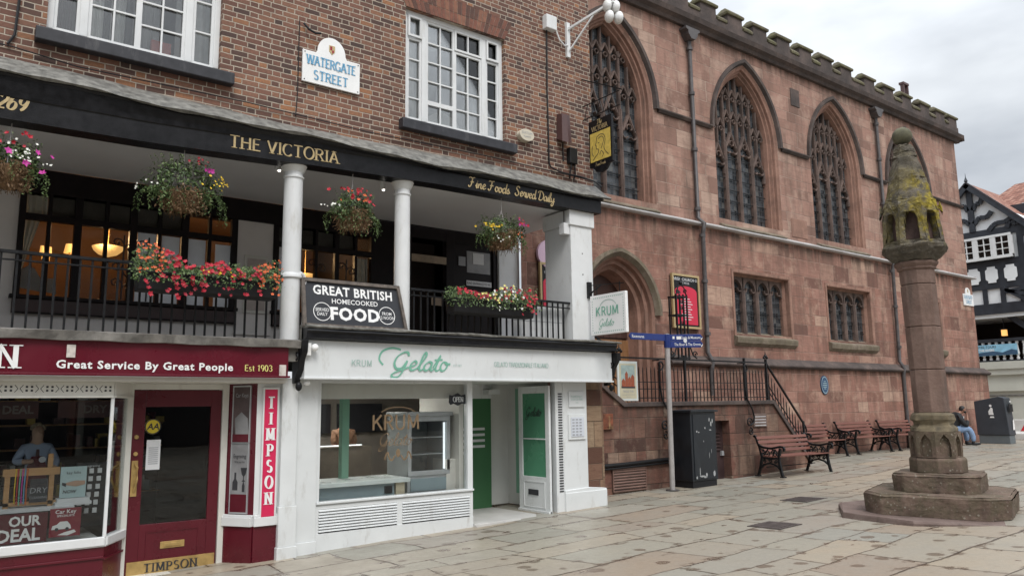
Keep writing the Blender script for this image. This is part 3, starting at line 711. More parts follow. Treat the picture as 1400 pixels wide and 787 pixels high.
# walls with their openings
m = MB(); m.sheet([(9.63, 4.5), (30.75, 4.5), (30.75, 9.8), (9.63, 9.8)], [a.loop() for a in UP], lambda u, v: (u, YU, v))
m.add([(30.75, YU, 4.5), (30.75, 24, 4.5), (30.75, 24, 9.8), (30.75, YU, 9.8)], [(0, 1, 2, 3)])
m.add([(9.68, YU, 4.5), (9.68, 24, 4.5), (9.68, 24, 9.8), (9.68, YU, 9.8)], [(0, 3, 2, 1)])
m.build('upper_wall', M('church_upper'), church)
DOOR = Arch(12.45, 1.12, 1.30, 2.05, .03)
SQ = [(16.62, 19.06), (21.0, 23.42), (25.65, 28.06)]
SZ = (1.78, 3.36)
m = MB()
m.sheet([(9.63, .96), (11.33, .96), (11.33, 2.05)]+DOOR.loop()[1:-1]+[(13.57, .96), (30.85, .96), (30.85, 4.5), (9.63, 4.5)], [[(a, SZ[0]), (b, SZ[0]), (b, SZ[1]), (a, SZ[1])] for a, b in SQ], lambda u, v: (u, YC, v))
m.add([(30.85, YC, .96), (30.85, 24, .96), (30.85, 24, 4.5), (30.85, YC, 4.5)], [(0, 1, 2, 3)])
m.sheet([(9.68, -2.1), (31.1, -2.1), (31.1, .96), (13.57, .96), (13.57, .03), (11.33, .03), (11.33, .96), (9.68, .96)], [], lambda u, v: (u, YC-.12, v))
m.add([(31.1, YC-.12, -2.1), (31.1, 24, -2.1), (31.1, 24, .96), (31.1, YC-.12, .96)], [(0, 1, 2, 3)])
m.add([(11.33, YC-.12, .03), (11.33, YC, .03), (11.33, YC, .96), (11.33, YC-.12, .96)], [(0, 1, 2, 3)])
m.add([(13.57, YC-.12, .03), (13.57, YC, .03), (13.57, YC, .96), (13.57, YC-.12, .96)], [(0, 3, 2, 1)])
m.build('lower_wall', M('church_lower'), church)
# ledges
def run_x(m, prof, x0, x1, seg=0, wob=0.0):
    """profile [(y,z)] swept along x"""
    n = max(1, seg); vs = []; k = len(prof)
    for i in range(n+1):
        x = lerp(x0, x1, i/n); dz = wob*rnd.uniform(-1, 1)
        vs += [(x, y, z+dz) for y, z in prof]
    fs = [(i*k+j, (i+1)*k+j, (i+1)*k+(j+1) % k, i*k+(j+1) % k) for i in range(n) for j in range(k)]
    fs.append(tuple(range(k))[::-1] if False else tuple(range(k))); fs.append(tuple(n*k+j for j in range(k))[::-1])
    return m.add(vs, fs)
m = MB(); run_x(m, [(12.34, 4.43), (12.18, 4.43), (12.15, 4.455), (12.15, 4.48), (12.34, 4.565)], 9.68, 30.95, 40, .004); m.box(30.95, 31.0, 12.15, 23, 4.43, 4.53)
m.build('string_course', M('lead_white'), church)
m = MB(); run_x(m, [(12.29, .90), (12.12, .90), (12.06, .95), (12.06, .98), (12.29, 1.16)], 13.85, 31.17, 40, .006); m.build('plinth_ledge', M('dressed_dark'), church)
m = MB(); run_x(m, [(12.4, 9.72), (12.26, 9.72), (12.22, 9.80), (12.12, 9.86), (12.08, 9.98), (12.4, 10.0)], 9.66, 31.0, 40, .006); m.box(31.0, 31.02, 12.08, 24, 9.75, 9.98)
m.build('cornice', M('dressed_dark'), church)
# battlements
m = MB(); cp = MB(); PY0, PY1 = 12.20, 12.48
m.box(9.68, 30.86, PY0, PY1, 10.0, 10.26); m.box(30.58, 30.86, PY1+.01, 24, 10.0, 10.26)
def coping(mm, x0, x1, z, hip, over=.05):
    """weathered capping stone with sloped ends"""
    y0, y1 = PY0-over, PY1+over; j = rnd.uniform(-.012, .012); c = (y0+y1)/2
    A = [(x0, y0, z), (x1, y0, z), (x1, y1, z), (x0, y1, z)]; B = [(x, y, z+.07) for x, y, _ in A]; e = .012
    B = [(x0-e, y0-e, z+.07), (x1+e, y0-e, z+.07), (x1+e, y1+e, z+.07), (x0-e, y1+e, z+.07)]
    C = [(x0+hip*.5, c-.07, z+.20+j), (x1-hip, c-.07, z+.20+j), (x1-hip, c+.07, z+.20), (x0+hip*.5, c+.07, z+.20)]
    mm.add(A+B+C, [(3, 2, 1, 0)]+[(i, (i+1) % 4, 4+(i+1) % 4, 4+i) for i in range(4)]+[(4+i, 4+(i+1) % 4, 8+(i+1) % 4, 8+i) for i in range(4)]+[(8, 9, 10, 11)])
MX = [15.74+(i-5)*1.145 for i in range(0, 12)]
MX = [x for x in MX if 9.7 < x < 22.9]+[24.05, 25.32, 26.58, 27.9, 29.1, 30.13]
for i, x in enumerate(MX):
    w_ = .64
    if x == 27.9 or x == 29.1: w_ = .66
    m.box(x, x+w_, PY0, PY1, 10.26, 10.56); coping(cp, x-.05, x+w_+.05, 10.56, .10)
    nx_ = MX[i+1] if i+1 < len(MX) else None
    if nx_: coping(cp, x+w_+.052, nx_-.06, 10.26, .02, .03)
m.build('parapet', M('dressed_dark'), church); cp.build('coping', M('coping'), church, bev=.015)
m = MB(); m.box(9.7, 30.5, 12.6, 24, 9.85, 10.0); m.build('roof', M('lead'), church)

def gothic(a, k):
    m = MB(); st = [(0, 0, 0), (.035, .03, .0), (.085, .05, .0), (.10, .12, .02), (.15, .12, .02), (.18, .19, .05), (.215, .20, .05), (.24, .30, .08), (.24, .42, .08)]
    moulding(m, lambda t, db: a.loop(t, 14, db), st, YU)
    # hood mould with its returns
    hl = [(p[0], p[1]) for p in a.loop(-.07, 16)][1:-1]
    o = [(p[0], p[1]) for p in a.loop(-.16, 16)][1:-1]
    i_ = [(p[0], p[1]) for p in a.loop(-.02, 16)][1:-1]
    w = m.build('arched_window', M('dressed'), church)
    h = MB(); A = [(p[0], YU-.09, p[1]) for p in o]; B = [(p[0], YU-.09, p[1]) for p in hl]; C = [(p[0], YU-.01, p[1]) for p in i_]; D = [(p[0], YU+.01, p[1]) for p in o]
    h.strip(B, A, False); h.strip(C, B, False); h.strip(A, D, False); h.build('hood_mould', M('dressed_dark'), w)
    gy = YU+.30; t0 = .24; ai = a.a-t0
    g = MB(); lp = a.loop(t0-.02, 14, .06); g.sheet(lp, [], lambda u, v: (u, gy+.09, v)); g.build('leaded_glass', M('leaded'), w)
    T = MB(); W = .095; pitch = 2*ai/4; zl = a.zs-.42
    xs = [a.cx-ai+pitch*i for i in range(5)]
    for i, x in enumerate(xs[1:4]): bar2(T, [(x, a.zb+.1), (x, zl+.3)], W, gy-.05, gy+.085)
    def clip(pts, t=t0-.03):
        run = []
        for p in pts:
            if a.inside(p[0], p[1], t): run.append(p)
            else:
                if len(run) > 1: yield run
                run = []
        if len(run) > 1: yield run
    def draw(pts, w=.06):
        if len(pts) == 2: pts = [(lerp(pts[0][0], pts[1][0], q/24), lerp(pts[0][1], pts[1][1], q/24)) for q in range(25)]
        for r_ in clip(pts): bar2(T, r_, w, gy-.02, gy+.08)
    def ring(x, z, r_, w=.03, a0=0, a1=360): draw([(x+r_*math.cos(R(lerp(a0, a1, i/14))), z+r_*math.sin(R(lerp(a0, a1, i/14)))) for i in range(15)], w)
    zh = [zl-.30, zl+.10, zl+.10, zl-.30]
    for i in range(4):          # cusped ogee heads of the lights
        x0, x1, xm, z0 = xs[i], xs[i+1], (xs[i]+xs[i+1])/2, zh[i]; hw = pitch/2
        for sx, xe in ((1, x0), (-1, x1)):
            draw([(xe+sx*.03, z0-.3)]+[(lerp(xe+sx*.03, xm, t), z0+.30*math.sin(t*PI/2)+.22*t**3) for t in [j/9 for j in range(10)]], .065)
            ring(xe+sx*.155, z0+.02, .10, .035, 110 if sx > 0 else 70, 330 if sx > 0 else -150)
        ring(xm, z0+.20, .085, .035, -40, 220)
        draw([(xm, z0+.5), (xm, z0+2.4)], .045)
    for x in xs[1:4]: draw([(x, zl-.2), (x, a.zs+2.2)], .06)
    h = pitch/2                 # small panels above, each with its own cusped head
    for lv, zz in enumerate((zl+.98, zl+1.62)):
        for i in range(8):
            x0 = xs[0]+h*i; xm = x0+h/2
            z0 = zz-(.30 if i in (0, 1, 6, 7) and lv == 0 else 0)
            for sx, xe in ((1, x0), (-1, x0+h)): draw([(lerp(xe, xm, t), z0+.17*math.sin(t*PI/2)+.10*t**3) for t in [j/6 for j in range(7)]], .05)
            ring(xm, z0-.02, .058, .026)
    T.build('tracery', M('tracery'), w)
    sb = MB(); z = a.zb+.35
    while z < zl-.1:
        for i in range(4): sb.bar((xs[i]+.03, gy+.03, z), (xs[i+1]-.03, gy+.03, z), .022)
        z += .31
    sb.build('saddle_bars', M('black_iron'), w)
    s = MB(); run_x(s, [(gy+.1, a.zb+.1), (gy+.1, a.zb-.3), (12.2, 4.53), (12.2, 4.555)], a.cx-a.a+.02, a.cx+a.a-.02, 8, .006); s.build('sill', M('sill_moss'), w)
for k, a in enumerate(UP): gothic(a, k)
# label string between the hoods
xe = [9.7]+[v for a in UP for v in (a.cx-a.a-.16, a.cx+a.a+.16)]+[30.8]
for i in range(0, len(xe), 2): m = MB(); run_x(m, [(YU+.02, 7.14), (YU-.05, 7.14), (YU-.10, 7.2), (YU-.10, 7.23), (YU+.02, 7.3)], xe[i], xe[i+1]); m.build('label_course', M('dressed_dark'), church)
# square-headed windows
for (x0, x1) in SQ:
    m = MB(); z0, z1 = SZ
    lp = lambda t, db: [(x0+t, z0+db), (x0+t, z1-t), (x1-t, z1-t), (x1-t, z0+db)]
    moulding(m, lp, [(-.10, -.0, -.10), (-.10, -.02, -.10), (-.02, -.02, -.10), (.0, .0, -.10), (.0, .12, 0), (.05, .20, .02), (.05, .33, .02)], YC)
    w = m.build('square_window', M('dressed'), church)
    g = MB(); g.box(x0+.03, x1-.03, YC+.29, YC+.31, z0, z1-.03); g.build('leaded_glass', M('leaded'), w)
    T = MB(); p = (x1-x0-.1)/4; xs = [x0+.05+p*i for i in range(5)]; zt = z1-.05
    for x in xs[1:4]: bar2(T, [(x, z0), (x, zt-.35)], .10, YC+.14, YC+.285)
    for i in range(4):
        a, b = xs[i], xs[i+1]; c = (a+b)/2; ol = []
        L = qarc(a+.045, zt-.42, c, zt-.06, .2); Rr = qarc(b-.045, zt-.42, c, zt-.06, -.2)
        T.xz([(a-.02, zt+.02), (a-.02, zt-.42)]+L+[(c, zt+.02)], YC+.19, YC+.285)
        T.xz([(b+.02, zt+.02), (b+.02, zt-.42)]+Rr+[(c, zt+.02)], YC+.19, YC+.285)
        for s_, ed in ((1, a+.045), (-1, b-.045)): bar2(T, qarc(ed, zt-.36, ed+s_*.15, zt-.27, -s_*.4, 4), .035, YC+.2, YC+.28)
    T.build('tracery', M('tracery'), w)
    sb = MB()
    for z in (z0+.3, z0+.6, z0+.9):
        for i in range(4): sb.bar((xs[i]+.04, YC+.24, z), (xs[i+1]-.04, YC+.24, z), .018)
    sb.build('saddle_bars', M('black_iron'), w)
    s = MB(); run_x(s, [(YC+.30, z0+.08), (YC+.30, z0-.2), (YC-.002, z0-.32), (YC-.10, z0-.24), (YC-.12, z0-.14), (YC-.12, z0-.10)], x0-.12, x1+.12, 8, .006); s.build('sill', M('sill_moss'), w)
# doorway
m = MB(); st = [(0, 0, 0), (.05, .05, 0), (.07, .14, 0), (.15, .16, 0), (.18, .27, 0), (.26, .30, 0), (.29, .42, 0), (.34, .62, 0)]
moulding(m, lambda t, db: DOOR.loop(t, 14, db), st, YC)
dr = m.build('doorway', M('dressed'), church, smooth=30)
o = DOOR.loop(-.17, 16); h1 = DOOR.loop(-.09, 16); i_ = DOOR.loop(-.0, 16)
cut = lambda L: [p for p in L if p[1] > 1.5]
h = MB(); A = [(p[0], YC-.10, p[1]) for p in cut(o)]; B = [(p[0], YC-.10, p[1]) for p in cut(h1)]; C = [(p[0], YC-.01, p[1]) for p in cut(i_)]; D = [(p[0], YC+.01, p[1]) for p in cut(o)]
h.strip(B, A, False); h.strip(C, B, False); h.strip(A, D, False); h.build('hood_mould', M('sill_moss'), dr)
d = MB(); d.sheet(DOOR.loop(.32, 14), [], lambda u, v: (u, YC+.62, v)); dd = d.build('door', M('door_dark'), church)
d = MB()
for i in range(8):
    x = 11.67+i*.2; d.box(x, x+.19, YC+.57, YC+.61, .04, 1.5)
for z in (.25, .75, 1.25):
    for i in range(8):
        for q in (.05, .14): d.ball((11.67+i*.2+q, YC+.565, z), .012, n=6, m=4)
d.build('door_leaf', M('door_wood'), dd)
d = MB()
for i in range(8):
    x = 11.67+i*.2; d.box(x, x+.19, YC+.585, YC+.615, 1.55, 2.0)
d.build('tympanum', M('door_dark'), dd)
# blank tablets
for x0, x1, z0, z1 in ((19.91, 20.36, 8.70, 9.24), (19.5, 20.28, 4.68, 5.22)):
    m = MB(); m.box(x0, x1, YU-.02, YU+.02, z0, z1); m.build('stone_tablet', M('dressed_dark' if z0 > 8 else 'dressed'), church, bev=.01)
# rainwater pipes
def downpipe(x, zt, zb, yy=12.18, jog=4.5):
    m = MB(); r_ = .055
    pts = [(x, yy+.09, zt), (x, yy+.09, jog+.12), (x+.02, yy-.08, jog-.05), (x+.02, yy-.02, jog-.3), (x+.02, yy+.02, 1.25), (x+.03, yy-.11, 1.02), (x+.03, yy-.06, .8), (x+.03, yy-.06, zb)]
    m.tube(pts, r_, 10)
    for z in [jog+.35, jog+1.9, jog+3.4, zt-.3, jog-.35, jog-1.5, jog-2.8]:
        if z > zb: y_ = yy+.09 if z > jog else yy-.0; m.tube([(x+(0 if z > jog else .02), y_, z-.04), (x+(0 if z > jog else .02), y_, z+.04)], r_*1.45, 10)
    o = m.build('downpipe', M('pipe'), church, smooth=50)
    h = MB(); h.prism([(-.27, .0), (-.27, -.06), (-.19, -.10), (-.18, -.18), (-.08, -.3), (.08, -.3), (.18, -.18), (.19, -.10), (.27, -.06), (.27, 0)], (x, yy-.06, zt+.22), UX, UZ, (0, .26, 0)); h.build('hopper', M('pipe'), o)
downpipe(15.28, 9.42, .2); downpipe(24.72, 9.42, -1.4)
# steel rails of a roof ladder
t = thing('roof_ladder', (27.6, 12.7, 10), 'rusty ladder rails curving over the battlements of the church', 'ladder'); m = MB()
for x in (27.42, 27.72): m.box(x, x+.07, 12.5, 12.62, 10.0, 11.3)
for z in (10.45, 10.75): m.box(27.42, 27.79, 12.53, 12.57, z, z+.04)
m.build('rails', M('box_brown'), t)
m = MB(); m.box(27.40, 27.80, 12.48, 12.66, 11.3, 11.38); m.build('top_bar', M('box_brown'), t)
# blue plaque
t = thing('wall_plaque', (20.27, 12.17, .48), 'round dark blue heritage plaque on the church wall above the benches', 'plaque')
m = MB(); c = [(20.27+.185*math.cos(2*PI*i/28), .48+.26*math.sin(2*PI*i/28)) for i in range(28)]; m.xz(c, 12.145, 12.18); m.build('plate', M('plaque_blue'), t)
m = MB(); c2 = [(20.27+.165*math.cos(2*PI*i/28), .48+.235*math.sin(2*PI*i/28)) for i in range(28)]; m.strip([(p[0], 12.143, p[1]) for p in c2], [(20.27+(p[0]-20.27)*.93, 12.143, .48+(p[1]-.48)*.93) for p in c2])
for k in range(5):
    w = (.05, .09, .11, .09, .05)[k]; z = .58-k*.05; m.add([(20.27-w, 12.1425, z-.008), (20.27+w, 12.1425, z-.008), (20.27+w, 12.1425, z+.008), (20.27-w, 12.1425, z+.008)], [(0, 1, 2, 3)])
m.build('lettering', M('paper_blue'), t)
# corner street sign
t = thing('street_sign', (30.36, 12.29, 3.6), 'white street name plate high on the far corner of the church', 'street sign')
m = MB(); X0, X1, Z0 = 29.98, 30.78, 3.42
m.xz([(X0, Z0), (X1, Z0), (X1, Z0+.42), (X1-.2, Z0+.42)]+[(30.38+.2*math.cos(a_), Z0+.44+.22*math.sin(a_)) for a_ in [PI*i/10 for i in range(11)]]+[(X0+.2, Z0+.42), (X0, Z0+.42)], 12.262, 12.29); m.build('plate', M('sign_white'), t)
m = MB(); letters(m, 'EASTGATE', (30.38, 12.262, Z0+.24), UX, UZ, .13, align='c', serif=False, weight=.16, wide=.8); letters(m, 'STREET', (30.38, 12.262, Z0+.06), UX, UZ, .13, align='c', serif=False, weight=.16, wide=.8); m.build('lettering', M('letter_blue'), t)
m = MB(); m.xz([(30.34, Z0+.5), (30.34, Z0+.6), (30.42, Z0+.6), (30.42, Z0+.5), (30.38, Z0+.46)], 12.258, 12.2625); m.build('crest', M('gold'), t)

# notice boards
def notice_board(x0, x1, z0, z1, y, label, lines):
    t = thing('notice_board', ((x0+x1)/2, y, z0), label, 'notice board')
    m = MB(); m.box(x0, x1, y, y+.05, z0, z1); m.build('backing', M('black_paint'), t)
    m = MB(); w = .045
    for a in ((x0-.005, x1+.005, z0-.005, z0+w), (x0-.005, x1+.005, z1-w, z1+.005)): m.box(a[0], a[1], y-.03, y+.03, a[2], a[3])
    for a in ((x0-.005, x0+w), (x1-w, x1+.005)): m.box(a[0], a[1], y-.029, y+.029, z0+w, z1-w)
    m.build('frame', M('gold'), t)
    m = MB(); a, b = x0+.09, x1-.09; zt = z1-.30; c = (a+b)/2
    m.xz([(a, z0+.09), (b, z0+.09), (b, zt-.12)]+[(c+(b-a)/2*math.cos(q), zt-.12+.14*math.sin(q)) for q in [PI*i/12 for i in range(1, 12)]]+[(a, zt-.12)], y-.008, y-.001); m.build('red_panel', M('red_board'), t)
    m = MB()
    sans(m, lines[0], (c, y-.001, z1-.15), UX, UZ, .075, bold=.01); sans(m, lines[1], (c, y-.001, z1-.23), UX, UZ, .05)
    z = zt-.30
    for k in range(10):
        if z < z0+.16: break
        wd = (b-a)*(.16+.12*((k*37) % 5)/4); m.add([(c-wd, y-.0095, z), (c+wd, y-.0095, z), (c+wd, y-.0095, z+.018), (c-wd, y-.0095, z+.018)], [(0, 1, 2, 3)]); z -= .062
    m.build('lettering', M('paper'), t)
    m = MB(); m.add([(a+.05, y-.0095, zt-.13), (a+.12, y-.0095, zt-.19), (a+.22, y-.0095, zt-.15), (a+.13, y-.0095, zt-.08)], [(0, 1, 2, 3)]); m.build('emblem', M('ink'), t)
notice_board(14.12, 15.10, 1.80, 3.10, 12.22, 'gold framed black and red notice board between the church door and the downpipe', ('PARISH CHURCH OF', 'ST PETER'))
notice_board(10.05, 10.85, 1.75, 2.95, 12.22, 'red notice board mostly hidden behind the white end pier of the pub', ('WELCOME', 'TO THE CHURCH'))
t = thing('round_sign', (10.3, 11.9, 3.2), 'pale pink rounded hanging sign half hidden behind the white end pier', 'sign')
m = MB(); m.xz([(10.42+.42*math.cos(2*PI*i/32), 3.14+.33*math.sin(2*PI*i/32)) for i in range(32)], 12.20, 12.26); m.build('panel', M('pink'), t)
m = MB(); m.xz([(10.40, 3.06), (10.6, 3.06), (10.6, 3.22), (10.40, 3.22)], 12.195, 12.21); m.build('motif', M('ink'), t)

# ---------------------------------------------------------------- stair platform in front of the church door
YP = 10.9
plat = thing('stone_staircase', (13, YP, gz(13, 11)), 'red stone landing with steps down beside the church door', 'staircase')
DV = (13.62, 14.28)
m = MB()
m.sheet([(9.8, -2.0), (17.3, -2.0), (17.3, -1.45), (15.9, -.0), (11.05, -.02), (10.0, .62), (9.8, .62)], [[(DV[0], -1.95), (DV[1], -1.95), (DV[1], -.36), (DV[0], -.36)]], lambda u, v: (u, YP, v))
m.add([(17.3, YP, -2), (17.3, YP+.3, -2), (17.3, YP+.3, -1.45), (17.3, YP, -1.45)], [(0, 1, 2, 3)])
for x, s_ in ((DV[0], 1), (DV[1], -1)):
    q = [(x, YP, -1.95), (x, YP+.25, -1.95), (x, YP+.25, -.36), (x, YP, -.36)]; m.add(q, [(0, 1, 2, 3) if s_ > 0 else (3, 2, 1, 0)])
m.add([(DV[0], YP, -.36), (DV[1], YP, -.36), (DV[1], YP+.25, -.36), (DV[0], YP+.25, -.36)], [(0, 3, 2, 1)])
m.build('front_wall', M('plat_stone'), plat)
m = MB(); m.box(11.05, 15.9, YP+.3, 12.17, -.1, .0)
n = 9; dx = 1.4/n
for i in range(n):
    z = -.0-(i+1)*1.55/(n+.2); m.box(15.9+i*dx, 15.9+(i+1)*dx+.02, YP+.31, 12.17, z-.25, z)
n = 6
for i in range(n): m.box(9.9+i*.2, 9.9+(i+1)*.2+.012*0, YP+.31, 12.17, -.1, .93-(i+1)*.93/n+.003*i)
m.build('steps', M('dressed'), plat)
m = MB(); m.xz([(11.0, -.035), (15.9, -.02), (17.32, -1.47), (17.32, -1.38), (15.96, .055), (15.9, .07), (11.06, .055), (10.0, .72), (10.0, .62)], YP-.05, YP+.31); m.build('coping', M('dressed_dark'), plat, bev=.012)
m = MB(); m.box(DV[0], DV[1], YP+.2, YP+.24, -1.9, -.36)
w = m.build('door', M('maroon_panel'), plat)
m = MB()
for k in range(6): m.obox((DV[0]+.12, YP+.165, -.62-k*.075), (.42, 0, 0), (0, .04, .03), (0, .012, -.02))
m.build('louvres', M('maroon_panel'), w)
m = MB(); m.box(DV[1]-.12, DV[1]-.04, YP+.15, YP+.2, -1.12, -1.02); m.build('lock', M('steel'), w)
# square pipe, grille and rusty plate on the wall
m = MB(); m.tube([(9.95, YP-.06, -1.13), (10.9, YP-.06, -1.12), (12.4, YP-.06, -1.08)], .035, 8); m.tube([(9.95, YP-.05, -1.2), (12.4, YP-.05, -1.15)], .022, 8)
tag(m.build('wall_pipe', M('black_iron'), smooth=40), 'black pipes running along the stair wall above the grille', 'pipe')
t = thing('ventilation_grille', (11.1, YP, -1.6), 'brown louvred grille at the foot of the landing wall', 'grille')
m = MB(); x0, x1, z0, z1 = 10.64, 11.56, -1.63, -1.20
m.box(x0, x1, YP-.01, YP+.02, z0, z1); m.build('backing', M('ink'), t)
m = MB()
for a in ((x0, x1, z0, z0+.025), (x0, x1, z1-.025, z1)): m.box(a[0], a[1], YP-.04, YP-.011, a[2], a[3])
for a in ((x0, x0+.02), (x1-.02, x1)): m.box(a[0], a[1], YP-.04, YP-.011, z0+.025, z1-.025)
m.build('frame', plain('grille_brown', (.16, .095, .075), .6, .2), t)
m = MB()
for k in range(7): z = z0+.045+k*.053; m.obox((x0+.02, YP-.035, z), (x1-x0-.04, 0, 0), (0, .022, .022), (0, -.006, .018))
m.build('slats', bpy.data.materials['grille_brown'], t)
m = MB(); m.box(10.36, 10.68, YP-.05, YP, -.45, -.16); m.box(10.40, 10.64, YP-.056, YP-.05, -.41, -.2); tag(m.build('junction_plate', plain('rust', (.16, .05, .025), .85, .6, 9, bump=.4, dirt=((.34, .24, .11), .9)), bev=.006), 'rusty flaking metal box on the landing wall', 'box')
m = MB(); m.box(15.13, 15.62, YP-.03, YP+.01, -.53, -.23); t = tag(m.build('stone_plaque', M('slab_red'), bev=.006), 'small inscribed red stone plaque above the front bench', 'plaque')
m = MB()
for k in range(4): m.box(15.17, 15.58, YP-.034, YP-.0305, -.29-k*.065-.02, -.29-k*.065)
m.build('inscription', M('lead_white'), t)

# railing of the landing
rail = thing('iron_railing', (13, YP+.1, 0), 'black wrought iron railing with spear tops round the landing and steps', 'railing')
yr = YP+.10
def spear(m, x, z0, z1, y=yr, w=.016):
    m.bar((x, y, z0), (x, y, z1), w); m.add([(x-w*1.1, y, z1), (x, y-w, z1+.01), (x+w*1.1, y, z1), (x, y+w, z1+.01), (x, y, z1+.085)], [(0, 1, 4), (1, 2, 4), (2, 3, 4), (3, 0, 4)])
m = MB()
x = 11.12
while x < 15.85: spear(m, x, .06, .70); x += .118
for i in range(13):
    x = 15.98+i*.108; z = .06-(x-15.9)*1.035; spear(m, x, z, z+.66)
for i in range(10):
    x = 10.02+i*.108; z = .72-(x-10.0)*.62; spear(m, x, z, z+.62)
m.build('bars', M('black_iron'), rail)
m = MB()
for z, w in ((.94, .045), (.46, .022), (.32, .022), (.14, .025)):
    m.bar((11.05, yr, z), (15.9, yr, z), w, w*.7); m.bar((15.9, yr, z), (17.28, yr, z-1.43), w, w*.7); m.bar((10.0, yr, z+.64), (11.05, yr, z), w, w*.7)
m.tube([(17.28, yr, -.49), (17.36, yr, -.58), (17.40, yr, -.67), (17.37, yr, -.74), (17.32, yr, -.74)], .022, 6)
m.build('rails', M('black_iron'), rail)
def volute(cx, cz, r0, turns, a0, y, sgn=1, n=26):
    return [(cx+r0*(1-.82*i/n)*math.cos(a0+sgn*2*PI*turns*i/n), y, cz+r0*(1-.82*i/n)*math.sin(a0+sgn*2*PI*turns*i/n)) for i in range(n+1)]
for x in (11.05, 13.0, 15.07, 15.9, 17.28, 10.0):
    m = MB(); zb = .05 if x < 16 else -1.42; zb = .66 if x == 10.0 else zb; zt = zb+.98
    m.box(x-.022, x+.022, yr-.022, yr+.022, zb, zt)
    if x in (15.9, 11.05): 
        m.ball((x, yr, zt+.06), .045); m.ball((x-.06, yr, zt+.03), .03); m.ball((x+.06, yr, zt+.03), .03); m.add([(x-.02, yr, zt+.09), (x, yr-.02, zt+.09), (x+.02, yr, zt+.09), (x, yr+.02, zt+.09), (x, yr, zt+.2)], [(0, 1, 4), (1, 2, 4), (2, 3, 4), (3, 0, 4)])
    m.build('post', M('black_iron'), rail)
for x in (12.06, 14.86):   # scrolled stays that run down over the coping
    m = MB(); y = YP-.08
    m.tube(volute(x-.02, .80, .10, 1.1, -PI/2, y), .017, 6)
    m.tube([(x-.05, y, .86), (x-.06, y, .4), (x, y, .1), (x+.14, y-.02, -.12), (x+.2, y-.02, -.3), (x+.17, y-.02, -.42), (x+.06, y-.02, -.48)], .019, 6)
    m.tube(volute(x+.02, -.42, .11, 1.4, 0, y-.02), .016, 6); m.tube(volute(x+.04, -.62, .085, 1.3, PI/2, y-.02, -1), .016, 6)
    m.tube([(x-.05, y, .9), (x-.05, yr, .9)], .014, 6); m.build('scrolled_stay', M('black_iron'), rail)
# tall pierced standard
m = MB(); x = 13.0
for dx_ in (-.17, -.06, .06, .17): m.bar((x+dx_, yr, .95), (x+dx_, yr, 2.35), .03)
for dy_ in (.2,):
    for dx_ in (-.17, .17): m.bar((x+dx_, yr+dy_, .95), (x+dx_, yr+dy_, 2.3), .025)
for z in (.98, 1.35, 1.9, 2.3):
    m.box(x-.19, x+.19, yr-.02, yr+.02, z-.016, z+.016); m.box(x-.19, x+.19, yr+.18, yr+.22, z-.016, z+.016)
    for s_ in (-.18, .18): m.bar((x+s_, yr, z), (x+s_, yr+.2, z), .02)
for z in (1.48, 1.72, 2.05, 2.18): m.tube(volute(x, z, .05, 1.2, 0, yr, 1, 14), .011, 6)
for s_ in (-1, 1):
    m.tube([(x+s_*.17, yr, 1.5), (x+s_*.2, yr, 1.25), (x+s_*.3, yr, 1.05), (x+s_*.42, yr, .98)], .016, 6)
    m.tube(volute(x+s_*.36, 1.06, .08, 1.2, 0, yr, s_), .014, 6); m.tube(volute(x+s_*.12, 2.42, .06, 1.1, 0, yr, s_, 14), .012, 6)
    m.tube([(x+s_*.17, yr, 2.33), (x+s_*.1, yr, 2.5), (x, yr, 2.56)], .014, 6)
m.ball((x, yr, 2.6), .045); m.add([(x-.035, yr, 2.62), (x, yr-.03, 2.62), (x+.035, yr, 2.62), (x, yr+.03, 2.62), (x, yr, 2.78)], [(0, 1, 4), (1, 2, 4), (2, 3, 4), (3, 0, 4)])
m.build('tall_standard', M('black_iron'), rail)
# ---------------------------------------------------------------- brick public house over the covered gallery
pub = thing('brick_pub', (4, 10, gz(4, 10)), 'brick public house with sash windows over a covered gallery and black fascia', 'pub')
W1 = (.86, 2.84, 4.40, 6.25); W2 = (5.62, 7.54, 4.36, 6.22)
m = MB()
hl = lambda w: [(w[0], w[2]), (w[1], w[2]), (w[1], w[3]), (w[0], w[3])]
W0 = (-3.9, -1.9, 4.40, 6.25)
m.sheet([(-9, 3.7), (9.54, 3.7), (9.54, 10.4), (-9, 10.4)], [hl(W0), hl(W1), hl(W2)], lambda u, v: (u, 10.0, v))
m.add([(9.54, 10, 3.7), (9.54, 12.6, 3.7), (9.54, 12.6, 10.4), (9.54, 10, 10.4)], [(0, 1, 2, 3)])
m.add([(-9, 10, 10.4), (9.54, 10, 10.4), (9.54, 12.6, 10.4), (-9, 12.6, 10.4)], [(0, 1, 2, 3)])
for w in (W0, W1, W2):
    x0, x1, z0, z1 = w; y0, y1 = 10.0, 10.13
    m.add([(x0, y0, z0), (x0, y1, z0), (x0, y1, z1), (x0, y0, z1)], [(0, 1, 2, 3)]); m.add([(x1, y0, z0), (x1, y1, z0), (x1, y1, z1), (x1, y0, z1)], [(3, 2, 1, 0)])
    m.add([(x0, y0, z1), (x1, y0, z1), (x1, y1, z1), (x0, y1, z1)], [(0, 1, 2, 3)])
bw = m.build('brick_wall', M('brick'), pub)
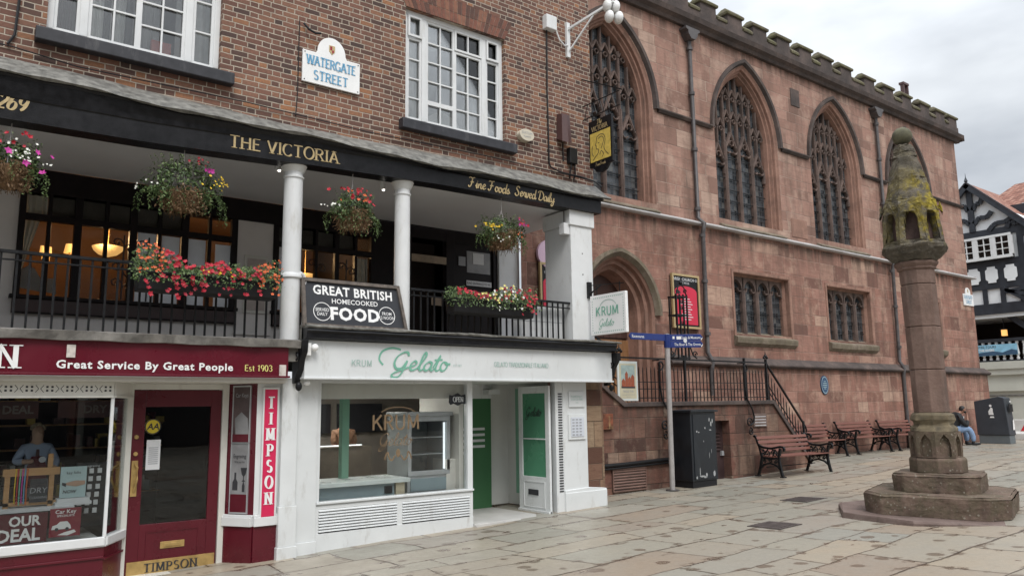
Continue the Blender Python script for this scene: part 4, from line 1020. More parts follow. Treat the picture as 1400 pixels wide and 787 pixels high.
# gauged brick arches
vb = [plain('arch_brick', (.17, .068, .045), .85, .3, 12, bump=.4), plain('arch_brick_dark', (.10, .048, .035), .85, .3, 12, bump=.4), plain('arch_brick_pale', (.21, .095, .06), .85, .3, 12, bump=.4)]
for w in (W1, W2):
    m = MB(); x0, x1, z1 = w[0]-.0, w[1]+.0, w[3]; n = 26
    for i in range(n):
        t0, t1 = i/n, (i+1)/n; sp = .17
        def tp(t): return lerp(x0-sp, x1+sp, t)
        def bt(t): return lerp(x0, x1, t)
        e = .004; rise = lambda t: .05*(1-(2*t-1)**2); m.m = rnd.choice((0, 0, 1, 2))
        zb, zt = z1-.0, z1+.34
        m.xz([(bt(t0)+e, zb), (bt(t1)-e, zb), (lerp(bt(t1), tp(t1), .5)-e, zb+.165), (lerp(bt(t0), tp(t0), .5)+e, zb+.165)], 9.985, 10.01)
        m.m = rnd.choice((0, 0, 1, 2))
        m.xz([(lerp(bt(t0), tp(t0), .5)+e, zb+.175), (lerp(bt(t1), tp(t1), .5)-e, zb+.175), (tp(t1)-e, zt+rise(t1)), (tp(t0)+e, zt+rise(t0))], 9.985, 10.01)
    m.m = 0; m.build('brick_arch', vb, pub)
    m = MB(); m.xz([(x0, z1-.0), (x1, z1), (x1+.17, z1+.34), ((x0+x1)/2, z1+.385), (x0-.17, z1+.34)], 9.992, 9.999); m.build('arch_mortar', plain('lime_mortar', (.42, .37, .31), .9, .2, 8), pub)
def sash(w, kind):
    x0, x1, z0, z1 = w; m = MB(); y = 10.07
    fw = .075
    o = MB(); o.box(x0, x1, y, y+.1, z0, z0+fw); o.box(x0, x1, y, y+.1, z1-fw, z1); o.box(x0, x0+fw, y+.001, y+.1, z0+fw, z1-fw); o.box(x1-fw, x1, y+.001, y+.1, z0+fw, z1-fw)
    W = x1-x0; a, b = x0+fw+.26*W/1.92, x1-fw-.26*W/1.92
    o.box(a, a+.09, y+.001, y+.1, z0+fw, z1-fw); o.box(b-.09, b, y+.001, y+.1, z0+fw, z1-fw)
    win = o.build('window', M('white_paint'), pub, bev=.008)
    g = MB(); g.box(x0+fw, x1-fw, y+.062, y+.066, z0+fw, z1-fw); g.build('pane', M('glass_upper'), win)
    s = MB(); zz0, zz1 = z0+fw, z1-fw; H = zz1-zz0
    def leaf(u0, u1, v0, v1, cols, rows, yy, st=.035):
        s.box(u0, u1, yy, yy+.035, v0, v0+st); s.box(u0, u1, yy, yy+.035, v1-st, v1); s.box(u0, u0+st, yy+.001, yy+.034, v0+st, v1-st); s.box(u1-st, u1, yy+.001, yy+.034, v0+st, v1-st)
        for i in range(1, cols): q = lerp(u0+st, u1-st, i/cols); s.box(q-.011, q+.011, yy+.006, yy+.030, v0+st, v1-st)
        for i in range(1, rows): q = lerp(v0+st, v1-st, i/rows); s.box(u0+st, u1-st, yy+.008, yy+.028, q-.011, q+.011)
    vz = zz0+H*.79
    for u0, u1 in ((x0+fw, a), (b, x1-fw)):
        leaf(u0, u1, zz0, vz, 1, 4 if kind == 2 else 3, y+.02); leaf(u0+.005, u1-.005, vz+.01, zz1, 1, 1, y-.012)
    c = (a+.09+b-.09)/2
    leaf(a+.09, c, zz0+(H*.2 if kind == 2 else 0), zz1, 2, 4, y+.018); leaf(c, b-.09, zz0, vz-.01, 2, 4, y+.018); leaf(c, b-.09, vz, zz1, 2, 1, y+.002)
    if kind == 2: leaf(a+.09, c, zz0, zz0+H*.2, 2, 1, y+.018)
    s.build('glazing_bars', M('white_paint'), win)
    st = MB(); st.xz([(x0-.11, z0-.17), (x1+.16, z0-.17), (x1+.16, z0-.01), (x0-.11, z0-.01)], 9.87, 10.07); st.build('window_sill', M('sill_black'), win, bev=.012)
    # room behind
    r_ = MB(); X0, X1, Z0, Z1, Y1 = x0-.25, x1+.25, z0-.1, z1+.7, 11.6
    r_.add([(X0, 10.18, Z0), (X1, 10.18, Z0), (X1, Y1, Z0), (X0, Y1, Z0), (X0, 10.18, Z1), (X1, 10.18, Z1), (X1, Y1, Z1), (X0, Y1, Z1)], [(0, 1, 2, 3), (4, 7, 6, 5), (2, 6, 7, 3), (0, 3, 7, 4), (1, 5, 6, 2)]); r_.build('room', M('room_grey'), win)
    # curtains
    def curtain(u0, u1, yy, ph, taper=0.0, mat='curtain', zt=None, zb=None):
        cm = MB(); n = 26; A = []; B = []
        for i in range(n+1):
            t = i/n; q = lerp(u0, u1, t); dy = .028*math.sin(t*n*.9+ph)+.012*math.sin(t*17+ph)
            A.append((q, yy+dy, (z1+.4 if zt is None else zt))); B.append((lerp(q, u0 if taper < 0 else u1, abs(taper)*.9), yy+dy, (z0 if zb is None else zb)))
        cm.strip(B, A, False); cm.build('curtain', M(mat), win, smooth=60)
    if kind == 2:
        curtain(x0+.02, a+.16, 10.2, 0); curtain(b-.30, x1, 10.21, 1.3, .0); curtain(b-.42, b-.18, 10.25, 2, .5, zb=z0+.1)
        curtain(x0-.05, x1+.4, 10.30, 3, mat='sky_sheen_net')  # grey net across the window; its pale tone imitates sky reflected in the panes
        mm = MB(); mm.xz([(6.28, z0+.52), (6.55, z0+.50), (6.56, z0+.78), (6.3, z0+.75)], 10.2, 10.205); mm.build('notice', M('paper'), win)
        mm = MB(); mm.xz([(6.05, z0), (6.9, z0), (6.75, z0+.3), (6.45, z0+.42), (6.2, z0+.28)], 10.28, 10.31); mm.build('linen', M('curtain'), win)
    else:
        curtain(x0+.36, x0+.62, 10.3, 0, .1); curtain(x0+.72, x0+.9, 10.34, 1, -.2); curtain(x0+.98, x0+1.3, 10.36, 2, 0, 'room_grey'); curtain(x1-.5, x1, 10.3, 2.2)
        curtain(x0+.0, x0+.3, 10.34, 3, .0, 'box_brown'); curtain(x0+.55, x0+1.25, 10.6, .4, mat='sill_black')
        mm = MB(); mm.box(x0+1.18, x0+1.42, 10.24, 10.32, z0+.05, z0+.33); mm.build('box', plain('salmon_card', (.6, .13, .09), .6, .1), win)
sash(W0, 1); sash(W1, 1); sash(W2, 2)

# lead roof strip, gutter edge and black beam; the old timber wanders a little
GT = [(-9, 3.72), (1.1, 3.675), (6, 3.63), (9.6, 3.65)]
KT = [(-9, 3.96), (1.0, 3.97), (2.6, 3.93), (3.85, 3.885), (6.2, 3.935), (8.6, 3.96), (9.6, 3.96)]
BT = [(-9, 3.02), (1.96, 3.19), (4, 3.28), (6.1, 3.35), (9.6, 3.37)]
def wavy(prof_fn, x0, x1, n):
    m = MB(); k = len(prof_fn(x0))
    for i in range(n+1): x = lerp(x0, x1, i/n); m.v += [(x, y, z) for y, z in prof_fn(x)]
    for i in range(n):
        for j in range(k): m.f.append([i*k+j, (i+1)*k+j, (i+1)*k+(j+1) % k, i*k+(j+1) % k]); m.fm.append(0)
    m.f.append(list(range(k))); m.fm.append(0); m.f.append([n*k+j for j in range(k)][::-1]); m.fm.append(0)
    return m
wob = lambda x: .016*math.sin(x*1.9)+.010*math.sin(x*4.7+1)+.005*math.sin(x*13)
m = wavy(lambda x: [(10.02, table(KT, x)+.01+wob(x)*.4), (10.02, table(KT, x)-.05), (9.63, table(GT, x)-.03+wob(x)), (9.60, table(GT, x)-.012+wob(x+.2)), (9.625, table(GT, x)+.018+wob(x)), (9.72, table(GT, x)+.085+wob(x*1.3))], -9, 9.60, 200); m.build('lead_roof', M('lead'), pub, smooth=40)
m = wavy(lambda x: [(9.98, table(KT, x)-.06), (9.98, table(BT, x)-.0), (9.72, table(BT, x)), (9.715, table(BT, x)+.235), (9.70, table(BT, x)+.25), (9.69, table(BT, x)+.31 if table(BT, x)+.31 < table(GT, x)-.06 else table(GT, x)-.06), (9.66, table(GT, x)-.05+wob(x)*.6), (9.64, table(GT, x)-.035+wob(x))], -9, 9.44, 120)
beam = m.build('fascia_beam', M('black_paint'), pub)
m = MB(); z = 3.35
O = Vector((2.92, 9.72, table(BT, 2.9)+.085)); U = Vector((1.66, 0, .055)).normalized()
letters(m, 'THE VICTORIA', O, U, UZ, .165, weight=.18, contrast=.4, track=.10, wide=1.04, lift=.006); beam_t = m.build('lettering', M('gold'), beam)
m = MB(); letters(m, 'Fine Foods', (6.60, 9.72, 3.40), UX, UZ, .155, style='script', weight=.17, contrast=.4, slant=.05, wide=1.12, lift=.006)
letters(m, 'Served Daily', (7.50, 9.72, 3.40), UX, UZ, .155, style='script', weight=.17, contrast=.4, slant=.05, wide=1.03, lift=.006); m.build('lettering', M('gold'), beam)
m = MB(); letters(m, '1269', (.36, 9.72, 3.27), Vector((1, 0, .03)).normalized(), UZ, .165, weight=.2, contrast=.35, wide=.86, slant=.25, lift=.006, track=.06); m.build('lettering', M('gold'), beam)
# ceiling, floor and edge slabs of the gallery
m = MB(); m.box(-9, 9.42, 9.98, 12.4, 3.40, 3.46); m.build('ceiling', M('grey_ceiling'), pub)
m = MB(); m.box(-9, 9.5, 9.75, 12.4, .62, .86); m.build('gallery_floor', M('slate_concrete'), pub)
m = wavy(lambda x: [(9.9, .78), (9.66+.01*math.sin(x*7), .79+.006*math.sin(x*9)), (9.64+.008*math.sin(x*5), .885+.006*math.sin(x*6)), (9.72, .90), (9.95, .90)], -9, 4.0, 90); m.build('edge_slab', M('slate_concrete'), pub)
m = MB(); m.box(3.98, 9.55, 9.75, 10.1, .86, 1.065); m.build('raised_edge', M('slate_concrete'), pub)
m = wavy(lambda x: [(10.0, 1.065), (9.60+.006*math.sin(x*8), 1.055), (9.59+.005*math.sin(x*11), 1.075), (9.66, 1.10+.006*math.sin(x*5)), (10.0, 1.11)], 3.98, 9.72, 70); m.build('lead_flashing', M('lead'), pub)
m = MB(); run_x(m, [(9.8, 1.06), (9.62, 1.06), (9.60, 1.02), (9.63, .99), (9.63, .93), (9.69, .91), (9.8, .90)], 3.98, 9.62); m.build('shop_cornice', M('black_paint'), pub)
# columns
def column(x, zb, zt, r_):
    m = MB(); y = 9.93
    m.lathe([(r_*1.02, zb), (r_, zt-.26), (r_*1.12, zt-.255), (r_*1.14, zt-.235), (r_*1.0, zt-.225), (r_*.98, zt-.17), (r_*1.1, zt-.16), (r_*1.42, zt-.075), (r_*1.45, zt-.07), (r_*1.45, zt)], (x, y), 24)
    return m.build('column', M('white_paint'), pub, smooth=35)
c1 = column(3.86, .89, 3.36, .125); c2 = column(5.545, 1.09, 3.39, .115)
m = MB(); m.lathe([(.13, 1.72), (.15, 1.74), (.15, 1.77), (.13, 1.80)], (3.86, 9.93), 24); m.build('collar', M('white_paint'), c1, smooth=40)
m = MB(); m.tube([(4.03, 9.86, .9), (4.03, 9.86, 1.72), (4.0, 9.86, 1.78), (3.95, 9.84, 1.8)], .03, 8); m.build('pipe', M('white_paint'), c1, smooth=40)
# square end pier and left pier
m = MB(); m.box(8.79, 9.29, 9.82, 10.52, 1.09, 3.10); m.box(8.75, 9.33, 9.79, 10.53, 3.10, 3.37); p_ = m.build('end_pier', M('white_paint'), pub, bev=.01)
m = MB()
for z in (2.25, 2.62): m.tube([(9.05, 9.825, z), (9.05, 9.815, z)], .012, 8)
m.build('bolts', M('pipe'), p_)
m = MB(); m.box(-.9, -.2, 9.85, 10.4, .89, 3.2); m.build('pier', M('cream_wall'), pub, bev=.01)
# back wall of the gallery and its joinery
YB = 12.4
m = MB(); m.box(-9, 9.66, YB+.1, YB+.3, .86, 1.36); m.build('base_wall', M('cream_wall'), pub)
m = MB(); m.box(-9, .93, YB+.1, YB+.3, 1.36, 3.4); m.box(3.93, 4.53, YB+.06, YB+.3, 1.2, 3.28); m.build('wall_panel', M('cream_wall'), pub)
m = MB(); m.box(9.15, 9.66, YB+.0, YB+.3, .86, 3.4); m.build('white_jamb', M('white_paint'), pub)
def bay(x0, x1, muls, thick, zt):
    o = MB(); y0, y1 = YB+.03, YB+.13; zb = 1.60
    o.box(x0, x1, y0-.02, y1, 1.36, 1.58); o.box(x0-.04, x1+.04, y0-.06, y1-.02, 1.56, 1.61); o.box(x0, x1, y0, y1, 3.06, 3.4); o.box(x0, x1, y0+.002, y1, zt-.045, zt+.045)
    for x, w in zip(muls, thick): o.box(x-w/2, x+w/2, y0+.001, y1-.001, 1.6, 3.07)
    w_ = o.build('window', M('dark_wood'), pub, bev=.006)
    g = MB(); g.box(x0, x1, y1-.04, y1-.036, 1.6, 3.07); g.build('pane', M('glass_bar'), w_)
    b = MB(); 
    b.box(x0, x1, y0-.024, y0-.021, 1.38, 1.55); b.build('apron', M('maroon_panel'), w_)
    return w_
b1 = bay(.93, 3.92, [.97, 1.30, 1.66, 2.03, 2.39, 2.76, 3.13, 3.50, 3.88], [.08, .05, .10, .05, .10, .05, .10, .05, .09], 2.72)
b2 = bay(4.54, 6.40, [4.58, 4.97, 5.28, 5.66, 6.02, 6.36], [.08, .09, .05, .08, .05, .09], 2.74)
m = MB(); m.box(-9, 6.42, YB+.01, YB+.30, 3.06, 3.40); m.box(3.89, 3.935, YB+.04, YB+.2, 1.36, 3.1); m.box(4.525, 4.56, YB+.04, YB+.2, 1.36, 3.1); m.build('header_beam', M('dark_wood'), pub)
m = MB(); m.add([(6.4, YB+.3, .86), (9.66, YB+.3, .86), (9.66, 15, .86), (6.4, 15, .86), (6.4, YB+.3, 3.5), (9.66, YB+.3, 3.5), (9.66, 15, 3.5), (6.4, 15, 3.5)], [(0, 1, 2, 3), (4, 7, 6, 5), (1, 5, 6, 2), (0, 3, 7, 4), (3, 2, 6, 7)]); m.box(8.0, 9.66, YB+.2, YB+.3, .86, 3.5); m.build('lobby', M('dark_room'), pub)
m = MB(); m.box(6.41, 7.16, YB+.05, YB+.15, .86, 3.4); m.box(7.93, 8.12, YB+.06, YB+.16, .86, 3.4); m.box(9.04, 9.14, YB+.05, YB+.15, .86, 3.4); m.box(7.16, 9.04, YB+.07, YB+.16, 3.18, 3.4); m.build('door_surround', M('dark_wood'), pub, bev=.006)
m = MB(); m.box(7.16, 7.93, YB+.5, YB+.54, .86, 3.18); dd = m.build('inner_door', M('dark_room'), pub)
m = MB(); m.box(7.16, 7.93, YB+.06, YB+.1, 2.72, 2.86); m.build('transom_sign', plain('tarnished_sign', (.30, .23, .16), .5, .2, 8), dd)
m = MB(); m.box(7.62, 7.88, YB+.1, YB+.11, 1.92, 2.08); m.build('door_notice', plain('brown_card', (.25, .18, .12), .5, .2, 8), dd)
m = MB(); m.box(8.13, 9.03, YB+.09, YB+.14, .86, 3.18); dr2 = m.build('side_door', M('dark_wood'), pub)
m = MB(); m.box(8.42, 8.98, YB+.08, YB+.09, 2.62, 3.05); m.build('fanlight', M('poster_grey'), dr2)
m = MB(); m.box(8.40, 9.0, YB+.066, YB+.08, 2.36, 2.46); m.build('door_sign', M('paper'), dr2)
m = MB(); sans(m, 'KIND ENTRANCE TO VIC', (8.70, YB+.066, 2.385), UX, UZ, .05, wide=.7); m.build('lettering', M('ink'), dr2)
m = MB(); m.box(8.5, 8.9, YB+.07, YB+.08, 2.08, 2.26); m.build('letter_board', M('maroon_panel'), dr2)
for (x0, x1, z0, z1, mt) in ((8.22, 8.38, 2.74, 2.92, 'ink_grey'), (8.56, 8.82, 2.80, 3.02, 'paper')):
    m = MB(); m.box(x0, x1, YB+.07, YB+.079, z0, z1); m.build('sticker', M(mt), dr2)
m = MB(); m.box(9.24, 9.58, YB-.02, YB-.001, 2.02, 2.34); pp = m.build('notice', M('paper'), pub)
m = MB(); m.box(9.34, 9.49, YB-.026, YB-.021, 2.08, 2.31); m.build('yellow_notice', M('yellow'), pp)
m = MB(); m.box(4.06, 4.44, YB+.03, YB+.07, 1.55, 2.5); fr = m.build('menu_frame', M('cream_timber'), pub); 
m = MB(); m.box(4.10, 4.40, YB+.02, YB+.03, 1.6, 2.44); m.build('menu', plain('faded_menu', (.46, .40, .37), .6, .1), fr)
# public bar behind the glass
m = MB(); X0, X1, Z0, Z1, Y0, Y1 = .7, 6.6, 1.2, 3.5, YB+.31, 16.0
m.add([(X0, Y0, Z0), (X1, Y0, Z0), (X1, Y1, Z0), (X0, Y1, Z0), (X0, Y0, Z1), (X1, Y0, Z1), (X1, Y1, Z1), (X0, Y1, Z1)], [(0, 1, 2, 3), (4, 7, 6, 5), (2, 6, 7, 3), (0, 3, 7, 4), (1, 5, 6, 2)]); m.build('bar_room', M('room_brown'), pub)
m = MB()
for x0, x1, z in ((1.36, 1.62, 2.86), (1.7, 1.99, 2.86), (2.06, 2.33, 2.82), (2.44, 2.72, 2.9), (2.8, 3.1, 2.86), (5.02, 5.25, 2.86), (5.31, 5.62, 2.86), (4.62, 4.93, 2.86), (5.7, 6.0, 2.84)): m.box(x0-.04, x1+.04, YB+.18, YB+.185, 2.72, 3.08)
m.build('roller_blind', M('curtain_dark'), pub)
def drape(x0, x1, xe, zt, zb, par):
    m = MB(); A = []; B = []; n = 18
    for i in range(n+1):
        t = i/n; A.append((lerp(x0, x1, t), YB+.2+.02*math.sin(t*22), zt)); B.append((lerp(x0, xe, t), YB+.2+.02*math.sin(t*22), zb))
    m.strip(B, A, False); m.build('curtain', M('curtain'), par, smooth=60)
drape(.98, 1.28, 1.28, 3.06, 2.75, b1); drape(.98, 1.2, 1.02, 2.70, 1.95, b1); drape(6.06, 6.32, 6.34, 2.68, 1.7, b2)
# notices in the panes; reflected sky is painted into their pale colour
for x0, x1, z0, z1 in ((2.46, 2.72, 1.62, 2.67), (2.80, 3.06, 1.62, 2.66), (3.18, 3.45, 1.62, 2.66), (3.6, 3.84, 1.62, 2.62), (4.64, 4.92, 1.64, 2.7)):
    m = MB(); m.box(x0, x1, YB+.082, YB+.086, z0, z1); m.build('sky_glare_poster', plain('sky_glare_poster', (.74, .78, .84), .5, .05) if 'sky_glare_poster' not in bpy.data.materials else bpy.data.materials['sky_glare_poster'], b1 if x0 < 4 else b2)
for x in (2.28, 2.62, 5.3, 5.85):
    m = MB(); yv = YB+.07
    m.tube([(x, yv, 1.63), (x, yv, 2.6)], .012, 5)
    for k, zz in enumerate((1.8, 2.05, 2.4)): m.tube(volute(x+.09, zz, .085, 1.3, PI, yv, 1 if k % 2 else -1, 16), .011, 5); m.tube(volute(x-.09, zz+.08, .075, 1.2, 0, yv, -1 if k % 2 else 1, 16), .011, 5)
    m.build('scroll_motif', M('ink'), b1 if x < 4 else b2)
m = MB(); m.xz([(1.02, 1.98), (1.02, 1.72), (1.26, 1.68), (1.26, 1.86), (1.18, 2.0), (1.1, 2.04)], YB+.15, YB+.155); m.xz([(1.34, 1.68), (1.46, 1.66), (1.44, 1.88), (1.34, 1.88)], YB+.15, YB+.155); m.build('window_card', M('ink_grey'), b1)
# lamps inside
def bowl(x, y, z, r_, label):
    t = thing('bowl_lamp', (x, y, z), label, 'lamp', 'lit lamps inside the pub')
    m = MB(); m.lathe([(.02, z-.12*r_/.2), (r_*.6, z-.085*r_/.2), (r_*.9, z-.03*r_/.2), (r_, z+.02)], (x, y), 20); m.build('bowl', M('lamp_bowl'), t, smooth=50)
    m = MB(); m.tube([(x, y, z+.02), (x, y, 3.44)], .008, 6); m.build('stem', M('brass'), t)
bowl(2.32, 14.0, 2.67, .24, 'large glowing amber bowl lamp behind the left pub window')
bowl(5.72, 14.0, 2.52, .22, 'glowing amber bowl lamp behind the right pub window, above the chalkboard')
bowl(5.12, 13.6, 2.50, .20, 'amber bowl lamp partly behind the middle white column')
def shade(x, y, z, r_, h, label):
    t = thing('wall_lamp', (x, y, z), label, 'lamp', 'lit lamps inside the pub')
    m = MB(); m.lathe([(r_, z), (r_*.7, z+h)], (x, y), 14, caps=False); m.build('lamp_shade', M('lamp_warm'), t, smooth=50)
    m = MB(); m.tube([(x, y, z-.08), (x, y, z+h*.4)], .012, 6); m.build('stem', M('brass'), t)
shade(1.82, 14.4, 2.60, .085, .15, 'small lit shade lamp on the bar wall, beside the large bowl lamp')
shade(1.43, 14.4, 2.54, .035, .14, 'thin lit candle lamp left of the shade lamp'); shade(1.54, 14.4, 2.52, .035, .15, 'thin lit candle lamp touching the window bar, near the shade lamp')
for x, y, z, e in ((2.2, 13.7, 2.75, 38), (5.5, 13.6, 2.75, 24)):
    l = bpy.data.lights.new('bar_light', 'POINT'); l.energy = e; l.color = (1, .62, .3); l.shadow_soft_size = .15; o = bpy.data.objects.new('bar_light', l); o.location = (x, y, z); COL.objects.link(o); o.parent = pub; o.location = Vector((x, y, z))-BASE[pub]
# downlights
for k, (x, y) in enumerate(((5.35, 10.2), (3.72, 10.15))):
    t = thing('ceiling_spotlight', (x, y, 3.3), ('white ceiling spotlight beside the middle column', 'white ceiling spotlight tucked behind the left column')[k], 'spotlight')
    m = MB(); m.tube([(x, y, 3.39), (x, y, 3.31), (x+.01, y-.01, 3.26)], .04, 12); m.build('housing', M('white_paint'), t, smooth=40)
    m = MB(); m.ball((x+.012, y-.014, 3.258), .022, n=10, m=6); m.build('bulb', M('spot'), t)
t = thing('security_sensor', (8.72, 10.1, 3.05), 'small white sensor box on the inner side of the end pier', 'sensor'); m = MB(); m.box(8.66, 8.79, 9.84, 9.98, 2.93, 3.13); m.build('case', M('white_paint'), t, bev=.01); m = MB(); m.tube([(8.72, 9.91, 3.13), (8.72, 9.91, 3.39)], .01, 5); m.build('cable', M('pipe'), t)
# railings
def railing(x0, x1, z0, zt, label, sp):
    t = thing('balcony_railing', ((x0+x1)/2, 9.9, z0), label, 'railing')
    m = MB(); x = x0+.06; k = 0
    while x < x1-.02:
        m.box(x-.011, x+.011, 9.889, 9.911, z0, zt-.02); x += sp*(1.24 if k % 7 == 3 else 1); k += 1
    m.build('bars', M('black_iron'), t)
    m = MB(); m.box(x0, x1, 9.872, 9.928, zt-.02, zt+.012); m.box(x0, x1, 9.88, 9.92, zt-.10, zt-.085); m.build('top_rail', M('black_iron'), t)
    return t
railing(-6, 3.72, .89, 1.75, 'long black balcony railing over the burgundy shop front', .122)
railing(4.0, 5.42, 1.09, 1.75, 'short black railing behind the chalkboard between two white columns', .13)
railing(5.67, 8.79, 1.09, 1.74, 'black balcony railing between the middle column and the end pier', .118)
m = MB(); m.box(7.66, 8.72, 10.02, 10.05, 1.12, 1.66); t = tag(m.build('white_gate_panel', M('white_paint')), 'white boarded panel fixed behind the right end of the balcony railing', 'panel')
m = MB()
for i in range(1, 9): m.box(7.66+i*.115-.004, 7.66+i*.115+.004, 10.016, 10.0195, 1.12, 1.66)
m.box(7.66, 8.72, 10.015, 10.0185, 1.40, 1.408); m.build('joints', M('ink_grey'), t)

# things fixed to the brick
t = thing('street_sign', (4.38, 9.97, 4.6), 'white Watergate Street name plate with a small crest on the brick wall', 'street sign')
m = MB(); X0, X1, Z0, Z1 = 3.95, 4.83, 4.56, 5.03; cx = 4.385
m.xz([(X0, Z0), (X1, Z0), (X1, Z1), (cx+.235, Z1)]+[(cx+.215*math.cos(q), Z1+.04+.24*math.sin(q)) for q in [PI*i/14 for i in range(15)]]+[(cx-.235, Z1), (X0, Z1)], 9.955, 9.985); m.build('plate', M('sign_white'), t, bev=.004)
m = MB(); letters(m, 'WATERGATE', (cx, 9.955, 4.83), UX, UZ, .135, align='c', weight=.17, contrast=.55, track=.06, wide=.76); letters(m, 'STREET', (cx, 9.955, 4.62), UX, UZ, .135, align='c', weight=.17, contrast=.55, track=.1, wide=.86); m.build('lettering', M('letter_blue'), t)
m = MB(); m.xz([(cx-.045, 5.19), (cx+.045, 5.19), (cx+.045, 5.10), (cx, 5.05), (cx-.045, 5.10)], 9.950, 9.956); c_ = m.build('crest', M('gold'), t)
m = MB(); m.xz([(cx-.03, 5.175), (cx, 5.175), (cx, 5.12), (cx-.03, 5.12)], 9.947, 9.951); m.xz([(cx, 5.12), (cx+.03, 5.12), (cx+.025, 5.09), (cx, 5.07)], 9.947, 9.951); m.build('charge', M('fl_crimson'), c_)
m = MB()
for x, z in ((X0+.03, Z0+.03), (X1-.03, Z0+.03), (X0+.03, Z1-.03), (X1-.03, Z1-.03)): m.tube([(x, 9.957, z), (x, 9.95, z)], .009, 8)
m.build('screws', M('pipe'), t)
t = thing('alarm_box', (7.92, 9.97, 4.6), 'cream oval alarm box on the brick below the right window', 'alarm')
m = MB(); m.xz([(7.93+.155*math.cos(2*PI*i/28), 4.57+.105*math.sin(2*PI*i/28)) for i in range(28)], 9.90, 10.0); m.build('case', M('alarm'), t, bev=.02, smooth=40)
m = MB(); sans(m, 'DATUM', (7.93, 9.899, 4.58), UX, UZ, .045, lift=.002); sans(m, 'ALARMS', (7.93, 9.899, 4.525), UX, UZ, .03, lift=.002); m.build('lettering', M('ink_grey'), t)
t = thing('flood_light', (8.78, 9.95, 4.8), 'tapering brown wall light on the brick right of the alarm', 'wall light')
m = MB(); z0 = 4.58; m.add([(8.67, 10.0, z0+.1), (8.89, 10.0, z0+.1), (8.89, 9.84, z0+.02), (8.78, 9.80, z0), (8.67, 9.84, z0+.02), (8.69, 10, z0+.56), (8.87, 10, z0+.56), (8.87, 9.86, z0+.53), (8.78, 9.83, z0+.52), (8.69, 9.86, z0+.53)], [(4, 3, 2, 1, 0), (5, 6, 7, 8, 9), (0, 1, 6, 5), (1, 2, 7, 6), (2, 3, 8, 7), (3, 4, 9, 8), (4, 0, 5, 9)]); m.build('case', M('box_brown'), t)
m = MB(); m.tube([(8.78, 9.95, z0+.04), (8.79, 9.97, z0-.12), (8.80, 9.97, z0-.3)], .012, 6); m.build('cable', M('rubber'), t)
t = thing('junction_box', (8.98, 9.95, 4.4), 'black cable junction box under the brown wall light', 'junction box')
m = MB(); m.box(8.90, 9.08, 9.90, 10.0, 4.26, 4.55); m.build('case', M('rubber'), t, bev=.01)
m = MB()
for dx in (-.04, .05): m.tube([(8.99+dx, 9.94, 4.26), (8.99+dx, 9.94, 4.20), (8.99+dx*1.4, 9.96, 4.08), (8.98+dx, 9.97, 3.99)], .014, 6)
m.build('cables', M('rubber'), t)
m = MB(); m.tube([(8.48, 9.975, 6.7), (8.46, 9.975, 5.5), (8.47, 9.975, 4.2), (8.50, 9.97, 4.12), (8.7, 9.96, 4.07), (9.2, 9.93, 4.05), (9.32, 9.75, 3.95), (9.36, 9.6, 3.82)], .014, 6); tag(m.build('cable', M('rubber'), smooth=50), 'thick dark cable running down the brick to the pub roof edge', 'cable')
m = MB(); m.tube([(3.90, 9.985, 5.45), (3.90, 9.985, 4.4), (3.88, 9.98, 4.02)], .007, 5); m.tube([(-2, 9.97, 4.12), (.55, 9.97, 4.10), (1.2, 9.96, 4.03), (3.2, 9.96, 4.06), (5, 9.96, 4.02), (7.2, 9.96, 4.06), (9.3, 9.94, 4.03)], .008, 5); tag(m.build('wall_wire', M('rubber'), smooth=50), 'thin loose wires along the brick above the lead roof edge', 'cable')
m = MB(); m.tube([(.60, 9.98, 7), (.58, 9.98, 4.9), (.56, 9.98, 4.25), (.50, 9.97, 4.12)], .016, 6); tag(m.build('wall_cable', M('rubber'), smooth=50), 'dark cable beside the top left window', 'cable')
m = MB(); m.tube([(3.96, 9.97, 5.42), (4.02, 9.93, 5.33), (4.12, 9.93, 5.30), (4.20, 9.93, 5.32)], .016, 6); tag(m.build('hook', M('rubber'), smooth=50), 'bent black iron hook above the Watergate Street sign', 'hook')
t = thing('junction_box', (8.5, 9.95, 6.7), 'white box on the brick beside the floodlight bracket', 'junction box'); m = MB(); m.box(8.40, 8.64, 9.87, 10.0, 6.66, 6.92); m.build('case', M('white_paint'), t, bev=.012)
# bracket with floodlights
t = thing('floodlight_bracket', (8.98, 9.98, 6.5), 'white steel bracket with four round floodlights at the top of the brick wall', 'floodlight')
m = MB(); x = 8.98
m.box(x-.04, x+.04, 9.95, 10.0, 6.28, 6.95); m.bar((x, 9.97, 6.82), (x+.28, 9.05, 7.06), .04); m.bar((x, 9.96, 6.38), (x+.16, 9.45, 6.93), .024)
m.tube([(x-.02, 9.95, 6.5), (x-.12, 9.93, 6.46), (x-.22, 9.95, 6.55), (x-.3, 9.97, 6.75)], .014, 6); m.build('bracket', M('white_paint'), t)
for k, (dx, dy, dz) in enumerate(((-.02, .1, .02), (.10, .02, .0), (-.02, .06, -.2), (.12, -.03, -.22))):
    c = (x+.27+dx, 9.08+dy, 7.0+dz); m = MB(); m.ball(c, .07, .10, .12, 12, 8); f_ = m.build('floodlight', M('plastic_white'), t, smooth=60)
    m = MB(); m.ball((c[0]-.02, c[1]-.035, c[2]-.01), .06, .08, .095, 12, 8); m.build('lens', M('sign_white'), f_, smooth=60)
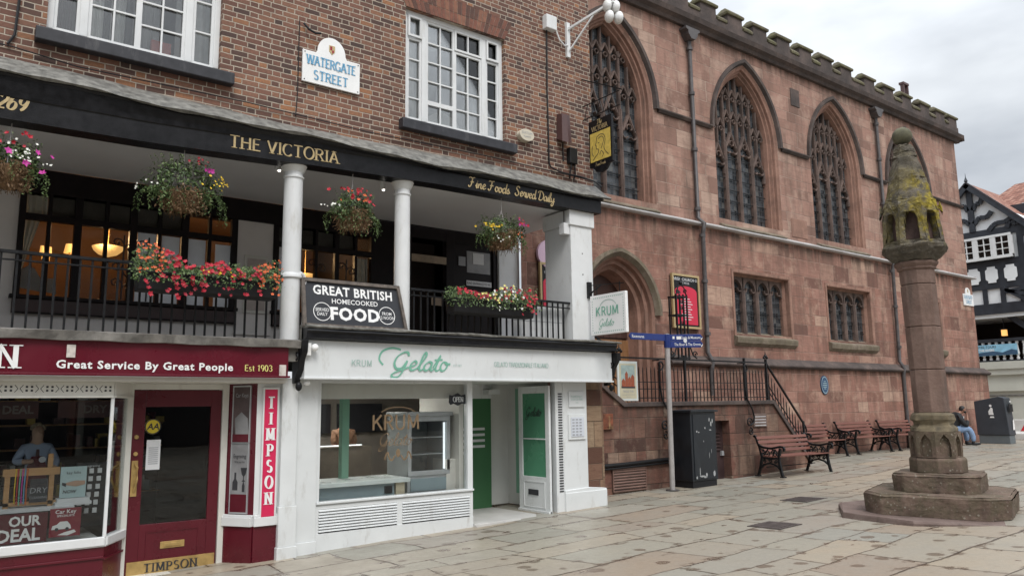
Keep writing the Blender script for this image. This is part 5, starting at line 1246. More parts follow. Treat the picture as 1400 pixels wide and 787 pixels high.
# hanging pub sign
t = thing('pub_sign', (9.3, 9.5, 4.2), 'black hanging pub sign with a yellow portrait panel, against the church window', 'pub sign')
XS = 9.30; y0, y1 = 9.83, 9.14
def ys(poly, x0, x1):   # polygon (u from the wall outward, z) on a plane across the street
    return [(x0, 9.83-u, z) for u, z in poly], [(x1, 9.83-u, z) for u, z in poly]
def yz(m, poly, xf, th): m.prism(poly, (xf, 9.83, 0), (0, -1, 0), (0, 0, 1), (th, 0, 0))
sgn = [(0, 5.06), (0, 4.20), (.09, 4.19), (.16, 4.10), (.29, 4.06), (.42, 4.10), (.49, 4.19), (.58, 4.20), (.58, 5.06)]
m = MB(); yz(m, sgn, XS, .05); m.build('board', M('black_paint'), t, bev=.006)
m = MB(); yz(m, [(.035, 4.29), (.545, 4.29), (.545, 4.82), (.035, 4.82)], XS-.006, .005); pnl = m.build('portrait_panel', M('pub_yellow'), t)
VX = (0, -1, 0)
m = MB()
for pts in ([(.36, 4.87), (.27, 4.83), (.25, 4.75), (.22, 4.70), (.25, 4.68), (.25, 4.62), (.31, 4.60), (.30, 4.54), (.2, 4.47), (.14, 4.43)], [(.36, 4.87), (.46, 4.84), (.5, 4.74), (.46, 4.62), (.5, 4.53), (.58, 4.45)], [(.3, 4.8), (.4, 4.82), (.46, 4.76), (.42, 4.66), (.38, 4.6)], [(.3, 4.72), (.34, 4.72)], [(.34, 4.5), (.38, 4.56), (.44, 4.5), (.4, 4.44)], [(.16, 4.5), (.12, 4.6), (.15, 4.7)]):
    ribbon(m, _smooth([(a_*.9-.03, b_-.11) for a_, b_ in pts]), lambda t_: .012, (XS-.006, 9.83, 0), VX, UZ, .002)
m.build('portrait_lines', M('ink'), pnl)
m = MB(); letters(m, 'The', (XS, 9.54, 4.96), VX, UZ, .085, style='script', weight=.16, align='c', lift=.004); letters(m, 'VICTORIA', (XS, 9.54, 4.85), VX, UZ, .085, align='c', weight=.17, wide=.80, lift=.004); letters(m, 'ale and bar' if False else 'ales and brews' if False else 'inn and bar' if False else 'Fine Foods', (XS, 9.54, 4.20), VX, UZ, .055, style='script', weight=.16, align='c', lift=.004); m.build('lettering', M('gold'), t)
m = MB()
for z in (5.16, 5.42): m.bar((XS+.025, 10.0, z), (XS+.025, 9.05, z+.0), .015)
m.bar((XS+.025, 10.0, 5.95), (XS+.025, 9.0, 5.42), .02)
for k in range(5): m.tube([(XS+.025, 9.95-k*.16, 5.16), (XS+.025, 9.87-k*.16, 5.42), (XS+.025, 9.79-k*.16, 5.16)], .007, 5)
for q in (9.75, 9.32): m.bar((XS+.025, q, 5.06), (XS+.025, q, 5.17), .015)
m.build('bracket', M('black_iron'), t)
# chalkboard
t = thing('chalkboard', (4.7, 9.8, 1.1), 'framed chalkboard advertising homecooked food, leaning between two white columns', 'chalkboard')
O = Vector((3.98, 9.74, 1.10)); U = Vector((1, 0, 0)); V = Vector((0, .10, .61)).normalized(); N = U.cross(V)
m = MB(); sk = lambda u, v: (u-.0*v, v)
m.prism([(.02, .02), (1.52, .02), (1.43, .61), (.02, .61)], O, U, V, -N*.03); m.build('board', M('chalk'), t)
m = MB()
def edge(p, q, w): m.bar(O+U*p[0]+V*p[1]+N*.004, O+U*q[0]+V*q[1]+N*.004, w, .05, up=N)
edge((0, 0), (1.55, 0), .045); edge((0, .63), (1.45, .63), .045); edge((.01, -.02), (.01, .65), .045); edge((1.53, -.02), (1.44, .65), .045); m.build('frame', plain('worn_frame', (.11, .09, .075), .6, .4, 14, dirt=((.4, .34, .27), .8)), t)
m = MB()
sans(m, 'GREAT BRITISH', O+U*.745+V*.435, Vector((1, 0, -.015)).normalized(), V, .125, bold=.028, wide=.92, space=1.08); sans(m, 'HOMECOOKED', O+U*.76+V*.325, U, V, .068, bold=.008, wide=1.02); sans(m, 'FOOD', O+U*.755+V*.10, U, V, .17, bold=.04, wide=1.02, space=1.1)
for cx_, a_, b_ in ((.27, 'SERVED', 'DAILY'), (1.24, 'FROM', '12 NOON')):
    ring = [(cx_+.125*math.cos(2*PI*i/24), .20+.125*math.sin(2*PI*i/24)) for i in range(25)]; ribbon(m, ring, lambda t_: .010, O, U, V, .003, True)
    sans(m, a_, O+U*cx_+V*.205, U, V, .045, wide=.9, bold=.005); sans(m, b_, O+U*cx_+V*.145, U, V, .045, wide=.85, bold=.005)
m.build('lettering', M('sign_white'), t)
m = MB(); m.box(4.03, 4.2, 9.70, 9.82, 1.1, 1.24)
# projecting ice cream sign on the end pier
t = thing('projecting_sign', (9.15, 9.3, 1.2), 'white projecting shop sign with mint lettering on the end pier', 'sign')
XK = 9.13; m = MB(); yk = 9.74
m.box(XK, XK+.06, 8.90, yk, 1.18, 1.86); m.build('panel', M('sign_white'), t, bev=.006)
m = MB(); r = lambda a, b, c, d: m.add([(XK-.002, a, c), (XK-.002, b, c), (XK-.002, b, d), (XK-.002, a, d)], [(0, 3, 2, 1)])
n = 16
for i in range(n):
    q = lerp(8.95, 9.67, (i+.2)/n); r(q, q+.022, 1.215, 1.235); r(q, q+.022, 1.80, 1.82)
n = 12
for i in range(n):
    q = lerp(1.24, 1.78, (i+.3)/n); r(8.945, 8.96, q, q+.02); r(9.68, 9.695, q, q+.02)
m.build('stitched_border', M('mint_pale'), t)
m = MB(); letters(m, 'KRUM', (XK, 9.32, 1.50), VX, UZ, .15, align='c', weight=.16, contrast=.7, serif=False, track=.14, wide=1.0); letters(m, 'Gelato', (XK, 9.36, 1.32), VX, UZ, .12, style='script', weight=.10, contrast=.4, align='c', wide=1.1, slant=.15); m.build('lettering', M('mint_text'), t)
m = MB(); ribbon(m, [(.22+.26*0+.20*math.cos(a_)+.0, 1.62+.14*math.sin(a_)) for a_ in [R(20+140*i/16) for i in range(17)]], lambda t_: .012, (XK, 9.53, 0), VX, UZ, .003); m.build('arc_motif', M('mint_pale'), t)
m = MB(); m.box(XK+.0, XK+.08, 9.77, 9.82, 1.84, 2.12); m.bar((XK+.03, 9.79, 2.06), (XK+.03, 8.95, 2.0), .014); m.bar((XK+.03, 9.79, 1.90), (XK+.03, 9.5, 2.03), .02); m.bar((XK+.03, 9.79, 2.1), (XK+.03, 9.79, 1.86), .035)
for q in (9.6, 9.05): m.bar((XK+.03, q, 1.86), (XK+.03, q, 2.04), .01)
m.build('bracket', M('black_iron'), t)
# ---------------------------------------------------------------- burgundy shoe repair shop
shop = thing('shoe_repair_shop', (2, 10, gz(2, 10)), 'burgundy and cream shoe repair shop front under the pub gallery', 'shop')
m = MB(); m.box(-7, 3.78, 9.72, 9.95, .42, .80); m.box(-7, 3.80, 9.69, 9.80, .405, .43); fs = m.build('fascia', M('burgundy_sign'), shop, bev=.004)
m = MB(); sans(m, 'Great Service By Great People', (1.18, 9.72, .485), UX, UZ, .086, 'l', bold=.028, wide=1.09, space=1.12, lift=.006)
letters(m, 'ON', (.38, 9.72, .475), UX, UZ, .245, weight=.22, contrast=.3, track=.16, wide=1.0, lift=.008); m.build('lettering', M('sign_white'), fs)
m = MB(); letters(m, 'Est 1903', (3.22, 9.72, .485), UX, UZ, .075, weight=.17, contrast=.5, track=.10, lift=.006, serif=False); m.build('lettering', M('fl_lemon'), fs)
for x, z in ((1.27, .60), (3.66, .43)):
    m = MB(); m.box(x, x+.085, 9.70, 9.72, z, z+.14); m.build('worn_patch', plain('worn_patch', (.55, .5, .46), .6, .2, 20, dirt=((.2, .12, .1), .8)) if x < 2 else bpy.data.materials['worn_patch'], fs)
m = MB(); m.box(-7, 3.80, 9.85, 10.45, .34, .405); m.box(-7, 3.80, 9.78, 9.9, .35, .403); m.build('soffit', M('cream_timber'), shop)
# bay window
m = MB(); bayf = [(-7, 9.92), (1.80, 9.92), (2.08, 10.38)]
def along(m, pts, z0, z1, t0, t1):
    """vertical panel following a plan line, from offset t0 (outside) to t1"""
    for i, (a, b) in enumerate(zip(pts, pts[1:])):
        a = Vector((*a, 0)); b = Vector((*b, 0)); d = (b-a).normalized(); n = Vector((d.y, -d.x, 0))
        e0 = .0 if i == 0 else -.0; m.obox(a+n*t0+Vector((0, 0, z0)), b-a, n*(t1-t0), (0, 0, z1-z0))
for z0, z1, t in ((.19, .34, .02), (.165, .19, .035)): along(m, bayf, z0, z1, t, -.05)
m.build('frieze', M('cream_timber'), shop, bev=.004)
m = MB()
x = 1.76; k = 0
while x > -1:
    for z in (.245, .285):
        if k % 4 < 2: m.xz([(x-.011, z-.011), (x+.011, z-.011), (x+.011, z+.011), (x-.011, z+.011)], 9.897, 9.8995)
        else:
            s_ = 1 if (k % 4 == 2) == (z > .26) else -1; m.xz([(x-.018, z-.018*s_), (x-.012, z-.02*s_), (x+.018, z+.018*s_), (x+.012, z+.02*s_)], 9.897, 9.8995)
    x -= .048; k += 1
m.build('frieze_holes', M('ink'), shop)
bw_ = MB(); along(bw_, bayf, -1.46, -1.37, .035, -.06); along(bw_, bayf, -1.475, -1.455, .02, -.05)
bw_.box(1.78, 1.815, 9.905, 9.95, -1.37, .165); win = bw_.build('bay_window', M('white_paint'), shop, bev=.005)
m = MB(); along(m, bayf, -1.38, .17, -.02, -.024); m.build('pane', M('glass'), win)
m = MB(); along(m, bayf, -2.3, -1.475, 0, -.05); m.build('stall_riser', M('burgundy'), shop)
m = MB(); along(m, [(-7, 9.92), (1.80, 9.92)], -1.60, -1.575, .02, 0); along(m, [(1.80, 9.92), (2.08, 10.38)], -1.62, -1.595, .02, 0); m.build('beading', M('burgundy'), shop, bev=.004)
m = MB(); m.box(2.02, 2.11, 10.36, 10.42, -1.98, .34); m.box(3.17, 3.25, 10.36, 10.42, -1.93, .34); m.box(2.11, 3.17, 10.36, 10.42, .27, .34); m.build('door_frame', M('cream_timber'), shop, bev=.005)
# door
m = MB(); dx0, dx1 = 2.115, 3.165; y0 = 10.39
m.box(dx0, dx0+.14, y0, y0+.045, -1.93, .265); m.box(dx1-.13, dx1, y0, y0+.045, -1.93, .265); m.box(dx0+.14, dx1-.13, y0, y0+.045, .06, .265); m.box(dx0+.14, dx1-.13, y0, y0+.045, -1.93, -1.34)
d = m.build('door', M('burgundy'), shop, bev=.004)
m = MB(); m.box(dx0+.14, dx1-.13, y0+.02, y0+.024, -1.34, .06); m.build('pane', M('glass'), d)
m = MB()
for a in ((dx0+.22, dx1-.22, -1.44, -1.425), (dx0+.22, dx1-.22, -1.76, -1.745)): m.box(a[0], a[1], y0-.008, y0+.001, a[2], a[3])
for a in (dx0+.22, dx1-.235): m.box(a, a+.015, y0-.008, y0+.001, -1.745, -1.44)
m.build('panel_moulding', M('burgundy'), d)
m = MB(); m.box(2.50, 2.78, y0-.012, y0, -1.64, -1.56); m.box(2.54, 2.74, y0-.02, y0-.012, -1.62, -1.58); m.build('letter_box', M('brass'), d, bev=.003)
m = MB(); m.box(dx0+.02, dx1-.02, y0-.014, y0, -1.93, -1.76); kp = m.build('kick_plate', M('brass'), d)
m = MB(); letters(m, 'TIMPSON', (2.64, y0-.014, -1.895), UX, UZ, .10, align='c', weight=.2, contrast=.35, track=.16, wide=1.05); m.build('lettering', M('ink'), kp)
m = MB(); m.box(dx0+.015, dx0+.085, y0-.01, y0, -1.0, -.58); m.tube([(dx0+.05, y0-.01, -.62), (dx0+.07, y0-.06, -.66), (dx0+.07, y0-.07, -.8), (dx0+.05, y0-.01, -.95)], .014, 8)
for z in (-.3, -.5): m.tube([(dx0+.05, y0, z), (dx0+.05, y0-.02, z)], .025, 12)
m.build('handle', M('brass'), d)
m = MB(); m.tube([(2.35, y0+.016, -.18), (2.35, y0+.012, -.18)], .095, 24); a_ = m.build('round_sticker', M('yellow'), d)
m = MB(); ribbon(m, [(2.35+.088*math.cos(2*PI*i/28), -.18+.088*math.sin(2*PI*i/28)) for i in range(29)], lambda t: .012, (0, y0+.012, 0), UX, UZ, .002, True); sans(m, 'AA', (2.35, y0+.012, -.215), UX, UZ, .075, bold=.02, shear=.2, wide=.95); m.build('lettering', M('ink'), a_)
m = MB(); m.box(2.29, 2.45, y0+.013, y0+.016, -.70, -.34); nt_ = m.build('opening_hours', M('paper'), d)
m = MB()
for k in range(9): m.box(2.315, 2.425, y0+.0115, y0+.0125, -.44-k*.024, -.43-k*.024)
m.build('lines', M('ink_grey'), nt_)
m = MB(); m.box(2.0, 3.3, 10.2, 10.44, gz(2.6, 10.3)+.0, -1.935); m.build('threshold', M('cream_timber'), shop)
# canted display on the right and pilaster
cf = [(3.25, 10.38), (3.49, 10.0), (3.80, 10.0)]
m = MB(); along(m, cf, -2.0, -1.44, .02, -.2); m.build('plinth', M('burgundy'), shop)
m = MB(); along(m, cf, -1.44, -1.33, .05, -.2); along(m, cf, -1.33, -1.30, .03, -.2); along(m, cf[1:], -1.30, .34, .0, -.2); pil = m.build('pilaster', M('white_paint'), shop, bev=.005)
m = MB(); along(m, cf[:2], -1.30, .34, .0, -.2); cd_ = m.build('display_case', M('burgundy'), shop)
m = MB(); A = Vector((3.25, 10.38, 0)); B = Vector((3.49, 10.0, 0)); D = (B-A); dn = D.normalized(); nn = Vector((dn.y, -dn.x, 0)); 
for z0, z1, mt in ((-1.27, -.42, 'paper'), (-.40, .30, 'poster_dark')):
    q = MB(); q.obox(A+D*.20+nn*.012+Vector((0, 0, z0)), D*.58, -nn*.012, (0, 0, z1-z0)); p_ = q.build('poster', M('poster_grey' if mt == 'paper' else mt), cd_)
    q = MB()
    for e in (.18, .78): q.obox(A+D*e+nn*.02+Vector((0, 0, z0-.02)), D*.03, -nn*.02, (0, 0, z1-z0+.04))
    for zz in (z0-.02, z1): q.obox(A+D*.21+nn*.02+Vector((0, 0, zz)), D*.57, -nn*.02, (0, 0, .02))
    q.build('frame', M('steel'), p_)
    P0 = A+D*.495+nn*.012
    if mt == 'paper':
        q = MB(); q.obox(A+D*.2+nn*.014+Vector((0, 0, -1.27)), D*.58, nn*.001, (0, 0, .22)); q.build('red_foot', M('burgundy'), p_)
        q = MB(); sans(q, 'Engraving', P0+Vector((0, 0, -.60)), dn, UZ, .05, bold=.01, wide=.72); sans(q, 'While you Wait', P0+Vector((0, 0, -.66)), dn, UZ, .025, wide=.7)
        bt = [(-.10, -1.0), (-.02, -1.0), (-.02, -.9), (-.045, -.86), (-.045, -.78), (-.075, -.78), (-.075, -.86), (-.1, -.9)]; q.prism([(a, b) for a, b in bt], P0+nn*.002, dn, UZ, -nn*.001)
        q.prism([(.05, -1.02), (.09, -1.02), (.09, -.94), (.075, -.9), (.075, -.86), (.065, -.86), (.065, -.9), (.05, -.94)], P0+nn*.002, dn, UZ, -nn*.001)
        q.prism([(.02, -.72), (.12, -.72), (.10, -.8), (.075, -.83), (.075, -.87), (.1, -.89), (.04, -.89), (.065, -.87), (.065, -.83), (.04, -.8)], P0+nn*.003, dn, UZ, -nn*.001)
        q.build('print', M('ink'), p_)
    else:
        q = MB(); sans(q, 'Car Keys', P0+Vector((0, 0, .17)), dn, UZ, .05, bold=.01, wide=.75); q.build('lettering', M('ink_grey'), p_)
        q = MB(); q.prism([(-.10, -.1), (.0, -.02), (.1, -.1), (.12, -.3), (-.08, -.34)], P0+nn*.002, dn, UZ, -nn*.001); q.build('print', M('poster_grey'), p_)
        q = MB(); q.obox(A+D*.2+nn*.014+Vector((0, 0, -.40)), D*.58, nn*.001, (0, 0, .1)); q.build('red_foot', M('burgundy'), p_)
t = thing('vertical_sign', (3.66, 9.97, -1.3), 'tall crimson sign with stacked white letters on the cream pilaster', 'sign')
m = MB(); m.box(3.575, 3.745, 9.965, 9.99, -1.33, .265); m.build('panel', M('crimson'), t)
m = MB()
for a in ((3.555, 3.765, .265, .29), (3.555, 3.765, -1.355, -1.33)): m.box(a[0], a[1], 9.955, 10.0, a[2], a[3])
for a in (3.555, 3.745): m.box(a, a+.02, 9.956, 10.0, -1.33, .265)
m.build('frame', M('white_paint'), t)
m = MB()
for k, c in enumerate('TIMPSON'): letters(m, c, (3.665, 9.965, .02-k*.2), UX, UZ, .15, align='c', weight=.24, contrast=.32, track=0, wide=.74)
m.build('lettering', M('sign_white'), t)
# inside the window
m = MB(); X0, X1, Z0, Z1, Y0, Y1 = -6, 3.15, -2.1, .40, 10.46, 13.5
m.add([(X0, 9.98, Z0), (2.05, 10.43, Z0), (X1, 10.46, Z0), (X1, Y1, Z0), (X0, Y1, Z0)], [(0, 1, 2, 3, 4)])
m.add([(X0, Y1, Z0), (X1, Y1, Z0), (X1, Y1, Z1), (X0, Y1, Z1)], [(3, 2, 1, 0)]); m.add([(X1, 10.46, Z0), (X1, Y1, Z0), (X1, Y1, Z1), (X1, 10.46, Z1)], [(0, 1, 2, 3)]); m.add([(X0, 9.98, Z1), (X1, 9.98, Z1), (X1, Y1, Z1), (X0, Y1, Z1)], [(0, 1, 2, 3)])
m.build('shop_room', M('dark_room'), shop)
m = MB(); m.box(-3, 1.5, 10.04, 10.6, -1.05, -1.02); sh = m.build('display_shelf', M('paper'), shop)
m = MB(); m.box(-3, 1.75, 10.05, 11.2, -1.42, -1.38); m.build('window_floor', M('floor_pale'), shop)
t = thing('promotional_poster', (.9, 10.0, -1.3), 'burgundy deal poster standing low in the shoe shop window', 'poster'); m = MB(); m.box(-.4, 1.24, 9.975, 9.985, -1.36, -1.055); m.build('panel', M('burgundy'), t)
m = MB(); sans(m, 'OUR', (1.18, 9.975, -1.18), UX, UZ, .10, 'r', bold=.03, wide=.95); sans(m, 'DEAL', (1.18, 9.975, -1.335), UX, UZ, .125, 'r', bold=.03, wide=.92); m.build('lettering', M('sign_white'), t)
t = thing('promotional_poster', (1.3, 10.0, -1.3), 'small car key poster with a white car beside the burgundy deal poster', 'poster'); m = MB(); m.box(1.12, 1.42, 9.97, 9.985, -1.33, -1.03); m.build('panel', plain('poster_red', (.22, .02, .035), .4, .1), t)
m = MB(); sans(m, 'Car Key', (1.27, 9.97, -1.085), UX, UZ, .04, bold=.015, wide=1.05); sans(m, 'SPECIALISTS', (1.27, 9.97, -1.12), UX, UZ, .022, bold=.01); m.xz([(1.14, -1.25), (1.15, -1.21), (1.19, -1.20), (1.22, -1.17), (1.29, -1.17), (1.32, -1.21), (1.33, -1.25)], 9.966, 9.969); m.xz([(1.2, -1.31), (1.3, -1.32), (1.38, -1.29), (1.36, -1.265), (1.27, -1.285)], 9.966, 9.969); m.build('print', M('sign_white'), t)
m = MB(); m.tube([(1.19, 9.965, -1.25), (1.19, 9.964, -1.25)], .018, 12); m.tube([(1.29, 9.965, -1.25), (1.29, 9.964, -1.25)], .018, 12); m.build('wheels', M('ink'), t)
t.location.x += .14
# shoe bench, leaflet stand, trophy, key cards
t = thing('wooden_rack', (1.0, 10.3, -1.02), 'low pine rack hung with coloured laces in the shoe shop window', 'rack')
m = MB()
for x in (.72, 1.14): m.box(x, x+.05, 10.25, 10.3, -1.02, -.60)
m.box(.70, 1.24, 10.24, 10.31, -.68, -.60); m.box(.72, 1.24, 10.25, 10.3, -1.0, -.96); m.box(1.12, 1.17, 10.26, 10.3, -.6, -.45); m.build('frame', M('pine'), t)
cols = ('fl_gold', 'fl_red', 'mint_text', 'fl_magenta', 'letter_blue', 'fl_orange')
for k in range(6): q = MB(); q.tube([(.82+k*.022, 10.235, -.6), (.815+k*.022, 10.23, -.8), (.82+k*.022, 10.235, -.97-.01*(k % 3))], .006, 5); q.build('lace', M(cols[k]), t)
m = MB(); m.box(.96, 1.13, 10.23, 10.24, -.97, -.72); b_ = m.build('board', M('chalk'), t); m = MB(); sans(m, 'DRY', (1.045, 10.229, -.87), UX, UZ, .06, shear=.1); sans(m, 'CLEANING', (1.045, 10.229, -.93), UX, UZ, .025); m.build('lettering', M('ink_grey'), b_)
t.location.x += .12
t = thing('leaflet_stand', (1.35, 10.2, -1.02), 'pale blue leaflet card standing on white boxes in the shoe shop window', 'leaflet'); m = MB(); m.box(1.18, 1.44, 10.17, 10.18, -.94, -.60); m.build('card', M('paper_blue'), t); m = MB(); m.box(1.14, 1.50, 10.12, 10.32, -1.02, -.985); m.box(1.16, 1.48, 10.13, 10.31, -.984, -.945); m.build('boxes', M('paper'), t)
m = MB(); sans(m, 'key fobs', (1.31, 10.17, -.68), UX, UZ, .03); sans(m, 'NOW', (1.28, 10.17, -.89), UX, UZ, .035, bold=.02, shear=.2); m.xz([(1.2, -.80), (1.24, -.82), (1.24, -.78), (1.2, -.77)], 10.166, 10.169); m.build('lettering', M('ink'), t)
m = MB(); m.xz([(1.24, -.80), (1.34, -.82), (1.43, -.80), (1.43, -.76), (1.33, -.755), (1.24, -.775)], 10.165, 10.169); m.build('print', M('skin_pale'), t)
t.location.x += .18
t = thing('trophy_cup', (.55, 10.2, -1.02), 'silver trophy cup at the left edge of the shoe shop window', 'trophy'); m = MB(); m.lathe([(.05, -1.02), (.05, -.97), (.02, -.95), (.012, -.9), (.03, -.86), (.06, -.8), (.07, -.74), (.075, -.735)], (.56, 10.2), 18); m.build('cup', M('steel'), t, smooth=40)
for s_ in (-1, 1): q = MB(); q.tube([(.56+s_*.06, 10.2, -.78), (.56+s_*.11, 10.2, -.76), (.56+s_*.10, 10.2, -.83), (.56+s_*.045, 10.2, -.84)], .007, 6); q.build('handle', M('steel'), t)
t = thing('key_fob_display', (1.65, 10.4, -1.38), 'black tiered card of white key fobs on the right of the shoe shop window', 'display stand'); m = MB(); m.box(1.56, 1.88, 10.42, 10.5, -1.30, -.58); m.build('panel', M('rubber'), t)
m = MB()
for r_ in range(6):
    for c in range(3):
        x = 1.60+c*.085-r_*.006; z = -.70-r_*.09
        if r_ == 5 and c < 1: continue
        m.box(x, x+.045, 10.40, 10.42, z, z+.055)
m.build('fob_cards', M('paper'), t)
m = MB(); sans(m, 'engraving', (1.72, 10.42, -.63), UX, UZ, .028); m.build('lettering', M('paper'), t)

t = thing('header_board', (.9, 10.7, 0), 'dim burgundy header boards hanging across the top of the shoe shop window', 'sign')
m = MB(); m.box(-1.0, 1.15, 10.66, 10.7, -.06, .14); m.box(1.35, 2.3, 10.66, 10.7, -.06, .14); m.build('panel', plain('dim_burgundy', (.06, .02, .02), .5, .2), t)
m = MB(); sans(m, 'DEAL', (.95, 10.66, .0), UX, UZ, .09, bold=.03); sans(m, 'DRY', (1.75, 10.66, .0), UX, UZ, .09, bold=.03); m.build('lettering', plain('dim_letters', (.14, .12, .11), .6), t)
t = thing('wall_shelf', (1.2, 13.3, -1), 'rows of small boxes on dark shelves deep inside the shoe shop', 'shelf')
m = MB()
for k in range(5): m.box(-1.5, 3.1, 13.1, 13.45, -1.2+k*.34, -1.18+k*.34)
m.build('shelf', M('pine'), t)
rq = random.Random(5)
for mt in ('paper', 'burgundy', 'box_brown', 'blue_grey', 'pub_yellow'):
    m = MB()
    for k in range(5):
        for j in range(5): x = rq.uniform(-1.4, 3.0); m.box(x, x+rq.uniform(.06, .16), 13.12, 13.3, -1.178+k*.34, -1.178+k*.34+rq.uniform(.08, .24))
    m.build('boxes', M(mt), t)
# ---------------------------------------------------------------- white ice cream shop
ice = thing('ice_cream_shop', (6.5, 10, gz(6.5, 10)), 'white ice cream shop front with a glazed window and open green door', 'shop')
m = MB(); m.xz([(4.0, .415), (9.58, .415), (9.58, .905), (4.0, .905)], 9.72, 9.9); m.box(3.985, 9.60, 9.70, 9.9, .392, .42); fs = m.build('fascia', M('white_shop'), ice, bev=.005)
m = MB(); letters(m, 'KRUM', (4.66, 9.72, .575), UX, UZ, .085, weight=.13, contrast=.7, serif=False, track=.16, wide=1.0, lift=.004); letters(m, 'GELATO TRADIZIONALE ITALIANO', (7.05, 9.72, .615), UX, UZ, .07, weight=.14, contrast=.7, serif=False, track=.05, wide=.80, lift=.004); letters(m, 'EST 1977', (6.30, 9.72, .60), UX, UZ, .032, weight=.14, serif=False, lift=.004, wide=.9); m.build('lettering', M('mint_pale'), fs)
m = MB(); letters(m, 'Gelato', (5.26, 9.72, .535), UX, UZ, .25, style='script', weight=.15, contrast=.42, slant=.22, wide=1.40, lift=.004)
ribbon(m, _smooth([(5.14, .60), (5.08, .68), (5.13, .79), (5.28, .84), (5.42, .82)]), lambda t: .028, (0, 9.72, 0), UX, UZ, .0035); m.build('lettering', M('mint_text'), fs)
for x in (3.96, 9.63):   # carved black consoles
    m = MB(); m.prism([(9.60, .90), (9.95, .90), (9.95, .34), (9.86, .34), (9.80, .46), (9.74, .52), (9.70, .64), (9.62, .74)], (x-.04, 0, 0), (0, 1, 0), UZ, (.08, 0, 0)); c_ = m.build('console', M('black_paint'), ice, bev=.012)
    q = MB(); q.tube(volute(9.74, .68, .07, 1.4, 0, x, 1, 18) and [(x-.065, 9.74+.06*(1-.7*i/18)*math.cos(i*.5), .68+.06*(1-.7*i/18)*math.sin(i*.5)) for i in range(19)], .012, 6); q.ball((x, 9.80, .30), .045, .035, .06); q.build('carving', M('black_paint'), c_)
t = thing('security_camera', (4.08, 9.66, .8), 'small white dome camera at the left end of the white fascia', 'camera'); m = MB(); m.ball((4.10, 9.64, .80), .05); m.build('dome', M('sign_white'), t, smooth=60); m = MB(); m.box(4.0, 4.06, 9.66, 9.72, .70, .86); m.build('mount', M('sign_white'), t)
t = thing('round_sensor', (4.06, 9.75, .35), 'small white round sensor below the left end of the white fascia', 'sensor'); m = MB(); m.ball((4.07, 9.8, .345), .045, .045, .035); m.build('case', M('sign_white'), t, smooth=60)
# pilasters
m = MB(); m.box(3.80, 4.01, 9.93, 10.2, -1.22, .41); m.box(3.785, 4.025, 9.915, 10.2, -1.72, -1.22); m.box(3.77, 4.035, 9.90, 10.2, -2.0, -1.72); m.box(4.015, 4.31, 9.97, 10.2, -1.70, .41); m.box(4.03, 4.315, 9.955, 10.2, -1.99, -1.70); m.build('pilaster', M('white_shop'), ice, bev=.006)
m = MB(); m.box(8.66, 9.20, 9.98, 10.3, -1.42, .41); m.box(8.66, 9.60, 9.95, 10.3, -1.9, -1.42); m.xz([(8.66, -1.42), (9.22, -1.42), (9.60, -1.42), (9.60, -1.40), (9.2, -1.36), (8.66, -1.38)], 9.96, 10.25); m.build('pilaster', M('white_shop'), ice, bev=.008)
# window and riser
gx0, gx1 = 4.315, 6.80; m = MB(); y0 = 10.0
m.box(gx0, gx1+.03, y0-.0, y0+.12, -1.265, -1.225); m.box(gx0, gx1+.04, y0-.03, y0+.12, -1.245, -1.215); m.box(gx0, gx0+.05, y0, y0+.1, -1.215, .36); m.box(6.74, 6.83, y0-.01, y0+.1, -1.215, .40); m.box(gx0, 6.83, y0+.001, y0+.1, .355, .41)
w = m.build('window', M('white_shop'), ice, bev=.005); m = MB(); m.box(gx0+.05, 6.74, y0+.03, y0+.036, -1.215, .355); m.build('pane', M('glass_clear'), w)
m = MB(); m.box(gx0, 6.83, y0+.02, y0+.1, -1.95, -1.265); m.box(gx0, 6.83, y0-.012, y0+.02, -2.0, -1.62)
for a, b in ((gx0, 4.36), (5.53, 5.62), (6.77, 6.83)): m.box(a, b, y0-.005, y0+.02, -1.62, -1.265)
m.box(gx0, 6.83, y0-.0045, y0+.02, -1.31, -1.265); rs = m.build('stall_riser', M('white_shop'), ice)
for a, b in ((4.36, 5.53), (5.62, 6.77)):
    m = MB(); m.box(a, b, y0+.012, y0+.0195, -1.62, -1.31); m.build('louvre_shade', M('ink'), rs); m = MB()  # dark sheet paints the shade in the gaps between the louvres
    for k in range(8): z = -1.605+k*.0375; m.obox((a, y0+.010, z+.024), (b-a, 0, 0), (0, -.028, -.020), (0, .002, .012))
    m.build('louvres', M('white_shop'), rs)
# lettering on the glass
m = MB(); letters(m, 'KRUM', (5.14, y0+.029, -.30), UX, UZ, .21, weight=.15, contrast=.75, serif=False, track=.10, wide=1.06); letters(m, 'Gelato', (5.24, y0+.029, -.52), UX, UZ, .17, style='script', weight=.09, contrast=.4, slant=.2, wide=1.15)
ribbon(m, [(5.56+.36*math.cos(a), -.18+.20*math.sin(a)) for a in [R(40+100*i/16) for i in range(17)]], lambda t: .014, (0, y0+.029, 0), UX, UZ, .003)
for s_ in (-1, 1): ribbon(m, _smooth([(5.56+s_*.05, -.66), (5.56+s_*.10, -.73), (5.56+s_*.15, -.68), (5.56+s_*.16, -.62), (5.56+s_*.19, -.64), (5.56+s_*.22, -.72)]), lambda t: .022, (0, y0+.029, 0), UX, UZ, .0034)
c2 = [(5.56+.035*math.cos(2*PI*i/14), -.63+.06*math.sin(2*PI*i/14)) for i in range(14)]; m.xz(c2, y0+.024, y0+.027); m.build('gold_lettering', M('gold_dull'), w)
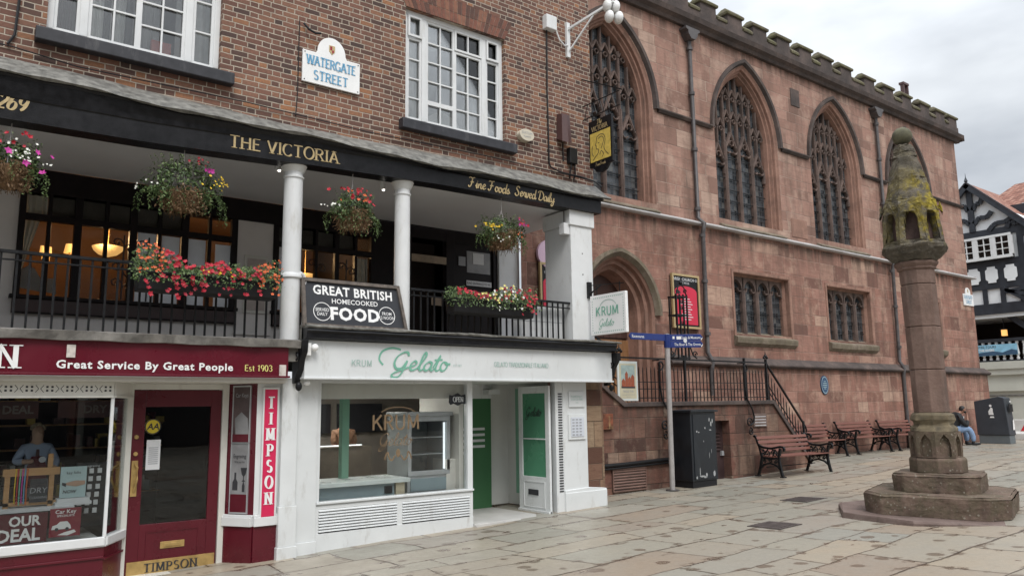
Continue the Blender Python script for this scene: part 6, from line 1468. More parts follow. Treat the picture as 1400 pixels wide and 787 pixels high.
t = thing('open_sign', (6.6, 10.05, .1), 'small black shield shaped OPEN sign inside the shop glass', 'sign'); m = MB(); m.xz([(6.44, .08), (6.47, .04), (6.52, .06), (6.6, .03), (6.68, .06), (6.74, .05), (6.76, .12), (6.73, .2), (6.66, .18), (6.6, .22), (6.5, .18), (6.45, .19)], 10.045, 10.06); m.build('panel', M('ink'), t); m = MB(); letters(m, 'OPEN', (6.6, 10.045, .085), UX, UZ, .075, align='c', weight=.2, track=.04, wide=.8); m.build('lettering', M('sign_white'), t)
# room
m = MB(); X0, X1, Z1 = 4.0, 8.66, .40; zf = -1.70; Y1 = 15.5
m.add([(X0, 10.13, zf), (6.85, 10.13, zf), (6.85, 15.5, zf), (X0, 15.5, zf)], [(0, 1, 2, 3)]); m.add([(X0, 10.13, zf), (X0, Y1, zf), (X0, Y1, Z1), (X0, 10.13, Z1)], [(3, 2, 1, 0)])
m.add([(X0, 10.12, Z1), (X1, 10.12, Z1), (X1, Y1, Z1), (X0, Y1, Z1)], [(3, 2, 1, 0)]); m.add([(8.60, 10.3, zf), (8.60, 11.45, zf), (8.60, 11.45, Z1), (8.60, 10.3, Z1)], [(0, 3, 2, 1)])
m.add([(8.19, 11.45, zf), (8.60, 11.45, zf), (8.60, 11.45, Z1), (8.19, 11.45, Z1)], [(0, 1, 2, 3)]); room = m.build('shop_room', plain('shop_room_white', (.60, .61, .58), .7, .04, 2), ice)
m = MB(); m.box(6.85, 8.66, 9.98, 11.6, -1.9, -1.735); m.box(6.83, 8.66, 9.9, 9.98, -1.95, -1.745); m.build('threshold', M('floor_pale'), ice)
m = MB(); m.add([(X0, 14.2, zf), (9.3, 14.2, zf), (9.3, 14.2, Z1), (X0, 14.2, Z1)], [(0, 1, 2, 3)]); m.add([(9.3, 11.5, zf), (9.3, 14.2, zf), (9.3, 14.2, Z1), (9.3, 11.5, Z1)], [(0, 1, 2, 3)]); m.build('back_wall', plain('taupe_wall', (.28, .245, .21), .8, .25, 1), room)
m = MB(); m.box(6.92, 8.19, 11.40, 11.5, -1.735, .15); gw = m.build('green_partition', M('green_dark'), room)
m = MB()
for k in range(5):
    for j in range(3):
        if k == 4 and j != 1: continue
        m.box(7.05+j*.36, 7.05+j*.36+.28, 11.396, 11.399, -.40-k*.10, -.355-k*.10)
m.build('menu_lines', M('paper'), gw)
m = MB(); m.box(6.90, 8.19, 11.38, 11.5, .15, .40); m.box(8.0, 8.25, 11.2, 11.36, .22, .30); m.build('lintel', M('white_shop'), room)
m = MB(); m.box(8.585, 8.599, 10.6, 11.2, -1.5, .32); m.build('green_side_panel', M('green_paint'), room)
m = MB(); m.box(5.03, 5.14, 10.75, 10.86, zf, .39); m.build('green_post', M('green_paint'), room)
m = MB(); m.box(6.72, 6.80, 10.2, 11.4, zf, .4); m.build('side_screen', M('cream_timber'), room)
m = MB(); m.box(4.0, 6.85, 10.16, 10.19, .14, .40); m.build('blind_pelmet', M('cream_timber'), room)
# open door leaf, seen edge-on to the street
XD = 8.36; m = MB(); ya, yb = 10.0, 10.82; za, zb = -1.735, .34
m.box(XD, XD+.045, ya, ya+.10, za, zb); m.box(XD, XD+.045, yb-.10, yb, za, zb); m.box(XD, XD+.045, ya+.10, yb-.10, zb-.12, zb); m.box(XD, XD+.045, ya+.10, yb-.10, za, -1.16); d = m.build('door', M('white_shop'), ice, bev=.005)
m = MB(); m.box(XD+.02, XD+.026, ya+.10, yb-.10, -1.16, zb-.12); m.build('green_pane', plain('green_film', (.085, .25, .15), .25, .1, 1), d)
m = MB(); m.box(XD-.004, XD+.03, ya+.10, yb-.10, -.55, -.53); m.build('glazing_bar', M('white_shop'), d)
m = MB(); m.box(XD-.012, XD, ya+.3, ya+.56, -1.46, -1.37); m.build('letter_plate', M('ink'), d)
m = MB()
for a, b, c, e in ((ya+.13, yb-.13, -1.25, -1.235), (ya+.13, yb-.13, -1.66, -1.645)): m.box(XD-.008, XD, a, b, c, e)
for a in (ya+.13, yb-.145): m.box(XD-.008, XD, a, a+.015, -1.645, -1.25)
m.box(XD-.03, XD+.05, ya, yb, -1.735, -1.70); m.build('panel_moulding', M('white_shop'), d)
m = MB(); letters(m, 'Gelato', (XD+.018, 10.42, -.16), VX, UZ, .14, style='script', weight=.12, align='c', contrast=.4, wide=1.1, slant=.2); m.build('lettering', M('ink'), d)
m = MB(); m.box(8.50, 8.67, 9.99, 10.1, -1.74, .40); jb = m.build('door_jamb', M('white_shop'), ice)
m = MB()
for k in range(38): z = -1.40+k*.043; m.box(8.56, 8.645, 9.984, 9.99, z, z+.022)
m.build('vent_slots', M('ink'), jb)
t = thing('security_camera', (8.55, 10.5, .25), 'tiny black dome camera on the green strip inside the open shop doorway', 'camera'); m = MB(); m.ball((8.53, 10.75, .22), .045); m.build('dome', M('rubber'), t, smooth=60)
m = MB(); m.box(8.55, 8.6, 10.75, 10.83, -.12, -.06); tag(m.build('card_reader', M('brass')), 'small brass box on the green wall inside the open doorway', 'box')
m = MB(); m.box(8.56, 8.6, 10.82, 10.95, -.55, -.35); tag(m.build('thermostat', M('sign_white')), 'white wall control on the green strip inside the doorway', 'control')
# plaques on the right pilaster
def plq(x0, x1, z0, z1, label, rows, framed):
    t = thing('framed_menu' if framed else 'wall_sign', ((x0+x1)/2, 9.97, z0), label, 'menu' if framed else 'sign')
    m = MB(); m.box(x0, x1, 9.955, 9.98, z0, z1); m.build('panel', M('white_shop'), t, bev=.004)
    if framed:
        m = MB(); m.box(x0+.05, x1-.05, 9.945, 9.955, z0+.05, z1-.05); m.build('menu', M('paper_blue') if False else plain('menu_sheet', (.58, .61, .66), .4, .04), t)
    m = MB()
    for k in range(rows):
        z = z1-.08-k*(z1-z0-.12)/rows
        if framed: 
            for c in range(3): m.box(x0+.07+c*.08, x0+.12+c*.08, 9.942, 9.9445, z-.02, z)
        else: sans(m, ('PLEASE ENJOY', 'OUR ICE HERE', 'THANKS')[k], ((x0+x1)/2, 9.955, z-.02), UX, UZ, .034 if k < 2 else .016, wide=.85)
    m.build('lettering', M('mint_pale') if not framed else M('ink_grey'), t)
plq(8.78, 9.13, -.02, .24, 'small white sign with mint lettering at the top of the white pilaster', 3, False)
plq(8.76, 9.15, -.56, -.14, 'white framed menu sheet below the small mint lettered sign', 6, True)
# stone quoin between the shop and the landing
m = MB(); m.box(9.22, 9.62, 10.05, 10.9, -1.95, .92); m.box(9.62, 9.9, 10.3, 10.9, -1.95, .60); tag(m.build('stone_pier', M('rough_stone'), bev=.02), 'worn brown rubble pier between the white shop and the stair landing', 'pier')
# counter, cabinet, machines
t = thing('shop_counter', (5.0, 10.4, zf), 'pale topped counter with a blue grey front inside the shop window', 'counter')
m = MB(); m.box(4.05, 5.85, 10.17, 10.95, -1.06, -1.0); m.build('worktop', M('marble'), t, bev=.005); m = MB(); m.box(4.1, 5.62, 10.24, 10.9, zf, -1.06); m.build('front', M('blue_grey'), t); m = MB(); m.box(5.64, 5.78, 10.22, 10.8, zf, -1.06); m.build('end_panel', M('pine') if False else plain('pale_birch', (.50, .44, .31), .5, .1), t)
m = MB(); m.box(5.46, 5.58, 10.225, 10.24, -1.2, -1.1); m.build('socket', M('rubber'), t)
t = thing('display_fridge', (6.25, 10.6, zf), 'stainless glass fronted display fridge in the shop window', 'fridge')
fx0, fx1, fy0, fy1 = 5.88, 6.62, 10.30, 10.95
m = MB(); m.box(fx0, fx1, fy0+.02, fy1, zf, -1.0); 
for a in (fx0, fx1-.06): m.box(a, a+.06, fy0, fy1, -1.0, -.20)
m.box(fx0, fx1, fy0+.001, fy1, -.20, -.12); m.box(fx0-.03, fx1+.03, fy0-.03, fy1, -.12, -.06); m.box(fx0+.061, fx1-.061, fy1-.04, fy1, -1.0, -.2); m.box(fx0, fx1, fy0-.001, fy0+.05, -1.0, -.93); f_ = m.build('case', M('steel'), t, bev=.006)
m = MB(); m.box(fx0+.06, fx1-.06, fy0+.01, fy0+.015, -.93, -.20); m.build('pane', M('glass_clear'), t)
m = MB(); m.box(fx0+.07, fx1-.07, fy1-.08, fy1-.05, -1.0, -.22); m.build('lining', M('blue_grey') if False else plain('fridge_lining', (.16, .19, .20), .3, .1), t)
for z in (-.45, -.7): m = MB(); m.box(fx0+.065, fx1-.065, fy0+.1, fy1-.1, z, z+.012); m.build('shelf', M('steel'), t)
m = MB(); m.box(fx1-.10, fx1-.075, fy0+.03, fy0+.05, -.92, -.22); m.build('light_tube', M('led'), t)
m = MB(); m.box(fx0+.05, fx1-.05, fy0+.005, fy0+.019, -1.22, -1.04); g_ = m.build('vent', M('blue_grey'), t)
m = MB(); m.box(6.55, 6.72, 10.3, 10.7, zf, -.78); tag(m.build('white_cabinet', M('cream_timber'), bev=.006), 'plain pale cabinet squeezed between the fridge and the window post', 'cabinet')
t = thing('serving_counter', (5.0, 12.4, zf), 'dark serving counter with thin light strips deep inside the ice cream shop', 'counter')
m = MB(); m.box(4.1, 6.2, 12.1, 12.9, zf, -.62); m.build('body', plain('brown_counter', (.10, .08, .06), .4, .2), t); m = MB(); m.box(4.5, 6.0, 12.06, 12.1, -.60, -.585); m.build('light_strip', M('led'), t)
t = thing('menu_board', (4.7, 14.1, -.2), 'dark menu screens on the back wall of the ice cream shop', 'screen')
for x in (4.3, 5.4, 6.5): m = MB(); m.box(x, x+.95, 14.1, 14.15, -.45, .1); m.build('screen', M('ink'), t)

for k, (x, y) in enumerate(((5.75, 11.5), (5.6, 12.9))):  # added panels, hidden from the street, that brighten the shop interior
    t = thing('added_ceiling_fill', (x, y, .38), ('added ceiling panel, out of sight, lighting the room behind the ice cream shop window', 'added ceiling panel, out of sight, lighting the room farther back over the serving counter of the ice cream shop')[k], 'ceiling light')
    m = MB(); m.box(x-.32, x+.32, y-.17, y+.17, .375, .398); m.build('frame', M('white_paint'), t); m = MB(); m.box(x-.3, x+.3, y-.15, y+.15, .368, .374); m.build('diffuser', M('fill_panel'), t)
# ---------------------------------------------------------------- market cross
CXX, CXY = 11.37, 5.2; zg = gz(CXX, CXY)
cross = thing('stone_cross', (CXX, CXY, zg), 'weathered octagonal stone market cross on steps with a mossy carved head', 'monument')
lean = lambda v: Vector((v.x-.030*(v.z-zg), v.y, v.z))
def octa(m, prof, ph=PI/8, n=8): return m.lathe(prof, (CXX, CXY), n, ph)
PH = R(24.6); PF = R(2.1)
def rough(m, amt, seed, sub=0):
    r_ = random.Random(seed); m.v = [tuple(Vector(v)+Vector((r_.uniform(-1, 1), r_.uniform(-1, 1), r_.uniform(-.6, .6)))*amt) for v in m.v]; return m
m = MB(); r1 = 1.46
pl = [(CXX+1.62*math.cos(R(a)), CXY+1.62*math.sin(R(a))) for a in (-160, -118, -72, -22, 20, 70, 115, 160)]
m.prism(pl, (0, 0, zg-.12), UX, (0, 1, 0), (0, 0, 0.0001)) if False else None
m.lathe([(1.40, zg-.1), (1.40, zg+.02), (1.38, zg+.032)], (CXX, CXY), 8, R(10)); rough(m, .02, 3).build('ground_slab', M('slab_red'), cross, bev=.008)
def stone_step(r_, z0, z1, name, seed):
    m = MB(); h = r_; c = .405*r_/.96/math.sqrt(2); a0 = R(16.6); ring_ = [(-h+c, -h), (h-c, -h), (h, -h+c), (h, h-c), (h-c, h), (-h+c, h), (-h, h-c), (-h, -h+c)]
    L = [[(CXX+q*(u*math.cos(a0)-v*math.sin(a0)), CXY+q*(u*math.sin(a0)+v*math.cos(a0)), z) for u, v in ring_] for q, z in ((1, z0), (1.01, z1-.03), (.985, z1))]
    for A_, B_ in zip(L, L[1:]): m.strip(A_, B_)
    m.add(L[2], [tuple(range(8))]); rough(m, .010, seed)
    o = m.build(name, M('cross_base'), cross, bev=.02); weather(o, 5, .022, .2)
    j = MB()
    return o
stone_step(.86, zg+.03, zg+.305, 'lower_step', 5); stone_step(.53, zg+.305, zg+.545, 'upper_step', 6)
m = MB(); octa(m, [(.36, zg+.545), (.36, zg+.72), (.33, zg+.755)], PH); m.build('plinth', M('cross_base'), cross, bev=.012)
# arcaded drum: eight faces with sunk pointed panels
m = MB(); z0, z1, ro = zg+.755, zg+1.10, .325
ca = math.cos(PI/8)
for k in range(8):
    a0 = PH+2*PI*k/8; a1 = a0+PI/4; p0 = Vector((CXX+ro*math.cos(a0), CXY+ro*math.sin(a0), z0)); p1 = Vector((CXX+ro*math.cos(a1), CXY+ro*math.sin(a1), z0)); U = (p1-p0); wd = U.length; U = U/wd; N = U.cross(Vector((0, 0, 1)))
    H = z1-z0; hole = [(wd*.2, .0), (wd*.8, .0), (wd*.8, H*.52), (wd*.74, H*.70), (wd*.5, H*.90), (wd*.26, H*.70), (wd*.2, H*.52)]
    hole = [(u, max(v, .012)) for u, v in hole]
    fn = lambda u, v: p0+U*u+Vector((0, 0, v))
    m.sheet([(0, 0), (wd, 0), (wd, H), (0, H)], [hole], fn); inn = [fn(u, v)-N*.045 for u, v in hole]; m.strip(inn, [fn(u, v) for u, v in hole]); m.add(inn, [tuple(range(len(inn)))])
m.add([(CXX+ro*math.cos(PH+2*PI*k/8), CXY+ro*math.sin(PH+2*PI*k/8), z1) for k in range(8)], [tuple(range(8))]); m.v = [tuple(lean(Vector(v))) for v in m.v]; weather(m.build('arcaded_drum', M('cross_base'), cross), 3, .014, .12)
m = MB(); octa(m, [(.31, zg+1.10), (.295, zg+1.15), (.25, zg+1.19), (.26, zg+1.23), (.285, zg+1.26), (.275, zg+1.33), (.225, zg+1.36)], PH); rough(m, .014, 8); m.v = [tuple(lean(Vector(v))) for v in m.v]; m.build('base_moulding', plain('mossy_base_moulding', (.125, .10, .062), .9, .45, 9, bump=.6), cross, bev=.01)
m = MB(); zs = [zg+1.355, zg+1.95, zg+2.55, zg+3.15, 1.84]
for a, b in zip(zs, zs[1:]): octa(m, [(.223, a+.003), (.227, a+.012), (.225+.004*(b-zg-2), b-.012), (.221+.004*(b-zg-2), b-.003)], PH); octa(m, [(.18, a-.01), (.18, a+.01)], PH)
m.v = [tuple(lean(Vector(v))) for v in m.v]; m.build('shaft', M('cross_shaft'), cross, bev=.008)
m = MB(); octa(m, [(.23, 1.835), (.26, 1.86), (.25, 1.875), (.285, 1.92), (.29, 1.955), (.25, 1.96)], PH); m.v = [tuple(lean(Vector(v))) for v in m.v]; m.build('capital', M('cross_shaft'), cross, bev=.006)
# head: corbelled foot, ring of niches, broach spire and ball
m = MB(); octa(m, [(.25, 1.955), (.31, 1.98), (.39, 2.06), (.44, 2.13), (.445, 2.165), (.42, 2.20), (.36, 2.205)], PF)
ro = .42; z0, z1 = 2.20, 2.74
for k in range(8):
    a0 = PF+2*PI*k/8; a1 = a0+PI/4; tp = .87
    p0 = Vector((CXX+ro*math.cos(a0), CXY+ro*math.sin(a0), z0)); p1 = Vector((CXX+ro*math.cos(a1), CXY+ro*math.sin(a1), z0)); U = (p1-p0); wd = U.length; U = U/wd; N = U.cross(Vector((0, 0, 1))); H = z1-z0
    hole = [(wd*.22, .03), (wd*.78, .03), (wd*.78, H*.60), (wd*.70, H*.78), (wd*.5, H*.87), (wd*.30, H*.78), (wd*.22, H*.60)]
    mid = (p0+p1)/2
    def fn(u, v, p0=p0, U=U, N=N, wd=wd, H=H): t = v/H; return p0+U*(wd/2+(u-wd/2)*(1-(1-tp)*t))+Vector((0, 0, v))-N*(.042*t)
    m.sheet([(0, 0), (wd, 0), (wd, H), (0, H)], [hole], fn); inn = [fn(u, v)-N*.12 for u, v in hole]; m.strip(inn, [fn(u, v) for u, v in hole])
    # little gable over every niche
    apex = fn(wd*.5, H)+N*.03+Vector((0, 0, .075)); l_, r__ = fn(wd*.12, H*.80)+N*.045, fn(wd*.88, H*.80)+N*.045; m.add([l_, r__, apex, fn(wd*.5, H*.98)], [(0, 1, 2), (0, 2, 3), (1, 3, 2)])
r_ = random.Random(4)
octa(m, [(.35, 2.70), (.372, 2.75), (.352, 2.82), (.345, 2.84), (.335, 2.85), (.262, 3.15), (.255, 3.155), (.262, 3.165), (.172, 3.48), (.166, 3.485), (.172, 3.50), (.15, 3.56), (.142, 3.565), (.146, 3.58), (.13, 3.66), (.125, 3.685), (.10, 3.70)], PF)
m.v = [tuple(lean(Vector(v)+Vector((r_.uniform(-1, 1), r_.uniform(-1, 1), r_.uniform(-1, 1)))*.009)) for v in m.v]; hd = m.build('carved_head', M('cross_head'), cross, bev=.012); weather(hd, 3, .05, .16)
m = MB(); octa(m, [(.30, 2.2), (.27, 2.68)], PF); m.v = [tuple(lean(Vector(v))) for v in m.v]; m.build('niche_panels', M('cross_panel'), hd)
m = MB(); m.ball((CXX, CXY, 3.835), .137, .137, .132, 18, 12); m.v = [tuple(lean(Vector(v)+Vector((r_.uniform(-1, 1), r_.uniform(-1, 1), r_.uniform(-1, 1)))*.004)) for v in m.v]; m.build('ball_finial', plain('ball_stone', (.10, .095, .06), .9, .4, 8, bump=.7), cross, smooth=60)

# ---------------------------------------------------------------- benches
def make_bench(L=1.80):
    t = thing('park_bench', (0, 0, 0), '', 'bench', 'slatted benches along the church')
    def end(x):
        m = MB(); w = .05
        def fl(pts, h): 
            for a, b in zip(pts, pts[1:]): 
                d = (Vector(b)-Vector(a)).normalized()*.006; m.bar(Vector(a)-d, Vector(b)+d, h, w, up=(1, 0, 0))
        P = lambda y, z: (x, y, z)
        fl([P(-.34, .02), P(-.30, .18), P(-.275, .34), P(-.29, .48), P(-.32, .60)], .05)               # front leg
        fl([P(-.40, .56), P(-.415, .60), P(-.39, .635), P(-.32, .645), P(-.1, .60), P(.10, .615), P(.22, .66)], .042)  # arm with scroll
        fl([P(.27, .02), P(.20, .2), P(.15, .42), P(.20, .62), P(.285, .84), P(.31, .86), P(.325, .84)], .045)   # rear leg and back upright
        fl([P(-.29, .40), P(-.1, .385), P(.15, .40)], .04)                                               # seat bearer
        fl([P(-.31, .16), P(-.2, .25), P(-.05, .29), P(.10, .26), P(.21, .16)], .032)                    # arch between the legs
        m.box(x-.045, x+.045, -.40, -.30, .0, .025); m.box(x-.045, x+.045, .23, .33, .0, .025)
        for cy, cz, r_, s_ in ((-.17, .50, .085, 1), (.02, .50, .085, -1), (-.05, .345, .05, 1), (.12, .53, .05, 1), (-.19, .33, .04, -1), (.09, .33, .04, 1)):
            m.tube([(x, cy+r_*(1-.75*i/18)*math.cos(s_*i*.52), cz+r_*(1-.75*i/18)*math.sin(s_*i*.52)) for i in range(19)], .012, 5)
        for a, b in (((-.28, .42), (-.1, .60)), ((-.1, .40), (-.2, .58)), ((.12, .42), (-.02, .6))): m.bar(P(*a), P(*b), .016, .03, up=(1, 0, 0))
        return m
    for x in (-L/2, L/2): end(x).build('cast_end', M('black_iron'), t)
    sl = [(-.29, .425), (-.215, .418), (-.14, .414), (-.065, .414), (.01, .418), (.085, .424)]
    for y, z in sl: m = MB(); m.box(-L/2-.02, L/2+.02, y-.031, y+.031, z, z+.026); m.build('seat_slat', M('bench_wood'), t, bev=.006)
    for k in range(4):
        z = .50+k*.092; y = .152+k*.036; m = MB(); d = Vector((0, .036, .092)).normalized(); n = Vector((0, -d.z, d.y)); m.obox(Vector((-L/2-.02, y, z)), (L+.04, 0, 0), d*.068, n*.026); m.build('back_slat', M('bench_wood'), t, bev=.006)
    m = MB(); m.tube([(-L/2, .05, .2), (L/2, .05, .2)], .010, 6); m.build('tie_rod', M('black_iron'), t)
    return t
B0 = make_bench()
spots = [(15.66, 10.28, -1.2, 'slatted bench standing alone in front of the stair wall, nearest of the benches'), (19.08, 11.80, 0, 'slatted bench partly hidden behind the front bench and the stair rail'), (21.44, 11.80, 0, 'slatted bench against the church wall, between two other benches below the blue plaque'), (23.72, 11.80, 0, 'farthest slatted bench, partly hidden behind the stone cross')]
for i, (x, y, rot, lab) in enumerate(spots):
    o = B0 if i == 0 else copy_tree(B0)
    o.location = (x, y, gz(x, y)+.012); o.rotation_euler.z = R(rot); o['label'] = lab

# ---------------------------------------------------------------- utility cabinet
cz = gz(12.6, 10.4); t = thing('utility_cabinet', (12.72, 10.6, cz), 'tall dark scuffed utility cabinet standing on the pavement before the stair wall', 'cabinet')
m = MB(); m.box(12.36, 13.10, 10.38, 10.84, cz, cz+.13); m.build('plinth', M('rubber'), t)
m = MB(); m.box(12.34, 13.12, 10.36, 10.86, cz+.13, cz+1.48); bd = m.build('body', M('cab_green'), t, bev=.008)
m = MB(); m.xz([(12.30, cz+1.48), (13.16, cz+1.48), (13.16, cz+1.52), (12.73, cz+1.54), (12.30, cz+1.52)], 10.31, 10.9); m.build('lid', M('cab_green'), t, bev=.006)
m = MB(); m.box(12.40, 13.06, 10.345, 10.36, cz+.16, cz+1.44); dr = m.build('door', M('cab_green'), t, bev=.004)
m = MB(); rr = random.Random(11)
def chip(x, z, w, h):
    n = 7; p = [(x+w*rr.uniform(.6, 1.1)*math.cos(2*PI*i/n), z+h*rr.uniform(.55, 1.15)*math.sin(2*PI*i/n)) for i in range(n)]; m.xz(p, 10.342, 10.3455)
for x, z, w, h in ((12.95, cz+1.24, .025, .06), (12.90, cz+1.32, .02, .05), (13.0, cz+1.30, .022, .05), (12.92, cz+1.12, .045, .016), (12.76, cz+1.16, .02, .03), (12.5, cz+1.1, .028, .02), (12.56, cz+1.08, .03, .014), (12.62, cz+.22, .12, .02), (12.7, cz+.2, .07, .02), (12.99, cz+.25, .04, .08), (12.75, cz+.24, .03, .06), (12.45, cz+.20, .03, .03), (12.7, cz+.9, .008, .02), (12.86, cz+.62, .006, .06), (12.93, cz+.7, .006, .05), (12.55, cz+.3, .012, .1)): chip(x, z, w, h)
m.build('bare_patches', M('bare_metal'), dr)
m = MB(); m.box(13.125, 13.145, 10.40, 10.5, cz+.7, cz+1.0); m.build('hinge', M('steel'), t)

# ---------------------------------------------------------------- fingerpost
fx, fy = 11.84, 10.46; fz = gz(fx, fy); t = thing('signpost', (fx, fy, fz), 'grey pole with three dark blue direction signs before the stair railing', 'signpost')
tp = Vector((fx+.03, fy, 1.42)); m = MB(); m.tube([(fx, fy, fz), (fx+.03, fy, 1.40)], .052, 16); m.build('pole', M('pole_grey'), t, smooth=50)
m = MB(); m.tube([(fx, fy, fz+.005), (fx, fy, fz+.02)], .13, 18); m.build('base_plate', M('pipe'), t); m = MB(); m.tube([(fx+.03, fy, 1.12), (fx+.03, fy, 1.385)], .065, 16); m.build('sleeve', M('blue_sign'), t, smooth=50)
def finger(dirv, z0, z1, L, text, sgn):
    d = Vector(dirv).normalized(); o = Vector((fx+.03, fy-.0, 0))+d*.06; n = d.cross(Vector((0, 0, 1)))*sgn
    U = d*sgn; m = MB(); H = z1-z0
    poly = [(0, 0), (L-.05, 0), (L, H/2), (L-.05, H), (0, H)]; 
    if sgn > 0: m.prism(poly, o+Vector((0, 0, z0))+n*.012, U, UZ, -n*.024)
    else: m.prism([(-a, b) for a, b in poly], o+Vector((0, 0, z0))+n*.012, U, UZ, -n*.024)
    f_ = m.build('finger', M('blue_sign'), t, bev=.004); m = MB()
    c = o+n*.012+Vector((0, 0, z0+H*.28))
    if sgn > 0:
        sans(m, text, c+U*(L-.05), U, UZ, H*.42, 'r', wide=.68, bold=.004)
        m.prism([(L-.03, H*.12), (L-.01, H*.45), (L-.02, H*.47), (L-.05, H*.12)], o+n*.012+Vector((0, 0, z0)), U, UZ, n*.003)
    else: sans(m, text, c+U*(-L+.07), U, UZ, H*.44, 'l', wide=.86, bold=.004)
    m.build('lettering', M('sign_white'), f_)
    return f_, o, U, n
finger((-1, .04, 0), 1.255, 1.385, .98, 'Racecourse', -1)
f2, o2, U2, n2 = finger((.80, -.60, 0), 1.255, 1.385, .66, 'Castle & Museums', 1)
f3, o3, U3, n3 = finger((.80, -.60, 0), 1.12, 1.25, .66, 'The River & The Groves', 1)
m = MB(); m.prism([(.05, .04), (.09, .04), (.09, .09), (.05, .09)], o2+n2*.012+Vector((0, 0, 1.255)), U2, UZ, n2*.003); m.prism([(.13, .03), (.22, .03), (.22, .09), (.13, .09)], o2+n2*.012+Vector((0, 0, 1.255)), U2, UZ, n2*.003); m.build('pictogram', M('sign_white'), f2)
m = MB(); m.prism([(.30+.035*math.cos(2*PI*i/16), .005+.05*math.sin(2*PI*i/16)) for i in range(16)], o2+n2*.0165+Vector((0, 0, 1.255)), U2, UZ, n2*.002); m.build('sticker', M('paper'), f2)

# poster on the railing
t = thing('poster_frame', (11.15, 10.93, .1), 'white framed church poster hanging on the landing railing', 'poster')
yp = 10.92; m = MB(); x0, x1, z0, z1 = 10.88, 11.44, .08, .86; m.box(x0, x1, yp-.03, yp, z0, z1); m.build('frame', plain('aluminium_white', (.56, .60, .58), .4, .05), t, bev=.005)
m = MB(); m.box(x0+.05, x1-.05, yp-.034, yp-.03, z0+.05, z1-.05); p_ = m.build('paper', plain('poster_cream', (.50, .46, .33), .5, .08, 6), t)
m = MB(); m.box(x0+.09, x1-.09, yp-.037, yp-.034, .33, z1-.08); pic = m.build('picture', plain('poster_sky', (.30, .38, .36), .5, .2, 9), p_)
m = MB(); 
for a, b, c in ((x0+.10, x0+.2, .52), (x0+.2, x0+.28, .66), (x0+.28, x0+.36, .56), (x0+.36, x1-.10, .60)): m.xz([(a, .36), (b-.005, .36), (b-.005, c-.05), ((a+b)/2, c), (a, c-.05)], yp-.040, yp-.037)
m.build('red_buildings', plain('print_red', (.28, .07, .03), .5, .3, 20), pic)
m = MB(); m.box(x0+.09, x1-.09, yp-.039, yp-.0372, .33, .37); m.build('dark_foreground', M('ink'), pic)
m = MB(); sans(m, 'TINGLE THIN', ((x0+x1)/2, yp-.034, .245), UX, UZ, .045, bold=.01, wide=.8); sans(m, 'OUR CHURCH WELCOMES ALL', ((x0+x1)/2, yp-.034, .19), UX, UZ, .022, wide=.8); sans(m, 'Open daily', ((x0+x1)/2, yp-.034, .15), UX, UZ, .02); m.build('lettering', M('ink_grey'), p_)

# ---------------------------------------------------------------- litter bin
bz = gz(28.8, 11.2); t = thing('litter_bin', (28.9, 11.2, bz), 'large charcoal litter bin with a white figure symbol by the church corner', 'litter bin')
bx0, bx1, by0, by1 = 28.72, 29.22, 10.75, 11.75
m = MB(); m.box(bx0+.03, bx1-.03, by0+.03, by1-.03, bz, bz+.28); m.build('base', M('bin_base'), t, bev=.01)
m = MB(); m.prism([(by0, bz+.28), (by1, bz+.28), (by1+.02, bz+1.40), (by0+.25, bz+1.55), (by0+.08, bz+1.50)], (bx0, 0, 0), (0, 1, 0), UZ, (bx1-bx0, 0, 0)); b_ = m.build('body', M('bin_grey'), t, bev=.02)
m = MB(); c = (by0+by1)/2-.02
m.prism([(c-.05, bz+.95), (c+.10, bz+.95), (c+.11, bz+1.06), (c+.02, bz+1.20), (c-.03, bz+1.16), (c-.03, bz+1.05)], (bx0-.004, 0, 0), (0, 1, 0), UZ, (.003, 0, 0)); m.prism([(c+.03+.04*math.cos(2*PI*i/12), bz+1.25+.04*math.sin(2*PI*i/12)) for i in range(12)], (bx0-.004, 0, 0), (0, 1, 0), UZ, (.003, 0, 0)); m.prism([(c-.06, bz+.85), (c+.08, bz+.85), (c+.06, bz+.90), (c-.04, bz+.90)], (bx0-.004, 0, 0), (0, 1, 0), UZ, (.003, 0, 0)); m.build('symbol', M('sign_white'), b_)
m = MB(); m.box(bx0+.1, bx1-.1, by0-.02, by0, bz+1.05, bz+1.30); m.build('flap', M('rubber'), b_, bev=.006)
m = MB(); m.xz([(bx0+.28, bz+.45), (bx0+.42, bz+.45), (bx0+.42, bz+.6), (bx0+.38, bz+.80), (bx0+.32, bz+.74), (bx0+.3, bz+.6)], by0-.008, by0-.001); m.box(bx0+.2, bx1-.2, by0-.008, by0-.001, bz+1.36, bz+1.40); m.build('front_symbol', M('sign_white'), b_)
# barrier and pale plinth beyond
t = thing('road_barrier', (31.6, 10.2, gz(31, 10)), 'white and red road barrier block behind the litter bin', 'barrier'); zb_ = gz(31, 10)
m = MB(); m.prism([(-.25, 0), (.25, 0), (.25, .22), (.12, .30), (.10, .72), (-.10, .72), (-.12, .30), (-.25, .22)], (32.2, 12.4, zb_), (1, 0, 0), UZ, (0, -4.2, 0)); m.build('block', M('plastic_white'), t, bev=.015)
for y in (11.3, 9.9): m = MB(); m.prism([(-.13, .30), (-.13, .31), (-.105, .71), (-.104, .30)], (32.2, y, zb_), (1, 0, 0), UZ, (0, -.7, 0)); m.add([(32.2-.128, y+.35, zb_+.31), (32.2-.128, y-.25, zb_+.31), (32.2-.112, y-.45, zb_+.70), (32.2-.112, y+.12, zb_+.70)], [(0, 1, 2, 3)]); m.build('red_stripe', M('road_red'), t)
